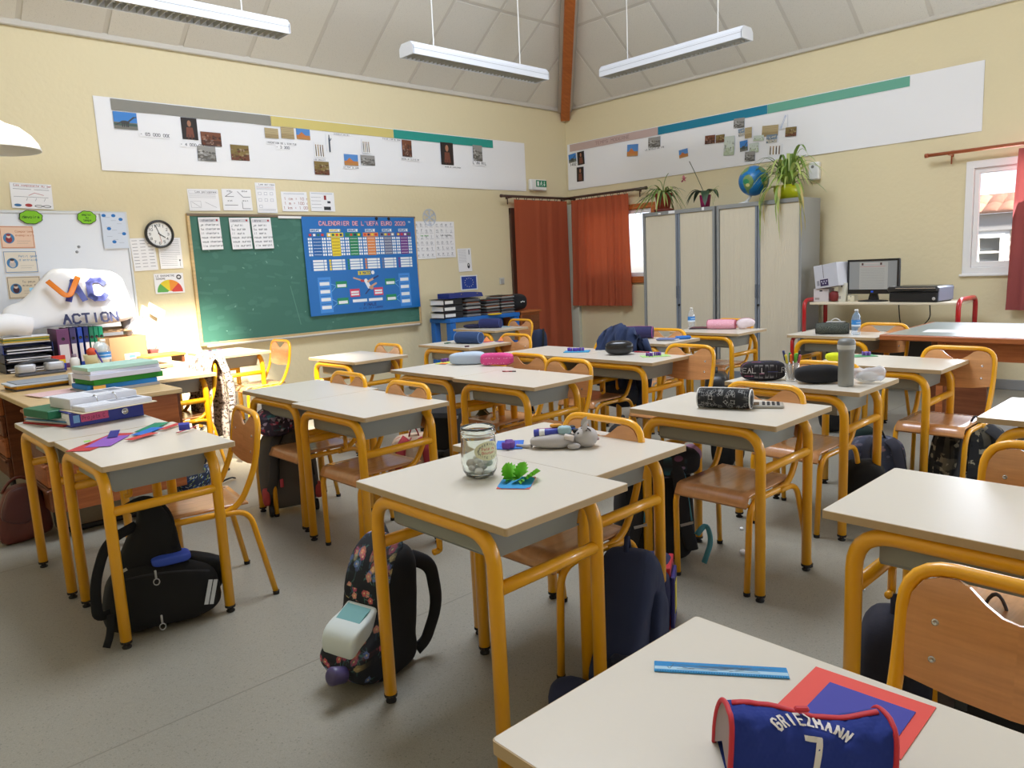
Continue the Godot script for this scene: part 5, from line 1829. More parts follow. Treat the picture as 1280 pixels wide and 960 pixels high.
	tube(st, fil([Vector3(-0.19, 0.42, -0.18), Vector3(-0.23, 0.62, -0.18), Vector3(-0.23, 0.62, 0.18), Vector3(-0.19, 0.42, 0.18)], 0.08), 0.02, 8)
	obj("back_rail", st, M.darkwood, o)

# ------------------------------------------------------------------ plants and globe
func leaf(st: SurfaceTool, p: PackedVector3Array, w: float, fold := 0.25) -> void:
	var n := p.size()
	for i in n - 1:
		var q := []
		for k in 2:
			var t := float(i + k) / (n - 1)
			var d := (p[mini(i + k + 1, n - 1)] - p[maxi(i + k - 1, 0)]).normalized()
			var s := d.cross(Vector3.UP)
			s = Vector3(1, 0, 0) if s.length() < 0.05 else s.normalized()
			var u := s.cross(d).normalized()
			var ww: float = w * pow(sin(PI * clampf(0.12 + t * 0.88, 0, 1)), 0.7) * (0.04 if t > 0.99 else 1.0)
			q.append([p[i + k] - s * ww + u * ww * fold, p[i + k], p[i + k] + s * ww + u * ww * fold])
		quad(st, q[0][0], q[0][1], q[1][1], q[1][0])
		quad(st, q[0][1], q[0][2], q[1][2], q[1][1])

func leafmat(c: Color) -> StandardMaterial3D:
	var m := mat(c, 0.5)
	m.backlight_enabled = true
	m.backlight = c.darkened(0.4)
	return m

func spider(o: Node3D, n: int, y: float, reach: float, rise: float, hang: float, cols: Array, w: float) -> void:
	for i in n:
		var a := TAU * (i * 0.618 + rng.randf() * 0.1)
		var r := reach * rng.randf_range(0.55, 1.1)
		var up := rise * rng.randf_range(0.3, 1.1)
		var dn := hang * rng.randf_range(0.1, 1.0)
		var d := Vector3(cos(a), 0, sin(a))
		if d.x > 0.3:
			r *= 0.6
		var p := bend(Vector3(0, y, 0) + d * 0.02, Vector3(0, y + up * 1.7, 0) + d * r * 0.45, Vector3(0, y + up - dn, 0) + d * r, 9)
		var st := S(true)
		leaf(st, p, w * rng.randf_range(0.7, 1.2))
		obj("leaf", st, cols[i % cols.size()], o)

func make_plants() -> void:
	var H := 1.98
	var g1 := leafmat(c8(96, 124, 54))
	var g2 := leafmat(c8(150, 164, 92))
	var g3 := leafmat(c8(58, 84, 36))
	var o := thing("potted_spider_plant", "spider plant in a terracotta pot with saucer on the left cabinet", "plant", Vector3(-0.42, H, 1.96))
	var st := S(true)
	lathe(st, [Vector2(0, 0.03), Vector2(0.075, 0.03), Vector2(0.1, 0.19), Vector2(0.108, 0.19), Vector2(0.112, 0.225), Vector2(0.1, 0.225), Vector2(0.096, 0.2), Vector2(0, 0.2)], 32)
	obj("pot", st, mat(c8(166, 72, 52), 0.6), o)
	st = S(true)
	lathe(st, [Vector2(0, 0), Vector2(0.1, 0), Vector2(0.125, 0.035), Vector2(0.118, 0.038), Vector2(0.095, 0.012), Vector2(0, 0.012)], 32)
	obj("saucer", st, mat(c8(140, 66, 54), 0.6), o)
	spider(o, 52, 0.2, 0.44, 0.12, 0.40, [g1, g2, g3], 0.014)
	for k in 2:
		st = S(true)
		tube(st, bend(Vector3(0, 0.2, 0), Vector3(0.0, 0.4, 0.0), Vector3(0.0, 0.40 + 0.06 * k, -0.09 + 0.17 * k), 10), 0.004, 6)
		obj("runner", st, g1, o)
	# orchid
	o = thing("potted_orchid", "orchid with one pink flower in a magenta pot on the left cabinet", "plant", Vector3(-0.42, H, 2.55))
	st = S(true)
	lathe(st, [Vector2(0, 0.0), Vector2(0.05, 0.0), Vector2(0.068, 0.15), Vector2(0.062, 0.15), Vector2(0.056, 0.13), Vector2(0, 0.13)], 28)
	obj("pot", st, mat(c8(140, 20, 78), 0.4), o)
	for k in 6:
		var a: float = [2.6, 3.9, 4.6, 5.4, 1.2, 4.2][k]
		var d := Vector3(cos(a) * 0.6 - 0.35, 0, sin(a))
		st = S(true)
		leaf(st, bend(Vector3(0, 0.13, 0), Vector3(0, 0.30, 0) + d * 0.12, Vector3(0, 0.01 + 0.02 * k, 0) + d * 0.21, 8), 0.05, 0.1)
		obj("leaf", st, leafmat(c8(34, 62, 34)), o)
	st = S(true)
	tube(st, bend(Vector3(0, 0.14, 0), Vector3(0, 0.36, -0.1), Vector3(-0.02, 0.56, -0.2), 12), 0.004, 6)
	obj("stem", st, leafmat(c8(60, 66, 40)), o)
	var fl := Vector3(-0.05, 0.36, -0.26)
	for k in 5:
		var d := Vector3(0, cos(TAU * k / 5.0), sin(TAU * k / 5.0))
		st = S(true)
		leaf(st, bend(fl, fl + d * 0.025 + Vector3(-0.01, 0, 0), fl + d * 0.045, 5), 0.02, 0.1)
		obj("petal", st, leafmat(c8(190, 100, 120)), o)
	for k in 6:
		st = S(true)
		tube(st, bend(Vector3(0, 0.14, 0.02), Vector3(-0.02, 0.26, 0.1 + 0.02 * k), Vector3(-0.04, 0.02 + 0.04 * k, 0.13 + 0.015 * k), 8), 0.002, 5)
		obj("aerial_root", st, g2, o)
	# globe
	o = thing("desk_globe", "blue globe on a white foot on the right cabinet", "globe", Vector3(-0.38, H, 3.12))
	var im := img(384, 192, c8(18, 112, 176))
	for k in 5:
		rect(im, 0, 30 + k * 32, 384, 1, c8(60, 140, 190))
	var lands := [[[150, 62], [168, 56], [184, 66], [192, 84], [186, 104], [172, 122], [164, 148], [158, 150], [156, 120], [146, 96], [142, 76]], [[60, 22], [104, 16], [140, 24], [150, 40], [132, 52], [120, 66], [100, 62], [72, 40]], [[226, 30], [280, 20], [350, 26], [370, 40], [340, 70], [300, 72], [270, 60], [236, 54]], [[222, 66], [256, 62], [272, 82], [262, 112], [246, 136], [236, 112], [222, 88]], [[320, 112], [352, 106], [360, 128], [336, 138]]]
	for l in lands:
		var p := PackedVector2Array()
		for q in l:
			p.append(Vector2(q[0], q[1]))
		poly(im, p, c8(110, 140, 84))
		var cpt := p[0].lerp(p[int(p.size() / 2.0)], 0.4)
		disc(im, cpt, 14, 10, c8(40, 130, 84))
		disc(im, cpt + Vector2(8, 14), 9, 7, c8(206, 196, 130))
	disc(im, Vector2(192, 190), 200, 10, c8(226, 230, 232))
	st = S(true)
	var R := 0.165
	var tilt := T(Vector3(-0.02, 0.245, 0.04), 0.0, 0.5, 0.3)
	surf(st, 40, 24, func(u: float, v: float) -> Vector3:
		var a := -u * TAU
		var b := (v - 0.5) * PI
		return tilt * (Vector3(cos(b) * cos(a), sin(b), cos(b) * sin(a)) * R))
	obj("sphere", st, tmat(im, 0.35), o)
	st = S(true)
	lathe(st, [Vector2(0, 0), Vector2(0.075, 0), Vector2(0.07, 0.012), Vector2(0.015, 0.03), Vector2(0, 0.03)], 24, T(Vector3(0, 0, -0.07)), 1.6)
	obj("foot", st, M.white, o)
	st = S(true)
	tube(st, bend(Vector3(0, 0.02, -0.07), Vector3(0, 0.05, -0.03), Vector3(-0.02, 0.085, 0.0), 8), 0.016, 10)
	obj("arm", st, M.white, o)
	# yellow bowl with the trailing plant
	o = thing("potted_spider_plant", "big trailing spider plant in a yellow-green bowl on the right cabinet", "plant", Vector3(-0.42, H, 3.57))
	st = S(true)
	lathe(st, [Vector2(0, 0.0), Vector2(0.09, 0.0), Vector2(0.14, 0.06), Vector2(0.15, 0.11), Vector2(0.14, 0.15), Vector2(0.13, 0.15), Vector2(0.13, 0.12), Vector2(0, 0.12)], 36)
	obj("pot", st, mat(c8(186, 194, 10), 0.3, 0, 0.3), o)
	var h1 := leafmat(c8(132, 158, 72))
	var h2 := leafmat(c8(172, 186, 104))
	var h3 := leafmat(c8(104, 132, 56))
	spider(o, 70, 0.12, 0.40, 0.34, 0.26, [h1, h2, h3], 0.016)
	for k in 12:
		var z: float = [-0.22, -0.16, -0.2, 0.0, 0.02, -0.01, 0.28, 0.3, 0.26, 0.29, 0.31, -0.18][k]
		st = S(true)
		leaf(st, bend(Vector3(-0.06, 0.13, z * 0.3), Vector3(-0.32, 0.22, z), Vector3(-0.22 - 0.01 * (k % 3), -0.18 - 0.09 * (k % 4), z + rng.randf_range(-0.04, 0.04)), 9), 0.016)
		obj("trailing_leaf", st, [h2, leafmat(c8(176, 160, 100)), h1][k % 3], o)
	st = S(true)
	tube(st, bend(Vector3(0.0, 0.12, -0.1), Vector3(-0.02, 0.2, -0.2), Vector3(-0.03, 0.05, -0.26), 8), 0.006, 6)
	obj("dry_runner", st, mat(c8(120, 92, 66), 0.8), o)

# ------------------------------------------------------------------ teacher's corner
func flatpile(called: String, label: String, at: Vector3, turn: float, w: float, d: float, cols: Array, group := "", wob := 0.03) -> Node3D:
	var o := thing(called, label, "papers", at, turn, group)
	var y := 0.0
	for c in cols:
		var st := S()
		var h: float = c[1]
		box(st, Vector3.ZERO, Vector3(w * rng.randf_range(0.9, 1.0), h, d * rng.randf_range(0.9, 1.0)), minf(0.002, h * 0.3))
		var m := obj(c[2], st, mat(c[0], 0.75), o)
		m.transform = T(Vector3(rng.randf_range(-1, 1) * wob, y + h / 2, rng.randf_range(-1, 1) * wob), 0, rng.randf_range(-1, 1) * wob * 3)
		y += h + 0.0004
	return o

func bottle(label: String, at: Vector3, r: float, h: float, tint: Color) -> void:
	var o := thing("water_bottle", label, "bottle", at, 0.0)
	var st := S(true)
	lathe(st, [Vector2(0, 0), Vector2(r * 0.85, 0), Vector2(r, h * 0.05), Vector2(r * 0.96, h * 0.2), Vector2(r, h * 0.3), Vector2(r, h * 0.62), Vector2(r * 0.86, h * 0.74), Vector2(r * 0.42, h * 0.88), Vector2(r * 0.36, h * 0.93)], 24)
	obj("shell", st, glass(Color(tint.r, tint.g, tint.b, 0.22)), o)
	st = S(true)
	lathe(st, [Vector2(r * 1.01, h * 0.34), Vector2(r * 1.012, h * 0.58)], 24)
	var im := img(128, 48, c8(60, 140, 214))
	rect(im, 0, 34, 128, 14, c8(220, 232, 244))
	scribble(im, 10, 14, 40, c8(236, 244, 250), 4)
	scribble(im, 74, 18, 40, c8(236, 244, 250), 4)
	obj("label_band", st, tmat(im, 0.4), o)
	st = S(true)
	lathe(st, [Vector2(0, h), Vector2(r * 0.4, h), Vector2(r * 0.42, h * 0.93), Vector2(0, h * 0.93)], 16)
	obj("cap", st, M.white, o)

func lever_file(label: String, at: Vector3, turn: float, col: Color, w := 0.072, h := 0.315, group := "", lean := 0.0) -> Node3D:
	var o := thing("lever_arch_file", label, "binder", at, turn, group)
	o.rotation.z = lean
	var st := S()
	box_between(st, Vector3(-w / 2, 0, -0.008), Vector3(w / 2, h, 0), Transform3D(), 0.003)
	box_between(st, Vector3(-w / 2, 0, -0.285), Vector3(-w / 2 + 0.004, h, -0.006), Transform3D(), 0.001)
	box_between(st, Vector3(w / 2 - 0.004, 0, -0.285), Vector3(w / 2, h, -0.006), Transform3D(), 0.001)
	obj("cover", st, mat(col, 0.5), o)
	st = S()
	box_between(st, Vector3(-w / 2 + 0.006, 0.008, -0.28), Vector3(w / 2 - 0.006, h - 0.012, -0.012))
	obj("pages", st, M.paper, o)
	st = S()
	box_between(st, Vector3(-w * 0.38, h * 0.12, 0.0), Vector3(w * 0.38, h * 0.6, 0.0008))
	obj("spine_label", st, mat(c8(232, 226, 230), 0.7), o)
	st = S(true)
	lathe(st, [Vector2(0.013, 0.0), Vector2(0.0125, 0.002), Vector2(0.009, 0.002), Vector2(0.008, 0.0005), Vector2(0, 0.0005)], 16, T(Vector3(0, h * 0.74, 0), PI / 2))
	obj("finger_ring", st, M.black, o)
	return o

func make_teacher() -> void:
	# desk: near end panel, drawers on the teacher's side (-x)
	var o := thing("teacher_desk", "wooden teacher's desk with drawer pedestals and a cluttered top", "desk", Vector3(-7.12, 0, 2.09))
	var st := S()
	box_between(st, Vector3(-0.39, 0.735, -0.78), Vector3(0.385, 0.765, 0.77), Transform3D(), 0.004)
	obj("desktop", st, M.lightwood, o)
	st = S()
	box_between(st, Vector3(0.36, 0.42, -0.75), Vector3(0.378, 0.735, 0.74))
	obj("modesty_panel", st, M.darkwood, o)
	for p in [[0.34, 0.745, M.orangewood], [-0.76, -0.38, M.darkwood]]:
		st = S()
		box_between(st, Vector3(-0.345, 0.16, p[0]), Vector3(0.36, 0.735, p[1]), Transform3D(), 0.003)
		var ped := obj("pedestal", st, p[2], o)
		for k in 4:
			st = S()
			box_between(st, Vector3(-0.372 - 0.0, 0.17 + k * 0.14, p[0] + 0.01), Vector3(-0.345, 0.30 + k * 0.14, p[1] - 0.01), Transform3D(), 0.005)
			box_between(st, Vector3(-0.385, 0.275 + k * 0.14, p[0] + 0.01), Vector3(-0.365, 0.296 + k * 0.14, p[1] - 0.01), Transform3D(), 0.006)
			obj("drawer", st, M.orangewood if k % 2 else M.darkwood, ped)
	for z in [0.62, -0.56]:
		st = S(true)
		tube(st, fil([Vector3(-0.33, 0.16, z), Vector3(-0.33, 0.02, z), Vector3(0.33, 0.02, z), Vector3(0.33, 0.16, z)], 0.07), 0.017, 10)
		obj("sled_leg", st, M.black, o)
	# side table behind it, along the front wall
	o = thing("side_table", "long table under the whiteboard, covered with trays and files", "table", Vector3(-6.95, 0, 0.8))
	st = S()
	box_between(st, Vector3(-0.8, 0.73, -0.5), Vector3(0.72, 0.758, 0.48), Transform3D(), 0.004)
	obj("tabletop", st, M.lightwood, o)
	for x in [-0.74, 0.66]:
		for z in [-0.45, 0.42]:
			st = S()
			box(st, Vector3(x, 0.365, z), Vector3(0.05, 0.73, 0.05), 0.004)
			obj("leg", st, M.darkwood, o)
	var Y := 0.7585
	# letter trays with papers
	o = thing("letter_tray", "stack of dark letter trays overflowing with papers under the white shopping bag", "letter tray", Vector3(-7.08, Y, 0.5))
	for k in 3:
		st = S()
		var y := 0.075 * k
		box_between(st, Vector3(-0.17, y, -0.13), Vector3(0.17, y + 0.004, 0.13))
		box_between(st, Vector3(-0.17, y, -0.13), Vector3(-0.166, y + 0.07, 0.13))
		box_between(st, Vector3(0.166, y, -0.13), Vector3(0.17, y + 0.07, 0.13))
		box_between(st, Vector3(-0.17, y, -0.13), Vector3(0.17, y + 0.06, -0.126))
		obj("tray", st, mat([c8(58, 62, 74), c8(40, 42, 60), c8(30, 50, 130)][k], 0.4), o)
		for j in 4:
			st = S()
			box(st, Vector3(0, 0, 0), Vector3(0.3, 0.007, 0.25), 0.001)
			var s := obj("sheaf", st, mat([c8(236, 236, 238), c8(96, 92, 96), c8(222, 222, 226), c8(60, 56, 60)][(j + k) % 4], 0.8), o)
			s.transform = T(Vector3(rng.randf_range(-0.01, 0.01), y + 0.01 + j * 0.0085, rng.randf_range(0.0, 0.03)), rng.randf_range(-0.02, 0.02), rng.randf_range(-0.06, 0.06))
	for j in 5:
		st = S()
		box(st, Vector3(0, 0, 0), Vector3(0.31, 0.009, 0.25), 0.001)
		var s := obj("sheaf", st, mat([c8(206, 202, 200), c8(214, 178, 70), c8(120, 140, 70), c8(190, 166, 60), c8(238, 238, 240)][j], 0.8), o)
		s.transform = T(Vector3(0.0, 0.232 + j * 0.011, 0.02), 0, rng.randf_range(-0.12, 0.12))
	# upright files
	lever_file("purple lever arch file standing beside the letter trays", Vector3(-6.83, Y, 0.62), 0.0, c8(110, 60, 104), 0.09)
	lever_file("narrow dark violet file between the purple file and the blue folders", Vector3(-6.755, Y, 0.61), 0.0, c8(70, 60, 110), 0.045)
	for k in 2:
		lever_file(["blue folder standing next to the narrow violet file", "dark blue folder next to the green folders"][k], Vector3(-6.70 + 0.045 * k, Y, 0.60), 0.0, [c8(40, 76, 180), c8(24, 40, 110)][k], 0.035, 0.315, "blue folders by the letter trays")
	for k in 3:
		lever_file(["green folder, first of the three after the blue folders", "green folder in the middle of three", "teal green folder nearest the cardboard box"][k], Vector3(-6.615 + 0.036 * k, Y, 0.60), 0.0, [c8(16, 112, 84), c8(20, 128, 96), c8(14, 140, 104)][k], 0.032, 0.31, "green folders by the cardboard box")
	# cardboard box
	o = thing("cardboard_box", "open brown cardboard box behind the water bottle on the side table", "box", Vector3(-6.42, Y, 0.66), 0.1)
	st = S()
	box_between(st, Vector3(-0.15, 0, -0.15), Vector3(0.15, 0.22, -0.145))
	box_between(st, Vector3(-0.15, 0, 0.145), Vector3(0.15, 0.22, 0.15))
	box_between(st, Vector3(-0.15, 0, -0.15), Vector3(-0.145, 0.22, 0.15))
	box_between(st, Vector3(0.145, 0, -0.15), Vector3(0.15, 0.22, 0.15))
	box_between(st, Vector3(-0.15, 0, -0.15), Vector3(0.15, 0.004, 0.15))
	obj("box_body", st, mat(c8(176, 142, 106), 0.8), o)
	st = S()
	box_between(st, Vector3(-0.15, 0.22, -0.3), Vector3(0.15, 0.224, -0.15), T(Vector3.ZERO, 0.25))
	obj("flap", st, mat(c8(150, 120, 90), 0.8), o)
	# big white shopping bag on top of trays and files
	o = thing("shopping_bag", "bulging white shopping bag printed ACTION lying over the files", "bag", Vector3(-6.72, 1.075, 0.42), -0.12)
	st = S(true)
	blob(st, Vector3(0, 0.235, 0), Vector3(0.5, 0.235, 0.13), 0.45, 0.035, 3.0, Transform3D(), func(q: Vector3) -> Vector3:
		var t := (q.y + 0.235) / 0.47
		return Vector3(q.x * lerpf(1.05, 0.86, t), (q.y + 0.235) * lerpf(0.5, 1.0, smoothstep(-0.42, -0.05, q.x)) - 0.235, q.z * lerpf(1.2, 0.35, t)), 44, 26)
	obj("bag_body", st, mat(c8(240, 240, 242), 0.35), o)
	var navy := mat(c8(52, 62, 150), 0.4)
	put_letters(o, "lettering", "ACTION", Vector3(-0.06, 0.035, 0.178), 0.074, 0.017, mat(c8(40, 46, 92), 0.4), -0.35)
	put_letters(o, "lettering", "AC", Vector3(0.0, 0.225, 0.142), 0.165, 0.046, navy, -0.42)
	for k in 3:
		st = S()
		box_between(st, Vector3(-0.25 + k * 0.075, 0.19, 0.0), Vector3(-0.212 + k * 0.075, 0.37 - 0.03 * k, 0.002), T(Vector3(0, 0, 0.128), -0.42))
		obj("stripe", st, mat([c8(150, 200, 228), c8(110, 190, 220), c8(90, 190, 226)][k], 0.4), o)
	st = S(true)
	tube(st, fil([Vector3(-0.13, 0.385, 0.115), Vector3(-0.03, 0.265, 0.185), Vector3(0.01, 0.265, 0.185), Vector3(0.09, 0.41, 0.105)], 0.06), 0.021, 8, 0.12, Vector3(0, 0.3, 1))
	obj("carry_handle", st, mat(c8(236, 132, 40), 0.5), o)
	# rolled white paper, left
	st = S(true)
	tube(st, P3([Vector3(-0.22, 0.0, 0), Vector3(0.1, 0.02, 0), Vector3(0.24, -0.02, 0.02)]), 0.085, 24)
	o = obj("paper_roll", st, M.paper)
	o.transform = T(Vector3(-7.28, 1.12, 0.62), 0, 0.25)
	tag(o, "fat roll of white paper left of the ACTION bag", "paper roll")
	# grey cap, papers and blue thing right of the bag
	o = thing("supply_bag", "slouching white paper bag with a blue box and grey cloth peeping out", "bag", Vector3(-6.2, 0.86, 0.45), -0.1)
	st = S(true)
	blob(st, Vector3(0, 0.1, 0), Vector3(0.13, 0.17, 0.09), 0.5, 0.03, 4.0)
	obj("bag_body", st, M.paper, o)
	st = S()
	box_between(st, Vector3(-0.08, 0.22, 0.0), Vector3(-0.01, 0.34, 0.05), T(Vector3.ZERO, 0, 0, 0.15), 0.004)
	obj("blue_carton", st, mat(c8(36, 80, 196), 0.5), o)
	st = S(true)
	blob(st, Vector3(-0.1, 0.24, 0.04), Vector3(0.05, 0.09, 0.05), 0.8, 0.02)
	obj("grey_cloth", st, mat(c8(120, 122, 132), 0.8), o)
	for k in 4:
		st = S(true)
		tube(st, bend(Vector3(-0.06, 0.25, 0), Vector3(-0.16 - 0.02 * k, 0.42 + 0.03 * k, 0.0), Vector3(-0.26 - 0.03 * k, 0.3 + 0.02 * k, 0.02), 8), 0.0022, 5)
		obj("straw", st, mat(c8(206, 200, 190), 0.7), o)
	for k in 2:
		var c := sheet("folded_sheet", 0.16, 0.12, mat(c8(222, 210, 190), 0.8), o, T(Vector3(0.09 + 0.06 * k, 0.27 + 0.02 * k, 0.02), -0.3, 0.4, -0.6), 0.03)
		c.name = "folded_sheet" if k == 0 else "folded_sheet_001"
	o = flatpile("folder_pile", "dark red folded cloth bag lying on papers at the side table's end", Vector3(-6.24, 0.80, 0.66), 0.2, 0.22, 0.13, [[c8(150, 70, 66), 0.02, "fold"], [c8(170, 84, 78), 0.02, "fold"]])
	# wooden tray with orange edge
	o = thing("wooden_stand", "low wooden stand with an orange edge beside the sunlit desk", "stand", Vector3(-6.28, Y, 1.13), 0.05)
	st = S()
	box_between(st, Vector3(-0.17, 0.055, -0.12), Vector3(0.17, 0.075, 0.12), Transform3D(), 0.004)
	obj("shelf", st, mat(c8(212, 150, 70), 0.5), o)
	for x in [-0.15, 0.15]:
		st = S()
		box_between(st, Vector3(x - 0.01, 0, -0.11), Vector3(x + 0.01, 0.055, 0.11))
		obj("side", st, M.darkwood, o)
	bottle("clear water bottle with a blue label on the side table", Vector3(-6.68, Y, 1.13), 0.048, 0.235, c8(220, 235, 245))
	o = thing("milk_carton", "small blue and white carton beside the water bottle", "carton", Vector3(-6.47, Y, 1.1), 0.3)
	st = S()
	box(st, Vector3(0, 0.05, 0), Vector3(0.1, 0.1, 0.06), 0.003)
	obj("carton_body", st, M.white, o)
	for k in 3:
		st = S()
		box_between(st, Vector3(-0.045, 0.012 + k * 0.03, 0.03), Vector3(0.045 - 0.02 * k, 0.03 + k * 0.03, 0.0308))
		obj("printed_band", st, mat([c8(60, 150, 220), c8(206, 60, 60), c8(120, 190, 236)][k], 0.5), o)
	st = S(true)
	blob(st, Vector3(0, 0.02, 0), Vector3(0.05, 0.02, 0.03), 0.5)
	o = obj("glue_box", st, mat(c8(214, 54, 48), 0.5))
	o.position = Vector3(-6.56, Y, 1.17)
	tag(o, "little red box at the foot of the water bottle", "box")
	# pens, crayon box, bottle of paint, tub
	o = thing("crayon_box", "striped red, yellow and blue crayon box by the letter trays", "box", Vector3(-6.93, Y, 0.83), 0.1)
	for k in 4:
		st = S()
		box_between(st, Vector3(-0.045, 0.03 * k, -0.02), Vector3(0.045, 0.03 * (k + 1), 0.02))
		obj("band", st, mat([c8(60, 50, 150), c8(40, 70, 190), c8(240, 200, 30), c8(220, 60, 40)][k], 0.5), o)
	o = thing("paint_bottle", "small white paint bottle in front of the purple file", "bottle", Vector3(-6.83, Y, 0.88))
	st = S(true)
	lathe(st, [Vector2(0, 0), Vector2(0.035, 0), Vector2(0.035, 0.08), Vector2(0.018, 0.1), Vector2(0, 0.1)], 20)
	obj("flask", st, M.white, o)
	st = S(true)
	lathe(st, [Vector2(0, 0.125), Vector2(0.016, 0.125), Vector2(0.018, 0.1), Vector2(0, 0.1)], 16)
	obj("cap", st, mat(c8(150, 130, 150), 0.5), o)
	o = thing("odds_tub", "cream tub of scraps and foil in front of the green folders", "tub", Vector3(-6.68, Y, 0.92))
	st = S(true)
	lathe(st, [Vector2(0, 0), Vector2(0.08, 0), Vector2(0.095, 0.11), Vector2(0.09, 0.11), Vector2(0.076, 0.01), Vector2(0, 0.01)], 24)
	obj("tub_wall", st, mat(c8(226, 216, 170), 0.5), o)
	st = S(true)
	blob(st, Vector3(0.03, 0.15, 0), Vector3(0.05, 0.05, 0.04), 1.0, 0.03, 8)
	obj("foil", st, mat(c8(190, 204, 214), 0.3, 0.4), o)
	st = S(true)
	blob(st, Vector3(-0.04, 0.13, 0.02), Vector3(0.035, 0.035, 0.03), 0.9, 0.01)
	obj("scrap", st, mat(c8(210, 80, 50), 0.6), o)
	st = S()
	for k in 1:
		tube(st, P3([Vector3(0, 0.0, 0), Vector3(-0.06, 0.16, -0.01)]), 0.006, 8)
	o = obj("purple_marker", st, mat(c8(70, 50, 160), 0.5))
	o.position = Vector3(-6.70, Y + 0.004, 1.22)
	tag(o, "violet marker propped against the water bottle", "marker")
	# hole punch / silver stapler
	o = thing("hole_punch", "big silver hole punch in front of the letter trays", "hole punch", Vector3(-7.08, Y, 0.93), 0.05)
	st = S()
	box_between(st, Vector3(-0.16, 0, -0.05), Vector3(0.16, 0.02, 0.06), Transform3D(), 0.006)
	obj("base", st, mat(c8(80, 82, 88), 0.4), o)
	for s in [-1.0, 1.0]:
		st = S(true)
		blob(st, Vector3(0.095 * s, 0.055, 0), Vector3(0.065, 0.035, 0.045), 0.4)
		obj("punch_head", st, mat(c8(186, 188, 194), 0.3, 0.5), o)
	st = S(true)
	tube(st, bend(Vector3(-0.13, 0.085, 0), Vector3(0, 0.13, 0.02), Vector3(0.13, 0.085, 0), 10), 0.014, 8)
	obj("lever", st, mat(c8(70, 72, 78), 0.4), o)
	# things on the teacher's desk
	var D := 0.7655
	flatpile("paper_pile", "pile of folders with a yellow one lowest at the teacher's desk's near left", Vector3(-7.27, D, 1.86), 0.1, 0.36, 0.27, [[c8(66, 60, 58), 0.012, "folder"], [c8(232, 160, 30), 0.012, "folder"], [c8(240, 190, 60), 0.008, "folder"], [c8(200, 206, 214), 0.01, "sheaf"], [c8(150, 156, 164), 0.006, "sheaf"]])
	flatpile("paper_pile", "flat brown and white papers in the middle of the teacher's desk", Vector3(-7.02, D, 1.62), -0.1, 0.34, 0.24, [[c8(150, 120, 100), 0.012, "folder"], [c8(232, 232, 234), 0.01, "sheaf"], [c8(214, 196, 180), 0.006, "sheaf"]])
	flatpile("paper_pile", "white papers at the teacher's desk edge near the binders", Vector3(-7.28, D, 2.35), 0.2, 0.3, 0.22, [[c8(236, 236, 238), 0.006, "sheaf"], [c8(226, 190, 190), 0.003, "sheaf"]])
	o = flatpile("book_pile", "blue magazine, green folder and mint papers stacked at the teacher's desk corner", Vector3(-6.96, D, 2.42), 0.12, 0.44, 0.27, [[c8(150, 150, 152), 0.018, "magazine"], [c8(36, 128, 204), 0.028, "magazine"], [c8(40, 140, 44), 0.034, "folder"], [c8(206, 206, 220), 0.03, "sheaf"], [c8(226, 226, 236), 0.02, "sheaf"], [c8(182, 220, 206), 0.022, "folder"]], "", 0.025)
	st = S()
	box_between(st, Vector3(-0.2, 0.02, 0.131), Vector3(-0.13, 0.044, 0.1325))
	obj("yellow_tag", st, mat(c8(236, 180, 90), 0.6), o)
	o = thing("tape_dispenser", "small white box with black marks on the teacher's desk", "box", Vector3(-7.1, D, 1.98), 0.1)
	st = S()
	box(st, Vector3(0, 0.04, 0), Vector3(0.06, 0.08, 0.05), 0.003)
	obj("box_body", st, M.white, o)
	st = S()
	box_between(st, Vector3(-0.018, 0.02, 0.025), Vector3(0.018, 0.06, 0.0256))
	obj("print_mark", st, mat(c8(60, 60, 62), 0.6), o)
	# binders on the desk E2
	make_binder_pile()

func put_letters(o: Node3D, called: String, s: String, at: Vector3, h: float, th: float, m: Material, lean: float) -> void:
	var x := 0.0
	for ch in s:
		var st := S()
		var k := h / 6.0
		for pl in FONT[ch]:
			for i in pl.size() - 1:
				var a := Vector2(pl[i].x, 6.0 - pl[i].y) * k
				var b := Vector2(pl[i + 1].x, 6.0 - pl[i + 1].y) * k
				var d := (b - a).normalized()
				var nn := Vector2(-d.y, d.x) * th / 2
				a -= d * th * 0.35
				b += d * th * 0.35
				prism(st, PackedVector2Array([a - nn, b - nn, b + nn, a + nn]), 0.0, 0.002)
		var q := obj(called, st, m, o)
		q.transform = T(at + Vector3(x, 0, 0), lean)
		x += k * 4 + th * 1.15

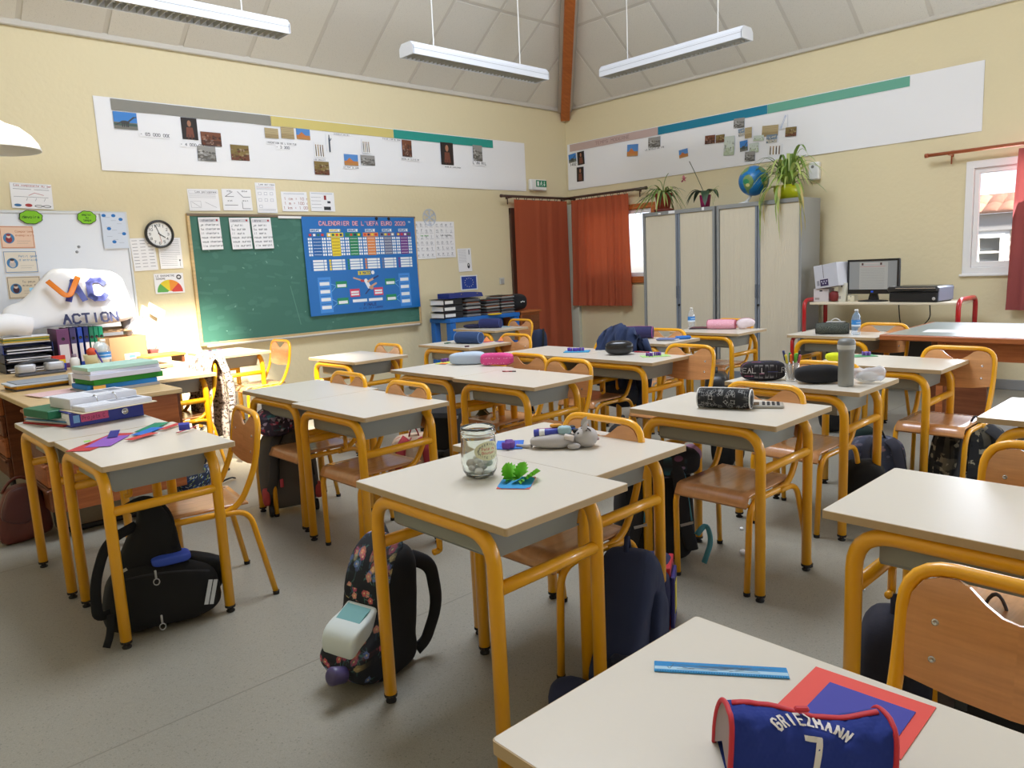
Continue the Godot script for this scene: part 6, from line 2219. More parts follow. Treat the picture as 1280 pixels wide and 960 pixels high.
func make_binder_pile() -> void:
	var Y := TOP + 0.001
	# lowest left: leaflets, green folder, blue lever file; the open ring binder on top
	flatpile("leaflet_pile", "fanned leaflets and red booklet sticking out left of the binders", Vector3(-7.44, Y, 3.28), 0.35, 0.26, 0.36, [[c8(170, 40, 40), 0.006, "booklet"], [c8(214, 214, 212), 0.008, "leaflet"], [c8(100, 150, 180), 0.006, "leaflet"], [c8(206, 206, 206), 0.01, "leaflet"]], "", 0.015)
	var o := thing("ring_binder", "blue lever arch binder lying with a pink label on its spine", "binder", Vector3(-7.33, Y, 3.52), 0.10)
	var st := S()
	box_between(st, Vector3(-0.17, 0.0, -0.25), Vector3(0.17, 0.004, 0.0), Transform3D(), 0.001)
	box_between(st, Vector3(-0.17, 0.066, -0.25), Vector3(0.17, 0.07, 0.0), Transform3D(), 0.001)
	box_between(st, Vector3(-0.17, 0.0, -0.004), Vector3(0.17, 0.07, 0.003), Transform3D(), 0.002)
	obj("cover", st, mat(c8(32, 44, 140), 0.4), o)
	st = S()
	box_between(st, Vector3(-0.16, 0.006, -0.24), Vector3(0.16, 0.058, -0.01))
	obj("pages", st, M.paper, o)
	var im := img(220, 48, c8(206, 76, 124))
	words(im, "Projets C.P.A.E.", 12, 13, 22, 3, c8(110, 30, 60))
	sheet("spine_label", 0.125, 0.036, tmat(im, 0.5), o, on_front(Vector3(-0.06, 0.037, 0.0035)))
	st = S()
	box_between(st, Vector3(-0.155, 0.019, 0.003), Vector3(-0.128, 0.055, 0.0042))
	obj("spine_sticker", st, mat(c8(120, 170, 220), 0.5), o)
	st = S(true)
	lathe(st, [Vector2(0.016, 0.0), Vector2(0.016, 0.003), Vector2(0.011, 0.003), Vector2(0.01, 0.0008), Vector2(0, 0.0008)], 20, T(Vector3(0.08, 0.037, 0.003), PI / 2))
	obj("finger_ring", st, M.chrome, o)
	o = thing("document_folder", "green folder standing out behind the open binder", "binder", Vector3(-7.44, Y + 0.035, 3.26), 0.2)
	st = S()
	box(st, Vector3(0, 0.02, 0), Vector3(0.3, 0.04, 0.26), 0.003)
	obj("cover", st, mat(c8(20, 104, 70), 0.5), o)
	o = thing("open_binder", "open ring binder with thick printed pages on top of the pile", "binder", Vector3(-7.32, Y + 0.074, 3.43), 0.16)
	im = img(256, 192, c8(226, 228, 234))
	for i in 10:
		scribble(im, 12, 16 + i * 17, 90, c8(130, 134, 146), 2)
	rect(im, 120, 20, 60, 90, c8(150, 154, 166))
	rect(im, 186, 20, 58, 90, c8(140, 146, 158))
	for i in 5:
		rect(im, 192, 28 + i * 16, 46, 6, c8(96, 100, 112))
		scribble(im, 122, 122 + i * 12, 110, c8(130, 134, 146), 2)
	var pm := tmat(im, 0.7)
	for s in [0, 1]:
		st = S()
		if s == 0:
			box_between(st, Vector3(-0.16, 0.0, -0.21), Vector3(0.16, 0.05, 0.02), Transform3D(), 0.002)
		else:
			box_between(st, Vector3(-0.16, 0.0, 0.03), Vector3(0.16, 0.022, 0.17), Transform3D(), 0.002)
		var pg := obj("page_block", st, mat(c8(216, 216, 222), 0.8), o)
		if s == 0:
			sheet("printed_page", 0.315, 0.225, pm, pg, T(Vector3(0, 0.0505, -0.095), -PI / 2))
		else:
			sheet("printed_page", 0.315, 0.135, pm, pg, T(Vector3(0, 0.0225, 0.1), -PI / 2))
	st = S()
	box_between(st, Vector3(-0.18, -0.004, -0.23), Vector3(0.18, 0.0, 0.18), Transform3D(), 0.001)
	obj("cover", st, mat(c8(214, 200, 170), 0.6), o)
	for x in [-0.045, 0.045]:
		st = S(true)
		tube(st, bend(Vector3(x, 0.045, 0.0), Vector3(x, 0.075, 0.03), Vector3(x, 0.02, 0.05), 8), 0.0025, 6)
		obj("ring", st, M.chrome, o)

func make_bench() -> void:
	var o := thing("blue_bench", "blue painted bench carrying piles of class binders", "bench", Vector3(-2.2, 0, 0.34))
	var st := S()
	box_between(st, Vector3(-0.56, 0.77, -0.2), Vector3(0.6, 0.82, 0.2), Transform3D(), 0.006)
	obj("tabletop", st, M.blue_table, o)
	for x in [-0.51, 0.55]:
		for z in [-0.15, 0.15]:
			st = S()
			box(st, Vector3(x, 0.385, z), Vector3(0.085, 0.77, 0.085), 0.005)
			obj("leg", st, M.blue_table, o)
	st = S()
	box_between(st, Vector3(-0.5, 0.28, -0.14), Vector3(0.54, 0.3, 0.16), Transform3D(), 0.004)
	obj("lower_shelf", st, M.lightwood, o)
	var Y := 0.8205
	# lying lever files on the left: spines to the room
	for k in 3:
		var f := thing("class_binder", "black binder lying flat with a white spine label, %s of its stack" % ["lowest", "second", "top"][k], "binder", Vector3(-2.63, Y + 0.079 * k, 0.45), [0.02, -0.04, 0.05][k], "black binders on the blue bench")
		st = S()
		box_between(st, Vector3(-0.15, 0, -0.26), Vector3(0.15, 0.005, 0.0), Transform3D(), 0.001)
		box_between(st, Vector3(-0.15, 0.07, -0.26), Vector3(0.15, 0.075, 0.0), Transform3D(), 0.001)
		box_between(st, Vector3(-0.15, 0, -0.005), Vector3(0.15, 0.075, 0.002), Transform3D(), 0.003)
		obj("cover", st, mat(c8(26, 27, 30), 0.5), f)
		st = S()
		box_between(st, Vector3(-0.14, 0.01, -0.25), Vector3(0.14, 0.064, -0.01))
		obj("pages", st, M.paper, f)
		st = S()
		box_between(st, Vector3(-0.13, 0.018, 0.002), Vector3(0.03 if k < 2 else 0.0, 0.055, 0.0028))
		obj("spine_label", st, mat(c8(226, 224, 218), 0.7), f)
	# three piles of thin binders seen from their open sides
	for p in [[-2.325, 5, 0.046], [-2.0, 5, 0.038], [-1.74, 6, 0.038]]:
		for k in p[1]:
			var lab := "thin black binder seen from its paper side, %s, %s pile on the blue bench" % [["lowest", "second up", "third up", "fourth up", "fifth up", "topmost"][k], {-2.325: "first", -2.0: "middle", -1.74: "last"}[p[0]]]
			var f := thing("class_binder", lab, "binder", Vector3(p[0], Y + p[2] * k, 0.34), rng.randf_range(-0.06, 0.06), "thin binders in piles on the blue bench")
			f.rotation.z = rng.randf_range(-0.01, 0.01)
			st = S()
			box_between(st, Vector3(-0.125, 0, -0.16), Vector3(0.125, 0.003, 0.14))
			box_between(st, Vector3(-0.125, p[2] - 0.005, -0.16), Vector3(0.125, p[2] - 0.002, 0.14))
			obj("cover", st, mat(c8(30, 30, 33), 0.5), f)
			st = S()
			box_between(st, Vector3(-0.115, 0.004, -0.15), Vector3(0.115, p[2] * 0.62, 0.13))
			obj("pages", st, mat([c8(130, 128, 126), c8(90, 90, 92), c8(160, 158, 154)][k % 3], 0.8), f)
			st = S()
			box_between(st, Vector3(-0.1, p[2] * 0.64, -0.1), Vector3(0.09, p[2] * 0.8, 0.131))
			obj("divider", st, mat([c8(190, 60, 50), c8(110, 110, 112), c8(214, 120, 60), c8(80, 80, 84)][(k + int(p[0] * -10)) % 4], 0.7), f)
	for k in 2:
		var f := thing("blue_file", ["dark blue file lying on the black binders, end of the bench near the poster", "dark blue file lying on the first pile of thin binders"][k], "binder", Vector3([-2.56, -2.30][k], Y + 0.238 + [0.0, 0.0][k], 0.38), [0.1, -0.08][k], "dark blue files on top of the binders")
		st = S()
		prism(st, PackedVector2Array([Vector2(-0.15, 0), Vector2(0.15, 0), Vector2(0.13, 0.05), Vector2(0.02, 0.062), Vector2(-0.15, 0.06)]), -0.12, 0.08)
		obj("cover", st, mat(c8(34, 48, 120), 0.5), f)
		st = S(true)
		lathe(st, [Vector2(0.008, 0), Vector2(0.008, 0.002), Vector2(0, 0.002)], 12, T(Vector3(0.06, 0.04, 0.08), PI / 2))
		obj("finger_ring", st, M.chrome, f)
	st = S(true)
	blob(st, Vector3(0, 0.012, 0), Vector3(0.1, 0.012, 0.05), 0.6, 0.006)
	o = obj("yellow_cloth", st, mat(c8(220, 180, 40), 0.8))
	o.position = Vector3(-2.06, Y - 0.004, 0.56)
	tag(o, "yellow bundle poking from under the middle pile on the blue bench", "cloth")
	# brown cabinet with a round black bag
	o = thing("wooden_cabinet", "small brown wooden cabinet between the blue bench and the long curtain", "cabinet", Vector3(-1.40, 0, 0.33))
	st = S()
	box_between(st, Vector3(-0.17, 0.03, -0.22), Vector3(0.17, 0.80, 0.2), Transform3D(), 0.004)
	obj("body", st, M.orangewood, o)
	st = S()
	box_between(st, Vector3(-0.19, 0.80, -0.24), Vector3(0.19, 0.83, 0.23), Transform3D(), 0.006)
	obj("top_board", st, M.orangewood, o)
	for s in [-1.0, 1.0]:
		st = S()
		box_between(st, Vector3(-0.075 + 0.08 * s, 0.08, 0.2), Vector3(0.075 + 0.08 * s, 0.77, 0.212), Transform3D(), 0.004)
		obj("door", st, M.darkwood, o)
	o = thing("round_bag", "black round sports bag with white marks on the brown cabinet", "bag", Vector3(-1.50, 0.83, 0.36))
	st = S(true)
	blob(st, Vector3(0, 0.11, 0), Vector3(0.15, 0.11, 0.13), 0.75, 0.01)
	obj("bag_body", st, cloth(c8(26, 26, 29)), o)
	for k in 3:
		st = S()
		box(st, Vector3(-0.02 + 0.026 * k, 0.115 + 0.006 * (k % 2), 0.131), Vector3(0.018, 0.014, 0.004), 0.001, T(Vector3.ZERO, 0, 0, 0.0))
		obj("printed_mark", st, M.white, o)

# ------------------------------------------------------------------ small things on the desks
func tubecase(called: String, label: String, a: Vector3, b: Vector3, r: float, m: Material, endm: Material, zipm: Material, squash := 0.92) -> Node3D:
	# a round pencil case lying from a to b (points on the table)
	var d := b - a
	var o := thing(called, label, "pencil case", (a + b) * 0.5, atan2(-d.z, d.x))
	var L := d.length()
	var st := S(true)
	surf(st, 28, 14, func(u: float, v: float) -> Vector3:
		var an := u * TAU
		var x := (v - 0.5) * L
		var rr := r * (1.0 + 0.05 * noise.get_noise_2d(an * 30, x * 300)) * (1.0 - 0.10 * pow(absf(v - 0.5) * 2, 6))
		return Vector3(x, r * squash + maxf(sin(an) * rr * squash, -r * squash), -cos(an) * rr))
	obj("case_body", st, m, o)
	for s in [-1.0, 1.0]:
		st = S(true)
		lathe(st, [Vector2(0, 0.004), Vector2(r * 0.7, 0.003), Vector2(r * 0.93, 0.0)], 24, T(Vector3(L / 2 * s, r * squash, 0), 0, 0, -PI / 2 * s))
		obj("end_panel", st, endm, o)
		st = S(true)
		var p := PackedVector3Array()
		for k in 25:
			p.append(Vector3(L / 2 * s, r * squash + sin(TAU * k / 24.0) * r * 0.93 * squash, cos(TAU * k / 24.0) * r * 0.93))
		tube(st, p, 0.003, 6)
		obj("piping", st, zipm, o)
	st = S(true)
	tube(st, P3([Vector3(-L * 0.46, r * squash * 2.0, 0.004), Vector3(0, r * squash * 2.04, 0), Vector3(L * 0.46, r * squash * 2.0, 0.004)]), 0.005, 6, 0.5)
	obj("zip", st, zipm, o)
	return o

func softcase(called: String, label: String, c: Vector3, turn: float, h: Vector3, m: Material, zipm: Material, e := 0.6, wr := 0.012) -> Node3D:
	var o := thing(called, label, "pencil case", c, turn)
	var st := S(true)
	blob(st, Vector3(0, h.y, 0), h, e, wr, 6.0, Transform3D(), func(q: Vector3) -> Vector3: return Vector3(q.x, maxf(q.y, -h.y), q.z))
	obj("case_body", st, m, o)
	st = S(true)
	tube(st, bend(Vector3(-h.x * 0.85, h.y * 1.55, h.z * 0.25), Vector3(0, h.y * 2.35, h.z * 0.1), Vector3(h.x * 0.85, h.y * 1.55, h.z * 0.25), 10), 0.004, 6, 0.6)
	obj("zip", st, zipm, o)
	return o

func card(called: String, label: String, cat: String, c: Vector3, turn: float, w: float, d: float, col: Color, group := "") -> MeshInstance3D:
	var st := S()
	box(st, Vector3(0, 0.0006, 0), Vector3(w, 0.0012, d))
	var o := obj(called, st, mat(col, 0.75))
	o.transform = T(c, 0, turn)
	tag(o, label, cat, group)
	return o

func pegs(o: Node3D, n: int, col: Color, sp: float) -> void:
	for i in n:
		var st := S()
		box(st, Vector3((i - n / 2.0) * sp, 0.012, 0.006 * (i % 2)), Vector3(sp * 0.8, 0.024, 0.03), 0.003, T(Vector3.ZERO, 0, 0.3 * (i % 3 - 1)))
		obj("folded_strip", st, mat(col.lightened(0.12 * (i % 2)), 0.6), o)

func fprint(kind: String, sc := 6.0) -> StandardMaterial3D:
	if not M.has(kind):
		var m := trimat(fabric_print(kind), sc, 0.85)
		M[kind] = m
	return M[kind]

func make_desk_things() -> void:
	var Y := TOP + 0.0005
	var o: Node3D
	var st: SurfaceTool
	# --- nearest desk: jersey pencil case, ruler, red and blue paper
	var nav := cloth(c8(26, 48, 132), 0.15)
	var red := mat(c8(196, 40, 52), 0.6)
	o = thing("jersey_pencil_case", "blue jersey pencil case with red piping that reads GRIEZMANN 7", "pencil case", Vector3(-7.505, Y, 7.095), -0.86)
	var W := 0.098
	var body := func(u: float, v: float) -> Vector3:
		# u across, v over the top from the front foot to the back foot
		var x := (u - 0.5) * 2 * W
		var a := v * PI
		var sag := 0.010 * (sin(u * 7.0) * 0.5 + cos(u * 3.0 + 1.0)) * sin(a)
		var w := noise.get_noise_2d(u * 120, v * 60) * 0.006 * sin(a)
		return Vector3(x + 0.006 * sin(v * 4), 0.074 * pow(sin(a), 0.7) + sag + w, 0.042 * spow(cos(a), 0.75) + w)
	st = S(true)
	surf(st, 40, 28, func(u: float, v: float) -> Vector3: return body.call(u, v))
	surf(st, 2, 2, func(u: float, v: float) -> Vector3: return Vector3((0.5 - u) * 2 * W, 0.0, (0.5 - v) * -0.084))
	obj("case_body", st, nav, o)
	for s in [0.0, 1.0]:
		st = S(true)
		var ring := PackedVector3Array()
		for k in 21:
			ring.append(body.call(s, k / 20.0))
		tube(st, ring, 0.0035, 8)
		obj("piping", st, red, o)
		st = S(true)
		var x: float = (s - 0.5) * 2 * W
		for k in 20:
			var c := Vector3(x - 0.003 * (0.5 - s), 0.03, 0)
			if s < 0.5:
				tri(st, c, ring[k], ring[k + 1])
			else:
				tri(st, c, ring[k + 1], ring[k])
		obj("mesh_end", st, uv_scale(cloth(c8(150, 132, 130)), 60.0), o)
	st = S(true)
	var zp := PackedVector3Array()
	for k in 17:
		zp.append(Vector3(body.call(0.04 + 0.92 * k / 16.0, 0.53)) + Vector3(0, 0.001, 0))
	tube(st, zp, 0.005, 8, 0.5)
	obj("zip", st, red, o)
	st = S()
	box(st, Vector3(0.0, 0.076, 0.0), Vector3(0.018, 0.006, 0.009), 0.002)
	obj("zip_pull", st, red, o)
	# lettering wrapped on the cloth: arched name over a big number
	var wl := mat(c8(222, 216, 210), 0.6)
	var wrap := func(p: Vector2) -> Vector3:   # p in metres on the front face: x across, y up along the surface
		var u: float = 0.5 + p.x / (2 * W)
		var v: float = clampf(p.y / 0.15 + 0.08, 0.0, 1.0)
		var q: Vector3 = body.call(u, v)
		var du: Vector3 = body.call(u + 0.01, v) - body.call(u - 0.01, v)
		var dv: Vector3 = body.call(u, v + 0.01) - body.call(u, v - 0.01)
		return q + du.cross(dv).normalized() * 0.0012
	var chars := "GRIEZMANN"
	for i in 10:
		st = S()
		var ch: String = chars[i] if i < 9 else "7"
		var hgt := 0.0150 if i < 9 else 0.034
		var th := 0.0030 if i < 9 else 0.0075
		var ang := (i - 4.0) * 0.185
		for pl in (FONT[ch] if i < 9 else [PackedVector2Array([Vector2(0.6, 0), Vector2(3.6, 0), Vector2(2.9, 6)])]):
			for k in pl.size() - 1:
				var a2 := Vector2(pl[k].x - 2.0, 6.0 - pl[k].y) * hgt / 6.0
				var b2 := Vector2(pl[k + 1].x - 2.0, 6.0 - pl[k + 1].y) * hgt / 6.0
				if i < 9:
					a2 = Vector2(0.0, -0.007) + (Vector2(0, 0.056) + a2 * Vector2(0.66, 1)).rotated(-ang)
					b2 = Vector2(0.0, -0.007) + (Vector2(0, 0.056) + b2 * Vector2(0.66, 1)).rotated(-ang)
				else:
					a2 = a2 * Vector2(0.85, 1) + Vector2(0.0, -0.004)
					b2 = b2 * Vector2(0.85, 1) + Vector2(0.0, -0.004)
				var dd := (b2 - a2).normalized()
				a2 -= dd * th * 0.4
				b2 += dd * th * 0.4
				var nn := Vector2(-dd.y, dd.x) * th / 2
				for t in 4:
					var p0 := a2.lerp(b2, t / 4.0)
					var p1 := a2.lerp(b2, (t + 1) / 4.0)
					quad(st, wrap.call(p0 - nn), wrap.call(p1 - nn), wrap.call(p1 + nn), wrap.call(p0 + nn))
		obj("lettering", st, wl, o)
	# ruler
	o = thing("ruler", "clear blue plastic ruler lying near the jersey pencil case", "ruler", Vector3(-7.377, Y, 6.9015), -0.953)
	var im := img(256, 40, c8(36, 132, 196))
	rect(im, 0, 20, 256, 12, c8(170, 206, 226))
	rect(im, 0, 32, 256, 8, c8(40, 140, 200))
	for i in 22:
		line(im, Vector2(20 + rng.randf() * 200, 6 + rng.randf() * 22), Vector2(20 + rng.randf() * 220, 8 + rng.randf() * 22), 1.2, c8(70, 90, 110))
	for i in 50:
		line(im, Vector2(6 + i * 5, 36), Vector2(6 + i * 5, 39), 1, c8(20, 50, 80))
	st = S()
	box_between(st, Vector3(-0.103, 0, -0.0155), Vector3(0.103, 0.002, 0.0155), Transform3D(), 0.0006)
	obj("blade", st, mat(c8(56, 150, 206), 0.15), o)
	sheet("printed_scale", 0.204, 0.03, tmat(im, 0.18), o, T(Vector3(0, 0.0021, 0), -PI / 2), 0.0, Rect2(0, 0, 1, 1), 0.0002)
	# red paper with a smaller blue one
	card("red_paper", "square sheet of red paper under the jersey pencil case", "paper", Vector3(-7.342, Y, 7.096), 0.03, 0.15, 0.172, c8(226, 82, 72))
	card("blue_paper", "smaller violet-blue paper lying on the red sheet", "paper", Vector3(-7.35, Y + 0.0014, 7.105), 0.03, 0.102, 0.12, c8(64, 64, 160))
	# --- jar desk
	make_jar(Vector3(-6.865, Y, 5.742))
	o = thing("paper_card", "blue card with salmon corners and a pleated green paper leaf on it", "card", Vector3(-6.848, Y, 5.89), 0.62)
	st = S()
	prism(st, PackedVector2Array([Vector2(-0.062, -0.05), Vector2(0.062, -0.05), Vector2(0.062, 0.05), Vector2(-0.062, 0.05)]), -0.0, 0.002, T(Vector3.ZERO, -PI / 2))
	obj("card_base", st, mat(c8(216, 100, 92), 0.8), o)
	st = S()
	prism(st, PackedVector2Array([Vector2(-0.045, -0.0505), Vector2(0.045, -0.0505), Vector2(0.0625, -0.036), Vector2(0.0625, 0.036), Vector2(0.045, 0.0505), Vector2(-0.045, 0.0505), Vector2(-0.0625, 0.036), Vector2(-0.0625, -0.036)]), 0.002, 0.003, T(Vector3.ZERO, -PI / 2))
	obj("card_face", st, mat(c8(36, 142, 200), 0.7), o)
	var gl := mat(c8(128, 204, 62), 0.7)
	for k in 3:
		st = S()
		var n := 22
		for i in n:
			var q := []
			for e in 2:
				var a := lerpf(-1.75, 1.75, float(i + e) / n)
				var r := 0.048 + 0.006 * ((i + e) % 2)
				q.append(Vector3(sin(a) * r, 0.004 + cos(a) * r * 0.8 + 0.012, (0.007 if (i + e) % 2 else -0.007)))
			tri(st, Vector3(0, 0.004, 0), q[0], q[1])
		var lf := obj("pleated_leaf", st, gl, o)
		lf.transform = T(Vector3(0.03, 0.001, -0.012 + 0.014 * k), [-0.55, 0.15, 0.95][k], -0.25)
	o = thing("paper_card", "blue card with a purple pleat half hidden behind the glass jar", "card", Vector3(-6.52, Y, 5.515), 0.75)
	st = S()
	prism(st, PackedVector2Array([Vector2(-0.065, -0.05), Vector2(0.065, -0.05), Vector2(0.065, 0.05), Vector2(-0.065, 0.05)]), 0.0, 0.003, T(Vector3.ZERO, -PI / 2))
	obj("card_face", st, mat(c8(40, 110, 200), 0.7), o)
	st = S()
	prism(st, PackedVector2Array([Vector2(-0.03, -0.035), Vector2(0.05, -0.035), Vector2(0.05, 0.035), Vector2(-0.03, 0.035)]), 0.003, 0.004, T(Vector3.ZERO, -PI / 2))
	obj("card_inset", st, mat(c8(70, 90, 200), 0.7), o)
	var hold := Node3D.new()
	hold.position = Vector3(-0.045, 0.004, 0.0)
	put(hold, "pleat", o)
	pegs(hold, 5, c8(100, 50, 150), 0.012)
	make_seal(Vector3(-6.42, Y, 5.70))
	# --- doodle case and calculator
	var dm := uv_scale(fprint("doodle"), 5.5)
	tubecase("pencil_case", "black pencil case with white doodles beside the calculator", Vector3(-5.525, Y, 5.690), Vector3(-5.455, Y, 5.902), 0.048, dm, dm, mat(c8(226, 224, 220), 0.5))
	o = thing("calculator", "grey pocket calculator next to the black doodle case", "calculator", Vector3(-5.375, Y, 5.93), 0.5)
	st = S()
	box(st, Vector3(0, 0.007, 0), Vector3(0.085, 0.014, 0.14), 0.004)
	obj("case", st, mat(c8(166, 160, 150), 0.5), o)
	st = S()
	box(st, Vector3(0, 0.0145, -0.045), Vector3(0.066, 0.002, 0.03), 0.0005)
	obj("display", st, mat(c8(50, 54, 54), 0.2), o)
	for j in 4:
		for i in 4:
			st = S()
			box(st, Vector3(-0.027 + 0.018 * i, 0.0155, -0.012 + 0.02 * j), Vector3(0.013, 0.004, 0.012), 0.001)
			obj("key", st, M.black, o)
	# --- desks with the pale blue and pink cases
	softcase("pencil_case", "pale blue patterned pencil case left of the pink one", Vector3(-5.03, Y, 3.52), -0.92, Vector3(0.125, 0.042, 0.06), cloth(c8(176, 190, 206)), M.white, 0.5)
	softcase("pencil_case", "bright pink sequinned pencil case sagging in the middle", Vector3(-4.985, Y, 3.78), -1.05, Vector3(0.115, 0.045, 0.045), uv_scale(fprint("dots"), 7.0), mat(c8(180, 50, 110), 0.5), 0.55, 0.02)
	o = thing("paper_card", "yellow-green card with dark edge and a purple pleat by the pale blue case", "card", Vector3(-5.06, Y, 3.31), 0.4)
	st = S()
	box(st, Vector3(0, 0.0015, 0), Vector3(0.14, 0.003, 0.09))
	obj("card_face", st, mat(c8(206, 214, 90), 0.8), o)
	st = S()
	box(st, Vector3(-0.06, 0.004, 0.02), Vector3(0.05, 0.002, 0.05))
	obj("orange_corner", st, mat(c8(226, 110, 60), 0.8), o)
	hold = Node3D.new()
	hold.position = Vector3(0.04, 0.003, -0.02)
	put(hold, "pleat", o)
	pegs(hold, 4, c8(110, 60, 150), 0.013)
	o = thing("pencil", "red and black striped pencil lying alone on the long bare desk", "pencil", Vector3(-5.16, Y + 0.004, 4.08), -1.1)
	for k in 4:
		st = S(true)
		tube(st, P3([Vector3(-0.045 + 0.0225 * k, 0, 0), Vector3(-0.0225 + 0.0225 * k, 0, 0)]), 0.004, 6)
		obj("band", st, mat([c8(150, 40, 50), c8(206, 120, 120), c8(150, 40, 50), c8(40, 34, 38)][k], 0.5), o)
	# --- round blue case, orange cups
	var dn := cloth(c8(42, 66, 108))
	tubecase("pencil_case", "dark blue round pencil case with a pale emblem beside the orange cups", Vector3(-4.10, Y, 2.29), Vector3(-4.03, Y, 2.53), 0.056, dn, dn, mat(c8(110, 140, 190), 0.5))
	for k in 2:
		o = thing("paper_cup", ["orange pleated paper cup, the nearer to the blue case", "orange pleated paper cup, the nearer to the chair"][k], "paper craft", Vector3([-3.90, -3.82][k], Y, [2.46, 2.57][k]), 0.0, "orange paper cups")
		st = S()
		for i in 16:
			var a := TAU * i / 16.0
			var b := TAU * (i + 1) / 16.0
			var r0 := 0.028 if i % 2 else 0.034
			var r1 := 0.034 if i % 2 else 0.028
			tri(st, Vector3(0, 0.05, 0), Vector3(cos(a) * r0, 0.006, sin(a) * r0), Vector3(cos(b) * r1, 0.006, sin(b) * r1))
		obj("pleated_cone", st, mat(c8(236, 140, 80), 0.7), o)
		st = S()
		box(st, Vector3(0, 0.002, 0), Vector3(0.09, 0.004, 0.07))
		obj("card_base", st, mat([c8(206, 66, 110), c8(120, 70, 150)][k], 0.7), o)
	o = thing("scissors", "small green-handled scissors left of the dark blue case", "scissors", Vector3(-4.15, Y, 2.21), 0.3)
	for s in [-1.0, 1.0]:
		st = S(true)
		var p := PackedVector3Array()
		for k in 13:
			p.append(Vector3(0.02 * s + cos(TAU * k / 12.0) * 0.015, 0.006, sin(TAU * k / 12.0) * 0.02))
		tube(st, p, 0.004, 6)
		obj("grip", st, mat(c8(30, 90, 60), 0.5), o)
	st = S()
	box_between(st, Vector3(-0.006, 0.004, 0.02), Vector3(0.006, 0.008, 0.1))
	obj("blades", st, M.chrome, o)
	st = S()
	box(st, Vector3(0, 0.006, 0), Vector3(0.04, 0.012, 0.018), 0.002)
	o = obj("eraser", st, mat(c8(90, 60, 70), 0.6))
	o.position = Vector3(-4.27, Y, 2.62)
	tag(o, "tiny dark eraser at the front edge of the blue-case desk", "eraser")
	# --- navy cases by the binders
	var nv := cloth(c8(40, 46, 98))
	softcase("pencil_case", "flat navy pencil case, the lower of two in front of the blue bench", Vector3(-2.90, Y, 1.12), -1.0, Vector3(0.12, 0.025, 0.05), cloth(c8(28, 32, 64)), M.black, 0.8)
	tubecase("pencil_case", "plump navy pencil case right of the flat one, before the blue bench", Vector3(-2.86, Y, 1.20), Vector3(-2.76, Y, 1.42), 0.056, nv, nv, mat(c8(60, 80, 150), 0.5))
	card("light_blue_card", "little light blue card right of the navy cases", "card", Vector3(-2.64, Y, 1.36), 0.4, 0.09, 0.14, c8(120, 180, 210))
	# --- P desks
	o = thing("paper_card", "blue card with purple folded strips under the denim jacket", "card", Vector3(-4.15, Y, 3.76), -1.0)
	st = S()
	box(st, Vector3(0, 0.003, 0), Vector3(0.19, 0.006, 0.11), 0.001)
	obj("card_face", st, mat(c8(60, 150, 196), 0.7), o)
	hold = Node3D.new()
	hold.position = Vector3(0.0, 0.006, 0.0)
	put(hold, "pleat", o)
	pegs(hold, 6, c8(92, 60, 170), 0.022)
	softcase("pencil_case", "shiny black rounded pencil case in front of the denim jacket", Vector3(-4.16, Y, 4.17), -0.95, Vector3(0.10, 0.052, 0.06), mat(c8(28, 29, 32), 0.25), M.black, 0.75, 0.004)
	o = thing("paper_card", "pale green card with purple folded strips near the leaning chair", "card", Vector3(-4.12, Y, 4.45), -0.7)
	st = S()
	box(st, Vector3(0, 0.0015, 0), Vector3(0.19, 0.003, 0.11))
	obj("card_face", st, mat(c8(170, 210, 130), 0.7), o)
	for k in 2:
		hold = Node3D.new()
		hold.position = Vector3(-0.035 + 0.06 * k, 0.003, 0.01 - 0.015 * k)
		put(hold, "pleat", o)
		pegs(hold, 4, c8(110, 62, 156), 0.013)
	st = S(true)
	tube(st, P3([Vector3(0, 0, 0), Vector3(0.02, 0, 0.12)]), 0.004, 6)
	o = obj("red_pen", st, mat(c8(180, 40, 60), 0.4))
	o.position = Vector3(-4.0, Y + 0.004, 4.18)
	tag(o, "red pen right of the shiny black pencil case", "pen")
	# --- Q desk
	var qm := cloth(c8(44, 42, 84))
	tubecase("pencil_case", "navy pencil case with a purple rim at its round end", Vector3(-3.24, Y, 3.50), Vector3(-3.13, Y, 3.72), 0.056, qm, qm, mat(c8(170, 80, 150), 0.5))
	o = flatpile("notebook_pair", "grey notebook and white booklet right of the purple-rimmed case", Vector3(-3.2, Y, 3.93), 0.3, 0.12, 0.16, [[c8(190, 188, 190), 0.01, "notebook"], [c8(110, 120, 160), 0.006, "notebook"]])
	st = S()
	box(st, Vector3(0, 0.014, 0), Vector3(0.13, 0.028, 0.05), 0.01)
	o = obj("blue_pen_box", st, mat(c8(40, 110, 190), 0.5))
	o.transform = T(Vector3(-3.10, Y, 4.0), 0, -0.6)
	tag(o, "bright blue little case at the desk's corner by the cabinets", "pencil case")
	card("white_card", "small white card at the far left of the purple-rimmed case's desk", "card", Vector3(-3.06, Y, 3.44), 0.5, 0.06, 0.05, c8(230, 230, 228))
	# --- S desk
	bottle("small water bottle with a blue label left of the pink case", Vector3(-2.28, Y, 3.55), 0.034, 0.20, c8(225, 232, 240))
	var pk := uv_scale(fprint("pinkdots"), 7.0)
	tubecase("pencil_case", "pale pink round pencil case in front of the cabinets", Vector3(-2.25, Y, 3.71), Vector3(-2.18, Y, 3.95), 0.048, pk, mat(c8(206, 110, 130), 0.6), mat(c8(206, 120, 140), 0.5))
	softcase("pencil_case", "crumpled white and pink pouch right of the pale pink case", Vector3(-2.14, Y, 4.03), -0.9, Vector3(0.09, 0.052, 0.05), cloth(c8(232, 216, 220)), mat(c8(206, 150, 160), 0.5), 0.9, 0.035)
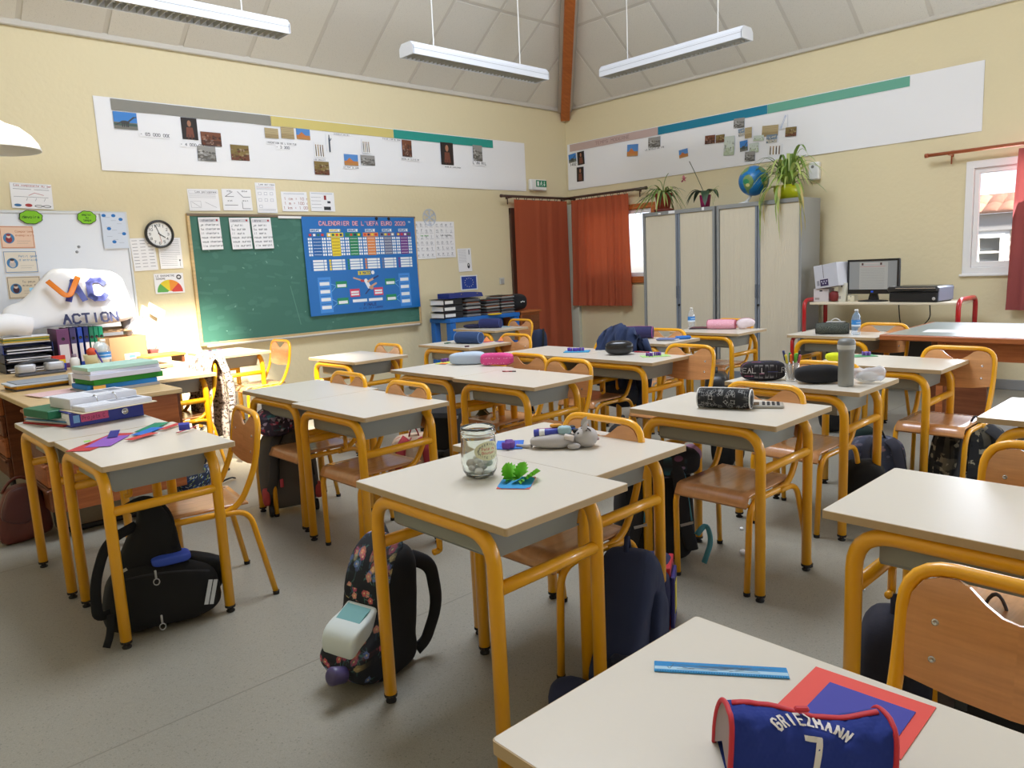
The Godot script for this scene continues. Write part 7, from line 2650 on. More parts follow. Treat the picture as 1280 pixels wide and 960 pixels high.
	o = flatpile("notebook_pair", "dark reddish booklets at the foot of the small water bottle", Vector3(-2.24, Y, 3.63), 0.4, 0.1, 0.17, [[c8(60, 50, 56), 0.008, "notebook"], [c8(110, 66, 72), 0.008, "notebook"]])
	# --- T desk
	var rl := uv_scale(fprint("reallife"), 4.6)
	softcase("pencil_case", "black and pink pencil case with REAL LIFE lettering", Vector3(-4.72, Y, 5.565), -0.92, Vector3(0.115, 0.052, 0.05), rl, M.black, 0.6, 0.004)
	o = thing("pen_tumbler", "glass tumbler full of coloured felt pens", "tumbler", Vector3(-4.68, Y, 5.705))
	st = S(true)
	lathe(st, [Vector2(0, 0.004), Vector2(0.03, 0.004), Vector2(0.033, 0.0), Vector2(0.036, 0.1), Vector2(0.033, 0.1), Vector2(0.03, 0.008), Vector2(0, 0.008)], 24)
	obj("glass_wall", st, glass(Color(0.9, 0.93, 0.93, 0.15)), o)
	var pc := [c8(70, 190, 70), c8(30, 34, 60), c8(226, 110, 130), c8(120, 200, 70), c8(240, 120, 40), c8(230, 220, 60), c8(60, 70, 130), c8(236, 90, 50), c8(30, 150, 60)]
	for i in pc.size():
		var a := TAU * i / pc.size()
		var b := Vector3(cos(a) * 0.012, 0.01, sin(a) * 0.012)
		var t := Vector3(cos(a) * 0.042, 0.135 + 0.025 * rng.randf(), sin(a) * 0.042)
		st = S(true)
		tube(st, P3([b, b.lerp(t, 0.68)]), 0.0045, 7)
		var pen := obj("pen", st, mat(c8(150, 130, 116), 0.5), o)
		st = S(true)
		tube(st, P3([b.lerp(t, 0.66), b.lerp(t, 0.97), t]), 0.0062, 7)
		obj("pen_cap", st, mat(pc[i], 0.4), pen)
	softcase("pencil_case", "black pencil case with a pink zip between the pens and the thermos", Vector3(-4.675, Y, 5.845), -0.95, Vector3(0.118, 0.046, 0.05), cloth(c8(34, 34, 38)), mat(c8(206, 80, 110), 0.5), 0.7, 0.004)
	o = thing("thermos", "tall grey thermos flask with a pale lid", "flask", Vector3(-4.70, Y, 5.99))
	st = S(true)
	lathe(st, [Vector2(0, 0), Vector2(0.034, 0), Vector2(0.036, 0.006), Vector2(0.036, 0.17), Vector2(0.041, 0.183), Vector2(0, 0.183)], 32)
	obj("flask_body", st, mat(c8(140, 141, 136), 0.4), o)
	st = S(true)
	lathe(st, [Vector2(0.041, 0.183), Vector2(0.0415, 0.2), Vector2(0.041, 0.204)], 32)
	obj("band", st, mat(c8(196, 196, 190), 0.4), o)
	st = S(true)
	lathe(st, [Vector2(0.041, 0.204), Vector2(0.040, 0.218), Vector2(0.034, 0.229), Vector2(0.02, 0.234), Vector2(0, 0.235)], 32)
	obj("lid", st, mat(c8(120, 122, 120), 0.4), o)
	o = thing("plastic_pouch", "crumpled clear plastic pouch right of the thermos", "pouch", Vector3(-4.57, Y, 6.04), -0.9)
	st = S(true)
	blob(st, Vector3(0, 0.045, 0), Vector3(0.08, 0.05, 0.045), 0.8, 0.07, 9.0)
	var pl := mat(c8(226, 224, 228), 0.3)
	pl.transparency = BaseMaterial3D.TRANSPARENCY_ALPHA
	pl.albedo_color.a = 0.5
	obj("film", st, pl, o)
	st = S(true)
	blob(st, Vector3(0, 0.03, 0), Vector3(0.05, 0.025, 0.03), 0.7, 0.01)
	obj("tissue", st, M.white, o)
	card("white_card", "printed blue and white card at the thermos desk's right corner", "card", Vector3(-4.39, Y, 6.0), 0.3, 0.14, 0.1, c8(196, 206, 222))
	# --- U and V desks
	softcase("pencil_case", "fluorescent yellow pencil case on the desk behind the thermos", Vector3(-3.86, Y, 5.60), -0.9, Vector3(0.075, 0.026, 0.045), cloth(c8(214, 222, 30)), mat(c8(150, 160, 20), 0.5), 0.6, 0.004)
	o = thing("paper_card", "green card with purple strips by the yellow pencil case", "card", Vector3(-3.58, Y, 5.63), -0.8)
	st = S()
	box(st, Vector3(0, 0.0015, 0), Vector3(0.15, 0.003, 0.1))
	obj("card_face", st, mat(c8(90, 160, 110), 0.7), o)
	hold = Node3D.new()
	hold.position = Vector3(0.03, 0.003, 0)
	put(hold, "pleat", o)
	pegs(hold, 4, c8(120, 90, 180), 0.013)
	var cc := uv_scale(fprint("camocase"), 8.0)
	tubecase("pencil_case", "mottled dark green pencil case beside the small blue bottle", Vector3(-2.40, Y, 4.80), Vector3(-2.32, Y, 5.03), 0.05, cc, cc, M.black)
	bottle("small water bottle with a blue label beside the mottled dark case", Vector3(-2.36, Y, 5.10), 0.034, 0.2, c8(150, 200, 245))
	# --- coloured papers on desk E
	var Y2 := Y
	for q in [
		["red_paper", "long red strip of paper at the desk's front edge, under the violet sheet", Vector3(-7.50, 0, 4.03), 0.95, 0.10, 0.33, c8(190, 52, 54)],
		["purple_paper", "violet sheet of paper on the red strip", Vector3(-7.48, 0, 4.05), 0.80, 0.10, 0.21, c8(140, 88, 180)],
		["green_paper", "dark green sheet at the back of the coloured papers", Vector3(-7.25, 0, 3.90), 0.9, 0.07, 0.20, c8(24, 130, 96)],
		["blue_paper", "blue sheet of paper in the middle of the coloured papers", Vector3(-7.30, 0, 3.99), 1.0, 0.06, 0.16, c8(36, 110, 196)],
		["navy_paper", "dark blue strip of paper left of the blue sheet", Vector3(-7.42, 0, 3.92), 0.5, 0.04, 0.17, c8(40, 40, 130)],
		["red_paper", "red triangle of paper nearest the tray edge", Vector3(-7.36, 0, 4.10), 1.25, 0.045, 0.14, c8(200, 62, 56)],
		["red_paper", "red strip of paper at the right of the coloured papers", Vector3(-7.20, 0, 3.99), 1.1, 0.035, 0.13, c8(196, 60, 60)],
		["pink_strip", "thin pink strip of paper lying apart near the desk's right corner", Vector3(-7.18, 0, 4.14), 1.15, 0.012, 0.14, c8(190, 70, 90)],
		["green_paper", "tiny light green scrap on the violet sheet", Vector3(-7.55, 0, 4.02), 0.3, 0.025, 0.03, c8(150, 210, 90)]]:
		Y2 += 0.0013
		card(q[0], q[1], "paper", Vector3(q[2].x, Y2, q[2].z), -q[3] + 0.15, q[4], q[5], q[6], "coloured papers on the desk")
	st = S()
	box_between(st, Vector3(-0.022, 0, -0.006), Vector3(0.022, 0.026, 0.02), T(Vector3.ZERO, 0.2), 0.0)
	o = obj("blue_fold", st, mat(c8(62, 72, 170), 0.7))
	o.transform = T(Vector3(-7.19, Y2 + 0.003, 4.13), 0, -0.3)
	tag(o, "small standing fold of blue paper on the pink strip", "paper")
	# pens on the desk under the chalkboard
	for k in 3:
		st = S(true)
		tube(st, P3([Vector3(0, 0, 0), Vector3(0.11, 0, -0.05)]), 0.006, 6)
		o = obj("felt_pen", st, mat([c8(110, 90, 130), c8(110, 160, 170), c8(150, 120, 150)][k], 0.5))
		o.position = Vector3(-5.66 + 0.06 * k, Y + 0.006, 0.42 - 0.03 * k)
		tag(o, ["greyish violet felt pen", "teal felt pen", "mauve felt pen"][k] + " on the sunlit desk below the chalkboard", "pen", "pens below the chalkboard")
	st = S()
	box(st, Vector3(0, 0.003, 0), Vector3(0.01, 0.006, 0.008), 0.001)
	for q in [[Vector3(-5.298, 0.0, 5.773), 0.022, "crumpled ball of white paper on the floor under the doodle-case desk"], [Vector3(-5.33, 0, 6.34), 0.008, "tiny white paper scrap on the floor near the big bare desk"], [Vector3(-5.0, 0, 5.6), 0.009, "tiny white scrap on the floor behind the doodle-case chair"]]:
		st = S(true)
		blob(st, Vector3(0, q[1] * 0.8, 0), Vector3(q[1], q[1] * 0.8, q[1]), 1.0, q[1] * 0.9, 20.0, Transform3D(), null, 14, 9)
		o = obj("paper_scrap", st, M.paper)
		o.position = q[0]
		tag(o, q[2], "paper scrap")

func make_jar(at: Vector3) -> void:
	var o := thing("glass_jar", "rounded glass preserving jar with pale stones and a printed oval label", "jar", at)
	var st := S(true)
	var out := [Vector2(0, 0.002), Vector2(0.034, 0.0), Vector2(0.044, 0.006), Vector2(0.054, 0.025), Vector2(0.0575, 0.05), Vector2(0.0565, 0.09), Vector2(0.054, 0.125), Vector2(0.052, 0.137), Vector2(0.0555, 0.141), Vector2(0.0565, 0.15), Vector2(0.0545, 0.158), Vector2(0.053, 0.162), Vector2(0.050, 0.162)]
	var ins := [Vector2(0.050, 0.162), Vector2(0.049, 0.14), Vector2(0.0495, 0.125), Vector2(0.053, 0.09), Vector2(0.0535, 0.05), Vector2(0.050, 0.028), Vector2(0.040, 0.012), Vector2(0.0, 0.009)]
	lathe(st, out, 48)
	lathe(st, ins, 48)
	obj("glass_wall", st, glass(Color(0.97, 0.99, 0.98, 0.02), true), o)
	for k in 13:
		st = S(true)
		var r := rng.randf_range(0.010, 0.017)
		blob(st, Vector3.ZERO, Vector3(r, r * 0.75, r * 0.9), 0.9, 0.008, 14.0, Transform3D(), null, 14, 9)
		var s := obj("stone", st, mat([c8(206, 200, 188), c8(186, 176, 162), c8(220, 218, 210)][k % 3], 0.8), o)
		s.transform = T(Vector3(cos(k * 2.4) * 0.028 * (1 if k % 3 else 0.3), 0.021 + 0.0105 * int(k / 3.0), sin(k * 2.4) * 0.028 * (1 if k % 3 else 0.3)), 0, k)
	# oval label on the glass, facing the viewer's right
	var im := img(256, 160, c8(214, 212, 176))
	var ink := c8(40, 50, 60)
	for i in 12:
		var a := PI + PI * (i + 0.5) / 12.0
		words(im, "CONSERVERIE "[i], 128 + cos(a) * 96 - 5, 84 + sin(a) * 58 - 6, 15, 2.4, ink, false, sin(a + PI / 2) * 0.6)
	for i in 13:
		var a := PI - PI * (i + 0.5) / 13.0
		words(im, "PETITE CUISINE"[i], 128 + cos(a) * 96 - 5, 78 + sin(a) * 58 - 8, 15, 2.4, ink, false, -sin(a + PI / 2) * 0.6 * -1.0)
	words(im, "Pâté du".replace("â", "a"), 128, 54, 20, 2.6, c8(176, 40, 44), true)
	words(im, "Bouquet", 128, 84, 20, 2.6, c8(176, 40, 44), true)
	st = S(true)
	var n := 20
	for i in n:
		for j in 6:
			var q := []
			for e in [[0, 0], [1, 0], [1, 1], [0, 1]]:
				var u := float(i + e[0]) / n
				var hh := 0.030 * sqrt(maxf(0.0, 1.0 - pow(u * 2 - 1, 2) * 0.97))
				var v := (float(j + e[1]) / 6.0 * 2 - 1) * hh
				var a := lerpf(-0.85, 0.85, u) + 0.05
				var y := 0.093 + v
				var rr := 0.0578 - 0.0022 * clampf((y - 0.06) / 0.06, 0, 1)
				q.append([Vector3(-sin(a) * -rr, y, cos(a) * rr), Vector2(u, 0.5 - v / 0.062)])
			tri(st, q[0][0], q[1][0], q[2][0], q[0][1], q[1][1], q[2][1])
			tri(st, q[0][0], q[2][0], q[3][0], q[0][1], q[2][1], q[3][1])
	var lb := obj("oval_label", st, tmat(im, 0.5), o)
	lb.rotation.y = -0.16

func make_seal(at: Vector3) -> void:
	var o := thing("plush_pencil_case", "grey plush cat pencil case, open, stuffed with glue stick and pens", "pencil case", at, -0.80)
	var fur := mat(c8(178, 172, 168), 0.95)
	fur.rim_enabled = true
	fur.rim = 0.5
	var st := S(true)
	blob(st, Vector3(-0.045, 0.025, 0), Vector3(0.085, 0.027, 0.042), 0.8, 0.018, 6.0)
	obj("plush_body", st, fur, o)
	st = S(true)
	blob(st, Vector3(0.075, 0.034, 0.0), Vector3(0.044, 0.036, 0.048), 0.95, 0.004, 6.0)
	var head := obj("head", st, fur, o)
	for s in [-1.0, 1.0]:
		st = S(true)
		leaf(st, bend(Vector3(0.075, 0.055, 0.028 * s), Vector3(0.08, 0.085, 0.034 * s), Vector3(0.085, 0.102, 0.036 * s), 6), 0.016, 0.6)
		obj("ear", st, fur, head)
		st = S(true)
		blob(st, Vector3(0.1 + 0.004 * s, 0.036, 0.034 * s * 0.75), Vector3(0.005, 0.006, 0.005), 1.0)
		obj("eye", st, M.black, head)
		st = S(true)
		blob(st, Vector3(0.03, 0.012, 0.044 * s), Vector3(0.024, 0.012, 0.014), 0.9, 0.004)
		obj("paw", st, fur, o)
		for k in 2:
			st = S(true)
			tube(st, bend(Vector3(0.06 + 0.016 * k, 0.069, 0.012 * s), Vector3(0.07 + 0.016 * k, 0.072, 0.022 * s), Vector3(0.078 + 0.014 * k, 0.062, 0.032 * s), 5), 0.0028, 5)
			obj("stripe", st, mat(c8(92, 88, 88), 0.95), head)
	st = S(true)
	blob(st, Vector3(0.117, 0.026, 0.0), Vector3(0.008, 0.006, 0.009), 1.0)
	obj("nose", st, mat(c8(180, 150, 150), 0.8), head)
	st = S(true)
	tube(st, bend(Vector3(-0.12, 0.01, 0.01), Vector3(-0.15, 0.004, -0.01), Vector3(-0.175, 0.006, -0.02), 6), 0.007, 8)
	obj("tail", st, fur, o)
	# what spills out of it
	st = S(true)
	tube(st, P3([Vector3(-0.11, 0.052, -0.012), Vector3(-0.01, 0.056, -0.002)]), 0.0135, 14)
	var gs := obj("glue_stick", st, mat(c8(60, 70, 170), 0.4), o)
	st = S(true)
	tube(st, P3([Vector3(-0.09, 0.0528, -0.0102), Vector3(-0.07, 0.0536, -0.008)]), 0.0139, 14)
	obj("white_band", st, M.white, gs)
	for k in 3:
		st = S(true)
		tube(st, P3([Vector3(-0.10 + 0.04 * k, 0.06, -0.028 + 0.01 * k), Vector3(0.0 + 0.02 * k, 0.064, -0.022 + 0.008 * k)]), 0.005, 8)
		obj("pen", st, mat([c8(150, 60, 120), c8(60, 50, 60), c8(40, 80, 170)][k], 0.4), o)
	st = S(true)
	blob(st, Vector3(0.0, 0.062, 0.0), Vector3(0.026, 0.017, 0.022), 0.7, 0.008)
	obj("mint_eraser", st, mat(c8(150, 180, 186), 0.6), o)
	st = S(true)
	blob(st, Vector3(-0.03, 0.075, -0.022), Vector3(0.022, 0.007, 0.008), 0.7)
	obj("orange_cap", st, mat(c8(230, 160, 50), 0.5), o)
	for k in 3:
		st = S(true)
		blob(st, Vector3(0.028 + 0.014 * k, 0.066 - 0.008 * k, -0.018 + 0.02 * k), Vector3(0.013, 0.009, 0.012), 0.8)
		obj("black_clip", st, M.black, o)
	st = S(true)
	tube(st, P3([Vector3(0.0, 0.045, 0.03), Vector3(0.03, 0.04, 0.042)]), 0.011, 8)
	obj("white_roll", st, mat(c8(216, 204, 196), 0.6), o)

# ------------------------------------------------------------------ bags
# a rucksack standing on its base: local +z is the back-panel side with the straps
func rucksack(called: String, label: String, at: Vector3, turn: float, w: float, h: float, d: float, m: Material, pocket: Material, straps: Material, pipe: Material, lean := 0.0, sag := 0.0, wr := 0.02) -> Node3D:
	var o := thing(called, label, "bag", at, turn)
	o.rotation.x = lean
	var shape := func(q: Vector3) -> Vector3:
		var t := clampf((q.y + h / 2) / h, 0, 1)
		var k := lerpf(1.0, 0.82, pow(t, 3))
		return Vector3(q.x * k + sag * t * t * w * 0.5, q.y, q.z * lerpf(1.08, 0.72, t))
	var st := S(true)
	blob(st, Vector3(0, h / 2, 0), Vector3(w / 2, h / 2, d / 2), 0.42, wr, 3.0, Transform3D(), shape, 34, 22)
	obj("bag_body", st, m, o)
	st = S(true)
	blob(st, Vector3(0, h * 0.30, -d * 0.5), Vector3(w * 0.40, h * 0.24, d * 0.17), 0.42, wr * 0.5, 4.0)
	obj("front_pocket", st, pocket, o)
	st = S(true)
	var zp := PackedVector3Array()
	for k in 13:
		var a := PI * k / 12.0
		zp.append(Vector3(cos(a) * w * 0.42 + sag * w * 0.25, h * (0.62 + 0.34 * sin(a)), -d * 0.20))
	tube(st, zp, 0.005, 6)
	obj("zip", st, pipe, o)
	for s in [-1.0, 1.0]:
		st = S(true)
		tube(st, fil([Vector3(w * 0.14 * s + sag * w * 0.4, h * 0.96, d * 0.34), Vector3(w * 0.24 * s, h * 0.86, d * 0.56), Vector3(w * 0.30 * s, h * 0.42, d * 0.66), Vector3(w * 0.40 * s, h * 0.12, d * 0.5)], 0.09), 0.03, 10, 0.28, Vector3(0, 0, 1))
		var sp := obj("shoulder_strap", st, straps, o)
		st = S(true)
		tube(st, fil([Vector3(w * 0.14 * s + sag * w * 0.4 + 0.028, h * 0.965, d * 0.34), Vector3(w * 0.24 * s + 0.028, h * 0.86, d * 0.58), Vector3(w * 0.30 * s + 0.028, h * 0.42, d * 0.68)], 0.09), 0.004, 6)
		obj("piping", st, pipe, sp)
	st = S(true)
	tube(st, bend(Vector3(-0.03 + sag * w * 0.5, h * 0.97, d * 0.2), Vector3(sag * w * 0.5, h + 0.10, d * 0.2), Vector3(0.03 + sag * w * 0.5, h * 0.97, d * 0.2)), 0.009, 8, 0.5)
	obj("grab_handle", st, straps, o)
	return o

func make_bags() -> void:
	var black := cloth(c8(19, 19, 21), 0.08)
	var dark := cloth(c8(36, 36, 40), 0.12)
	var navy := cloth(c8(34, 44, 78), 0.2)
	var steel := mat(c8(170, 170, 172), 0.35, 0.7)
	var white := cloth(c8(206, 208, 208))
	var o: Node3D
	var st: SurfaceTool
	# --- black slumped rucksack, front left
	o = thing("rucksack", "slumped black rucksack with a tall open flap under the coloured-paper desk", "bag", Vector3(-7.45, 0, 4.33), -0.22)
	st = S(true)
	blob(st, Vector3(0.02, 0.145, 0.0), Vector3(0.235, 0.145, 0.11), 0.5, 0.05, 2.4, Transform3D(), func(q: Vector3) -> Vector3:
		var t := clampf((q.y + 0.145) / 0.29, 0, 1)
		return Vector3(q.x * lerpf(1.0, 0.82, t * t) + 0.02 * t, q.y - 0.03 * t * clampf(q.x / 0.2, 0, 1), q.z * lerpf(1.05, 0.8, t)), 40, 24)
	obj("bag_body", st, black, o)
	st = S(true)
	pillow(st, [Vector2(-0.13, 0.24), Vector2(0.09, 0.24), Vector2(0.105, 0.36), Vector2(0.085, 0.46), Vector2(0.03, 0.53), Vector2(-0.02, 0.52), Vector2(-0.04, 0.44), Vector2(-0.09, 0.37)], 0.05, 0.5, 0.03)
	obj("raised_flap", st, black, o)
	st = S(true)
	tube(st, fil([Vector3(-0.06, 0.50, -0.02), Vector3(0.01, 0.535, 0.0), Vector3(0.075, 0.47, 0.02), Vector3(0.08, 0.33, 0.05)], 0.05), 0.026, 10, 0.3, Vector3(0, 0, 1))
	obj("flap_strap", st, black, o)
	st = S(true)
	pillow(st, [Vector2(0.10, 0.09), Vector2(0.20, 0.05), Vector2(0.25, 0.10), Vector2(0.285, 0.20), Vector2(0.20, 0.26), Vector2(0.11, 0.27)], 0.04, 0.5, 0.03)
	obj("side_flap", st, black, o)
	st = S(true)
	tube(st, fil([Vector3(-0.04, 0.44, 0.02), Vector3(-0.15, 0.41, 0.06), Vector3(-0.21, 0.26, 0.08), Vector3(-0.215, 0.12, 0.08), Vector3(-0.16, 0.12, 0.06)], 0.08), 0.02, 10, 0.25, Vector3(0, 0, 1))
	obj("shoulder_strap", st, black, o)
	st = S(true)
	tube(st, fil([Vector3(-0.17, 0.12, 0.08), Vector3(-0.18, 0.05, 0.1), Vector3(-0.2, 0.008, 0.12)], 0.03), 0.014, 8, 0.25, Vector3(0, 0, 1))
	obj("strap_end", st, black, o)
	st = S(true)
	blob(st, Vector3(0.07, 0.285, 0.04), Vector3(0.075, 0.02, 0.05), 0.5, 0.006)
	obj("blue_notebook", st, mat(c8(50, 80, 190), 0.6), o)
	for k in 2:
		st = S()
		box_between(st, Vector3(-0.008, -0.05, 0), Vector3(0.012, 0.05, 0.002), T(Vector3(0.185 + 0.022 * k, 0.13 - 0.012 * k, 0.115 - 0.02 * k), 0, 0.55, -0.35))
		obj("reflective_stripe", st, mat(c8(196, 198, 198), 0.4), o)
	for q in [Vector3(0.0, 0.265, 0.145), Vector3(0.0, 0.09, 0.175)]:
		st = S(true)
		var p := PackedVector3Array()
		for k in 13:
			p.append(q + Vector3(cos(TAU * k / 12.0) * 0.011, -0.03 + sin(TAU * k / 12.0) * 0.013, 0.004))
		tube(st, p, 0.0022, 6)
		box(st, q, Vector3(0.008, 0.034, 0.006), 0.002)
		obj("zip_pull", st, steel, o)
	st = S(true)
	tube(st, bend(Vector3(-0.16, 0.25, 0.1), Vector3(0.0, 0.29, 0.16), Vector3(0.2, 0.22, 0.12)), 0.004, 6)
	obj("zip", st, dark, o)
	st = S()
	box_between(st, Vector3(-0.02, 0, 0), Vector3(0.02, 0.012, 0.002), T(Vector3(-0.11, 0.285, 0.1), 0, -0.3, 0.4))
	obj("name_tag", st, mat(c8(180, 176, 166), 0.6), o)
	# --- floral rucksack hanging from the hook of the jar desk
	var fl := uv_scale(fprint("floral"), 3.2)
	o = thing("rucksack", "black rucksack with coral flowers hung from the hook of the jar desk", "bag", Vector3(-7.0, 0.0, 5.31), 0.22)
	st = S(true)
	pillow(st, [Vector2(-0.12, 0.0), Vector2(0.07, 0.0), Vector2(0.085, 0.10), Vector2(0.10, 0.30), Vector2(0.095, 0.41), Vector2(0.05, 0.45), Vector2(-0.02, 0.42), Vector2(-0.08, 0.30), Vector2(-0.11, 0.15)], 0.115, 0.35, 0.02)
	obj("bag_body", st, black, o)
	st = S(true)
	pillow(st, [Vector2(-0.10, 0.002), Vector2(-0.19, 0.03), Vector2(-0.235, 0.10), Vector2(-0.20, 0.15), Vector2(-0.12, 0.20), Vector2(-0.08, 0.27), Vector2(-0.05, 0.24), Vector2(-0.05, 0.08)], 0.104, 0.4, 0.02)
	obj("front_pocket", st, fl, o)
	st = S(true)
	pillow(st, [Vector2(-0.09, 0.27), Vector2(-0.06, 0.36), Vector2(-0.01, 0.435), Vector2(0.06, 0.475), Vector2(0.04, 0.42), Vector2(-0.02, 0.36), Vector2(-0.05, 0.28)], 0.104, 0.4, 0.01)
	obj("top_lid", st, fl, o)
	st = S(true)
	pillow(st, [Vector2(-0.205, 0.11), Vector2(-0.205, 0.20), Vector2(-0.12, 0.245), Vector2(-0.07, 0.262), Vector2(-0.08, 0.12)], 0.075, 0.22, 0.02)
	obj("cloth_bag", st, mat(c8(206, 214, 212), 0.8), o)
	st = S()
	prism(st, PackedVector2Array([Vector2(-0.197, 0.207), Vector2(-0.12, 0.252), Vector2(-0.078, 0.266), Vector2(-0.08, 0.256), Vector2(-0.12, 0.24), Vector2(-0.195, 0.197)]), -0.055, 0.055)
	obj("bag_lining", st, mat(c8(120, 170, 172), 0.8), o)
	st = S(true)
	tube(st, fil([Vector3(0.09, 0.385, 0.08), Vector3(0.16, 0.34, 0.11), Vector3(0.175, 0.18, 0.12), Vector3(0.12, 0.06, 0.1), Vector3(0.08, 0.04, 0.09)], 0.08), 0.028, 10, 0.28, Vector3(0, 0, 1))
	obj("shoulder_strap", st, black, o)
	for s in [-1.0, 1.0]:
		st = S(true)
		tube(st, P3([Vector3(0.065 + 0.012 * s, 0.385, 0.02), Vector3(0.085 + 0.008 * s, 0.44, -0.02 + 0.0 * s), Vector3(0.103 + 0.002 * s, 0.485, -0.057)]), 0.007, 6, 0.5)
		obj("grab_handle", st, black, o)
	st = S(true)
	lathe(st, [Vector2(0, 0), Vector2(0.028, 0), Vector2(0.03, 0.05), Vector2(0.02, 0.06), Vector2(0, 0.06)], 18, T(Vector3(-0.24, 0.09, 0.05), 0, 0, 1.2))
	obj("flask_end", st, mat(c8(70, 60, 100), 0.4), o)
	# --- navy rucksack by the plush desk
	o = thing("rucksack", "plain navy rucksack hanging by its loop beside the plush-cat desk", "bag", Vector3(-6.43, 0, 5.98), 0.35)
	st = S(true)
	pillow(st, [Vector2(-0.20, 0.0), Vector2(0.19, 0.0), Vector2(0.215, 0.12), Vector2(0.19, 0.24), Vector2(0.13, 0.34), Vector2(0.05, 0.41), Vector2(-0.03, 0.415), Vector2(-0.11, 0.33), Vector2(-0.17, 0.17)], 0.09, 0.5, 0.03)
	obj("bag_body", st, navy, o)
	st = S(true)
	pillow(st, [Vector2(-0.02, 0.03), Vector2(0.12, 0.03), Vector2(0.13, 0.15), Vector2(0.09, 0.25), Vector2(0.0, 0.27), Vector2(-0.03, 0.14)], 0.035, 0.5, 0.02)
	var fp := obj("front_pocket", st, navy, o)
	fp.position.z = 0.08
	st = S(true)
	blob(st, Vector3(-0.2, 0.10, 0.03), Vector3(0.03, 0.05, 0.04), 0.5, 0.02)
	tube(st, fil([Vector3(-0.15, 0.13, 0.05), Vector3(-0.2, 0.07, 0.06), Vector3(-0.185, 0.01, 0.07)], 0.04), 0.014, 8, 0.3)
	obj("strap_bundle", st, cloth(c8(24, 30, 52)), o)
	st = S(true)
	for s in [-1.0, 1.0]:
		tube(st, P3([Vector3(0.035 * s, 0.39, 0.0), Vector3(0.02 * s, 0.42, 0.0), Vector3(0.003 * s, 0.47, 0.0)]), 0.009, 6, 0.5)
	obj("hanging_loop", st, navy, o)
	st = S()
	box_between(st, Vector3(-0.001, -0.05, 0), Vector3(0.001, 0.05, 0.002), T(Vector3(0.01, 0.22, 0.085), -0.1))
	obj("seam_thread", st, mat(c8(150, 152, 160), 0.7), o)
	o = thing("school_folder_bag", "navy satchel edged in red with books inside, leaning behind the plain navy rucksack", "bag", Vector3(-6.13, 0.0, 5.87), 0.55)
	st = S(true)
	blob(st, Vector3(0, 0.13, 0), Vector3(0.15, 0.13, 0.07), 0.45, 0.01)
	obj("bag_body", st, cloth(c8(26, 28, 66)), o)
	st = S()
	box_between(st, Vector3(-0.11, 0.02, 0.045), Vector3(0.13, 0.25, 0.065), T(Vector3.ZERO, 0, 0, -0.15), 0.003)
	obj("red_book", st, mat(c8(176, 34, 50), 0.5), o)
	st = S()
	box_between(st, Vector3(-0.12, 0.03, 0.066), Vector3(0.07, 0.22, 0.08), T(Vector3.ZERO, 0, 0, -0.15), 0.003)
	obj("blue_book", st, mat(c8(44, 40, 110), 0.5), o)
	st = S()
	box_between(st, Vector3(-0.1, 0.08, 0.081), Vector3(0.0, 0.19, 0.083), T(Vector3.ZERO, 0, 0, -0.15))
	obj("yellow_sticker", st, mat(c8(220, 204, 70), 0.6), o)
	st = S(true)
	blob(st, Vector3(0, 0.03, 0), Vector3(0.16, 0.03, 0.08), 0.6, 0.02)
	o = obj("fabric_bag", st, navy)
	o.transform = T(Vector3(-6.80, 0, 6.04), 0, 0.75)
	tag(o, "flat dark blue cloth lying on the floor by the nearest desk", "cloth")
	# --- teal-edged rucksack
	var tl := mat(c8(80, 150, 170), 0.6)
	o = rucksack("rucksack", "big black rucksack with turquoise piping between the plush and doodle desks", Vector3(-5.56, 0, 5.47), -0.75, 0.36, 0.50, 0.22, black, uv_scale(fprint("teal"), 3.0), dark, tl, -0.05, 0.0, 0.03)
	st = S(true)
	blob(st, Vector3(0.06, 0.46, 0.02), Vector3(0.15, 0.07, 0.10), 0.6, 0.02)
	obj("patterned_lid", st, uv_scale(fprint("teal"), 3.0), o)
	st = S(true)
	tube(st, fil([Vector3(0.16, 0.14, 0.14), Vector3(0.2, 0.2, 0.16), Vector3(0.22, 0.12, 0.17), Vector3(0.18, 0.02, 0.18)], 0.04), 0.014, 8, 0.3, Vector3(0, 0, 1))
	obj("strap_end", st, tl, o)
	for k in 2:
		st = S()
		box_between(st, Vector3(-0.03, -0.006, 0), Vector3(0.03, 0.006, 0.003), T(Vector3(-0.10 + 0.21 * k, 0.2, 0.165), 0, 0, 0.2))
		obj("reflective_stripe", st, mat(c8(150, 142, 134), 0.5), o)
	st = S(true)
	blob(st, Vector3(0, 0.05, 0), Vector3(0.05, 0.05, 0.05), 1.0)
	o = obj("pompom", st, cloth(c8(160, 120, 150)))
	o.position = Vector3(-5.30, 0.40, 5.5)
	tag(o, "mauve pompom dangling from the turquoise-edged rucksack", "pompom")
	# --- bag and straps beyond the front chair
	o = rucksack("rucksack", "dark rucksack with grey webbing straps behind the closest chair", Vector3(-6.10, 0, 6.98), -1.3, 0.36, 0.42, 0.22, dark, black, cloth(c8(84, 76, 76)), black, 0.0, 0.0, 0.03)
	for k in 2:
		st = S()
		box(st, Vector3(-0.07 + 0.14 * k, 0.2, 0.155), Vector3(0.03, 0.06, 0.006), 0.002)
		obj("reflector", st, mat(c8(52, 56, 60), 0.3), o)
	st = S(true)
	blob(st, Vector3(0.1, 0.24, -0.05), Vector3(0.1, 0.12, 0.08), 0.5, 0.02)
	obj("red_lining", st, mat(c8(110, 30, 36), 0.8), o)
	o = thing("rucksack", "dark navy bag hanging from the big bare desk's hook, left of the closest chair", "bag", Vector3(-6.30, 0.08, 6.80), 0.3)
	st = S(true)
	blob(st, Vector3(0, 0.16, 0), Vector3(0.11, 0.17, 0.09), 0.6, 0.03, 3.0)
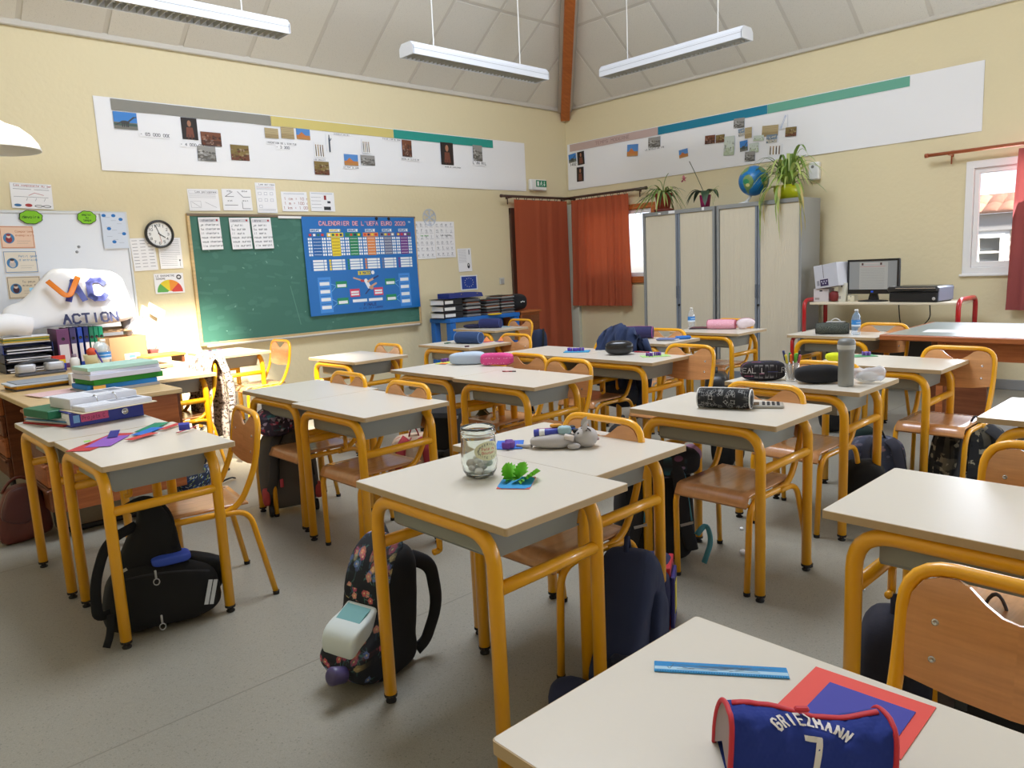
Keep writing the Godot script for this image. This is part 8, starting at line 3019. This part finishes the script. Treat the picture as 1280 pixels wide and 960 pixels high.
	obj("bag_body", st, cloth(c8(28, 28, 42)), o)
	st = S(true)
	tube(st, bend(Vector3(-0.03, 0.31, 0), Vector3(0.0, 0.44, 0), Vector3(0.04, 0.31, 0)), 0.018, 8, 0.4)
	obj("grab_handle", st, cloth(c8(30, 30, 46)), o)
	# --- trolley under the bare pair, floral soft bag on it
	o = rucksack("trolley_bag", "grey wheeled school bag with black rim under the farther bare desk", Vector3(-6.33, 0.03, 3.33), -0.35, 0.34, 0.46, 0.2, cloth(c8(92, 86, 80)), cloth(c8(84, 80, 76)), cloth(c8(70, 66, 64)), black, 0.0, 0.0, 0.015)
	for s in [-1.0, 1.0]:
		st = S(true)
		lathe(st, [Vector2(0, -0.014), Vector2(0.03, -0.014), Vector2(0.034, -0.008), Vector2(0.034, 0.008), Vector2(0.03, 0.014), Vector2(0, 0.014)], 18, T(Vector3(0.13 * s, 0.004, 0.11), 0, 0, PI / 2))
		obj("wheel", st, M.rubber, o)
		st = S(true)
		blob(st, Vector3(0.15 * s, 0.09, 0.1), Vector3(0.02, 0.05, 0.03), 0.6, 0.01)
		obj("red_corner", st, mat(c8(180, 66, 66), 0.7), o)
		st = S()
		box(st, Vector3(0.06 * s, 0.17, 0.135), Vector3(0.02, 0.05, 0.012), 0.003)
		obj("pink_buckle", st, mat(c8(200, 70, 84), 0.5), o)
	st = S(true)
	blob(st, Vector3.ZERO, Vector3(0.17, 0.09, 0.1), 0.7, 0.05, 3.0)
	o = obj("patterned_bag", st, uv_scale(fprint("bright"), 3.4))
	o.transform = T(Vector3(-6.35, 0.55, 3.30), 0, 0.45)
	tag(o, "patterned purple and pink cloth bag piled on the grey wheeled bag", "bag")
	# --- red and beige rucksack
	var rb := uv_scale(fprint("redbeige"), 3.0)
	rucksack("rucksack", "beige rucksack printed with red shapes beyond the bare pair of desks", Vector3(-5.80, 0, 3.87), -0.5, 0.32, 0.44, 0.2, rb, rb, mat(c8(150, 40, 48), 0.8), mat(c8(140, 36, 44), 0.6), 0.0, 0.1, 0.03)
	# --- black wheeled case under the pale blue case desk
	o = thing("wheeled_case", "black wheeled case with two pale catches under the pale blue case's desk", "bag", Vector3(-4.92, 0, 3.08), 0.55)
	st = S()
	box_between(st, Vector3(-0.2, 0.05, -0.13), Vector3(0.2, 0.36, 0.13), Transform3D(), 0.03)
	obj("shell", st, cloth(c8(30, 30, 33)), o)
	st = S()
	box_between(st, Vector3(-0.21, 0.03, -0.14), Vector3(0.21, 0.1, 0.14), Transform3D(), 0.02)
	obj("base", st, M.black, o)
	for s in [-1.0, 1.0]:
		st = S()
		box(st, Vector3(0.08 * s, 0.31, 0.131), Vector3(0.035, 0.022, 0.008), 0.002)
		obj("catch", st, steel, o)
		st = S(true)
		lathe(st, [Vector2(0, -0.014), Vector2(0.045, -0.014), Vector2(0.05, 0), Vector2(0.045, 0.014), Vector2(0, 0.014)], 18, T(Vector3(0.2 * s, 0.05, 0.1), 0, 0, PI / 2))
		obj("wheel", st, M.rubber, o)
	# --- green pouch on the hook
	o = thing("drawstring_pouch", "olive green drawstring pouch hanging from a desk hook", "bag", Vector3(-5.11, 0.28, 3.75), 0.2)
	st = S(true)
	lathe(st, [Vector2(0, 0.0), Vector2(0.075, 0.01), Vector2(0.092, 0.05), Vector2(0.075, 0.11), Vector2(0.03, 0.165), Vector2(0.024, 0.175), Vector2(0.034, 0.195), Vector2(0, 0.19)], 14, T(Vector3.ZERO), 1.0)
	obj("pouch_cloth", st, cloth(c8(74, 72, 34)), o)
	st = S(true)
	tube(st, bend(Vector3(-0.02, 0.175, 0.025), Vector3(0.01, 0.14, 0.05), Vector3(0.02, 0.11, 0.055)), 0.004, 6)
	obj("drawstring", st, mat(c8(200, 180, 130), 0.7), o)
	# --- dark bags among the far desks
	var far := [
		[Vector3(-4.62, 0, 4.55), 0.5, Vector3(0.14, 0.19, 0.10), "black bag on the floor under the lone-pencil desk's chair", black],
		[Vector3(-3.98, 0, 4.90), 0.4, Vector3(0.10, 0.26, 0.09), "tall black bag behind the doodle-case desk", black],
		[Vector3(-3.05, 0, 4.28), 0.5, Vector3(0.15, 0.24, 0.10), "shiny black bag on the floor before the cabinets", mat(c8(34, 35, 38), 0.35)],
		[Vector3(-3.55, 0, 5.62), 0.6, Vector3(0.14, 0.14, 0.10), "dark bag with teal mesh under the desk behind the thermos", cloth(c8(30, 60, 66))],
		[Vector3(-2.55, 0, 5.0), 0.5, Vector3(0.16, 0.2, 0.10), "black bag under the mottled-case desk", black],
		[Vector3(-4.62, 0, 3.72), 0.5, Vector3(0.12, 0.18, 0.09), "black bag between the pink-case chair and the long far desks", dark]]
	for q in far:
		o = thing("school_bag", q[3], "bag", q[0], q[1])
		st = S(true)
		blob(st, Vector3(0, q[2].y, 0), q[2], 0.5, 0.03, 3.0)
		obj("bag_body", st, q[4], o)
		st = S(true)
		blob(st, Vector3(0, q[2].y * 0.7, q[2].z), Vector3(q[2].x * 0.7, q[2].y * 0.5, q[2].z * 0.4), 0.5, 0.02, 3.0)
		obj("pocket", st, q[4], o)
		st = S(true)
		tube(st, bend(Vector3(-0.04, q[2].y * 1.95, 0), Vector3(0, q[2].y * 2.0 + 0.09, 0), Vector3(0.04, q[2].y * 1.95, 0)), 0.009, 8, 0.5)
		obj("grab_handle", st, q[4], o)
	# --- denim jacket on the far chair: shoulders over the back, the rest hanging behind
	var denim := cloth(c8(36, 50, 84), 0.3)
	o = thing("denim_jacket", "dark blue jacket draped over a chair back behind the shiny black case", "jacket", Vector3(-3.93, 0.80, 4.0), 0.0)
	st = S(true)
	surf(st, 30, 26, func(u: float, v: float) -> Vector3:
		var z := (u - 0.5) * 0.36
		var s := (v - 0.42) * 0.85
		var y := -absf(s) + 0.05 * cos(clampf(s * 6, -PI / 2, PI / 2)) + 0.02 + 0.07 * exp(-pow(s * 9, 2)) * sin(u * PI)
		var x := 0.05 * tanh(s * 22) * (1.0 + absf(s) * 0.8)
		var w := sin(u * 24 + v * 4) * 0.014 + noise.get_noise_2d(u * 90, v * 90) * 0.05
		return Vector3(x + w * signf(s + 0.001), y + w * 0.3, z * (1.0 + 0.12 * absf(s))))
	obj("jacket_shell", st, denim, o)
	for s in [-1.0, 1.0]:
		st = S(true)
		tube(st, fil([Vector3(0.06, 0.02, 0.17 * s), Vector3(0.10, -0.12, 0.20 * s), Vector3(0.09, -0.36, 0.17 * s)], 0.1), 0.042, 10, 0.7)
		obj("sleeve", st, denim, o)
	st = S(true)
	blob(st, Vector3(0.03, -0.40, -0.02), Vector3(0.10, 0.09, 0.15), 0.7, 0.05, 3.0)
	obj("hood", st, cloth(c8(40, 44, 56)), o)
	# --- small hanging bag by the curtain chair
	o = thing("hanging_bag", "small dark blue rucksack hanging on the chair by the long orange curtain", "bag", Vector3(-2.42, 0.42, 1.66), 0.2)
	st = S(true)
	blob(st, Vector3(0, 0.13, 0), Vector3(0.09, 0.15, 0.09), 0.7, 0.02)
	obj("bag_body", st, cloth(c8(34, 46, 74)), o)
	st = S(true)
	tube(st, bend(Vector3(-0.06, 0.05, 0.09), Vector3(-0.08, 0.25, 0.12), Vector3(0.02, 0.28, 0.06)), 0.014, 8, 0.4)
	obj("shoulder_strap", st, black, o)
	# --- right-hand bags
	var nf := uv_scale(fprint("navyfloral"), 3.2)
	rucksack("rucksack", "blue-grey floral rucksack left of the camouflage one", Vector3(-4.12, 0, 5.92), -0.8, 0.34, 0.36, 0.2, nf, nf, cloth(c8(46, 46, 58)), black, -0.12, 0.15, 0.03)
	st = S(true)
	blob(st, Vector3(0, 0.15, 0), Vector3(0.12, 0.15, 0.1), 0.6, 0.02)
	o = obj("school_bag", st, black)
	o.transform = T(Vector3(-4.42, 0, 5.98), 0, 0.5)
	tag(o, "plain black bag half hidden left of the blue-grey floral rucksack", "bag")
	var cm := uv_scale(fprint("camo"), 1.7)
	rucksack("rucksack", "camouflage rucksack on the floor under the chair by the brown table", Vector3(-3.68, 0, 6.27), -0.85, 0.40, 0.41, 0.24, cm, cm, cloth(c8(56, 58, 64)), black, 0.0, 0.0, 0.025)
	st = S(true)
	tube(st, fil([Vector3(0.0, 0.02, 0), Vector3(0.1, 0.10, 0.03), Vector3(0.16, 0.06, 0.05), Vector3(0.13, 0.012, 0.05)], 0.05), 0.02, 8, 0.3)
	o = obj("loose_strap", st, black)
	o.position = Vector3(-3.70, 0.0, 6.52)
	tag(o, "loose black strap on the floor right of the camouflage rucksack", "strap")
	# --- brown leather bag by the teacher's desk
	o = thing("leather_bag", "reddish brown leather handbag on the floor by the teacher's desk", "bag", Vector3(-7.60, 0, 2.62), 0.1)
	var lea := mat(c8(104, 50, 40), 0.42)
	st = S(true)
	pillow(st, [Vector2(-0.10, 0.0), Vector2(0.10, 0.02), Vector2(0.135, 0.10), Vector2(0.115, 0.24), Vector2(0.07, 0.31), Vector2(-0.04, 0.32), Vector2(-0.09, 0.26), Vector2(-0.135, 0.12)], 0.085, 0.6, 0.05, 5.0)
	obj("bag_body", st, lea, o)
	st = S(true)
	pillow(st, [Vector2(-0.11, 0.16), Vector2(0.0, 0.12), Vector2(0.05, 0.2), Vector2(0.03, 0.31), Vector2(-0.05, 0.315), Vector2(-0.09, 0.26)], 0.02, 0.6, 0.02)
	obj("flap", st, mat(c8(84, 42, 38), 0.4), o).position.z = 0.075
	st = S(true)
	tube(st, bend(Vector3(-0.08, 0.29, 0), Vector3(0.0, 0.44, 0.02), Vector3(0.09, 0.29, 0)), 0.008, 8)
	obj("carry_handle", st, lea, o)
	st = S()
	box(st, Vector3(0.06, 0.23, 0.055), Vector3(0.014, 0.03, 0.006), 0.002)
	obj("clasp", st, M.chrome, o)
	# --- leopard coat and coloured bags on the chair by the teacher's desk
	o = thing("leopard_coat", "spotted coat with a striped lining hanging on the chair by the sunlit desk", "coat", Vector3(-6.19, 0.82, 1.86), 0.0)
	var leo := uv_scale(fprint("leopard"), 3.4)
	st = S(true)
	surf(st, 24, 26, func(u: float, v: float) -> Vector3:
		var z := (u - 0.5) * 0.36
		var s := (v - 0.45) * 1.25
		var y := -absf(s) + 0.03 + 0.05 * sin(u * PI)
		var x := 0.05 * tanh(s * 22) * (1.0 + absf(s))
		return Vector3(x + sin(u * 16 + v * 3) * 0.014 * signf(s + 0.001), y, z * (1.0 + 0.25 * absf(s))))
	obj("coat_shell", st, leo, o)
	st = S(true)
	tube(st, fil([Vector3(0.05, 0.02, 0.15), Vector3(0.10, -0.2, 0.19), Vector3(0.08, -0.6, 0.17)], 0.1), 0.045, 10, 0.6)
	obj("sleeve", st, leo, o)
	st = S()
	for k in 9:
		box(st, Vector3(0.125, -0.16 - k * 0.055, 0.14), Vector3(0.012, 0.034, 0.05), 0.003)
	var lin := obj("striped_lining", st, mat(c8(226, 200, 50), 0.7), o)
	st = S()
	for k in 8:
		box(st, Vector3(0.125, -0.187 - k * 0.055, 0.14), Vector3(0.010, 0.02, 0.05), 0.003)
	obj("dark_stripe", st, M.black, lin)
	var bp := uv_scale(fprint("bluepat"), 4.0)
	o = thing("patterned_bag", "blue and lime checked bag on the floor behind the coloured-paper desk", "bag", Vector3(-6.58, 0, 2.45), 0.5)
	st = S(true)
	blob(st, Vector3(0, 0.09, 0), Vector3(0.17, 0.09, 0.11), 0.6, 0.03, 3.0)
	obj("bag_body", st, bp, o)
	st = S(true)
	blob(st, Vector3(0.05, 0.24, -0.03), Vector3(0.13, 0.1, 0.08), 0.7, 0.05, 3.0)
	obj("grey_cover", st, cloth(c8(56, 58, 66)), o)
	st = S(true)
	tube(st, bend(Vector3(0.16, 0.02, 0.08), Vector3(0.25, 0.04, 0.1), Vector3(0.3, 0.01, 0.08)), 0.012, 8, 0.4)
	obj("strap", st, black, o)
	# --- books poking out of desk trays
	for q in [[Vector3(-6.675, 0.625, 5.60), "papers poking out of the jar desk's tray"], [Vector3(-7.16, 0.625, 4.03), "notebooks poking out of the coloured-paper desk's tray"], [Vector3(-4.90, 0.625, 2.15), "notebooks poking out of the lone sunlit desk's tray"], [Vector3(-3.86, 0.625, 2.52), "green and brown books in the blue-case desk's tray"]]:
		o = flatpile("tray_books", q[1], q[0], 0.0, 0.16, 0.13, [[c8(150, 120, 100), 0.014, "notebook"], [c8(40, 110, 70) if q[0].x > -4 else c8(196, 180, 160), 0.016, "notebook"], [c8(120, 96, 84), 0.012, "notebook"], [c8(210, 200, 190), 0.008, "notebook"]], "books in desk trays", 0.01)

# ------------------------------------------------------------------ outdoors, seen through the street window
func make_outside() -> void:
	var st := S()
	box_between(st, Vector3(0.3, -0.25, -6), Vector3(22, -0.1, 24))
	struct("ground", st, mat(c8(150, 146, 138), 0.9))
	var o := thing("annex_building", "low rendered building with a clay tile roof and brick corner across the yard", "building", Vector3(5.0, 0, 4.0))
	st = S()
	box_between(st, Vector3(0.0, -0.1, -6), Vector3(0.25, 1.78, 0.0))
	box_between(st, Vector3(0.0, -0.1, 0.0), Vector3(0.25, 0.85, 0.28))
	box_between(st, Vector3(0.0, 1.5, 0.0), Vector3(0.25, 1.78, 0.28))
	box_between(st, Vector3(0.0, -0.1, 0.28), Vector3(0.25, 1.78, 0.4))
	obj("rendered_wall", st, mat(c8(150, 156, 168), 0.9), o)
	st = S()
	box_between(st, Vector3(0.02, -0.1, 0.4), Vector3(0.25, 1.6, 9))
	var bw := obj("brick_wall", st, mat(c8(176, 160, 150), 0.9), o)
	# bricks by the window
	var shared := S()
	box(shared, Vector3.ZERO, Vector3(0.03, 0.05, 0.2), 0.004)
	shared.generate_normals()
	var bm := shared.commit()
	var tones := [mat(c8(118, 84, 74), 0.9), mat(c8(132, 98, 86), 0.9), mat(c8(106, 76, 68), 0.9)]
	for j in 26:
		for i in 5:
			again(bm, tones[(i * 7 + j * 5) % 3], "brick", bw, T(Vector3(0.018, 0.0 + j * 0.062, 0.52 + i * 0.215 + (0.1 if j % 2 else 0.0))))
	st = S()
	box_between(st, Vector3(-0.03, 1.6, -6), Vector3(0.3, 1.86, 9), Transform3D(), 0.01)
	obj("fascia", st, mat(c8(120, 122, 130), 0.8), o)
	# window of the annex
	st = S()
	for r in [[-0.06, 0.0, 0.85, 1.5], [0.28, 0.34, 0.85, 1.5]]:
		box_between(st, Vector3(-0.03, r[2] - 0.05, r[0]), Vector3(0.05, r[3] + 0.05, r[1]), Transform3D(), 0.005)
	box_between(st, Vector3(-0.03, 1.5, 0.0), Vector3(0.05, 1.55, 0.28), Transform3D(), 0.005)
	box_between(st, Vector3(-0.03, 0.8, 0.0), Vector3(0.05, 0.85, 0.28), Transform3D(), 0.005)
	for y in [1.06, 1.28]:
		box_between(st, Vector3(0.0, y - 0.015, 0.0), Vector3(0.04, y + 0.015, 0.28), Transform3D(), 0.003)
	var w := obj("window_frame", st, M.pvc, o)
	for k in 3:
		st = S()
		box_between(st, Vector3(0.045, 0.85 + k * 0.217, 0.0), Vector3(0.05, 1.06 + k * 0.217, 0.28))
		obj("pane", st, mat(c8(60, 66, 74), 0.1), w)
	# roof of clay tiles
	st = S()
	var rx := T(Vector3(-0.12, 1.86, 0), 0, 0, 0.42)
	box_between(st, Vector3(0, 0, -6), Vector3(0.72, 0.03, 9), rx)
	var rf := obj("roof", st, mat(c8(110, 76, 64), 0.9), o)
	shared = S(true)
	surf(shared, 8, 1, func(u: float, v: float) -> Vector3: return Vector3(v * 0.33, 0.012 + 0.035 * sin(u * PI) - v * 0.012, (0.5 - u) * 0.2))
	surf(shared, 8, 1, func(u: float, v: float) -> Vector3: return Vector3(0, (0.012 + 0.035 * sin(u * PI)) * v, (0.5 - u) * 0.2))
	shared.generate_normals()
	bm = shared.commit()
	var tt := [mat(c8(134, 92, 78), 0.85), mat(c8(118, 80, 68), 0.85), mat(c8(146, 108, 92), 0.85)]
	for j in 2:
		for i in 16:
			again(bm, tt[(i * 5 + j * 3) % 3], "roof_tile", rf, rx * T(Vector3(j * 0.3, 0.03, -0.9 + i * 0.21)))

# ------------------------------------------------------------------
func _ready() -> void:
	rng.seed = 20240517
	noise.seed = 11
	noise.frequency = 0.05
	make_view()
	make_font()
	make_materials()
	make_room()
	make_furniture()
	make_desks()
	make_walls_things()
	make_teacher()
	make_bench()
	make_plants()
	make_desk_things()
	make_bags()
	make_outside()
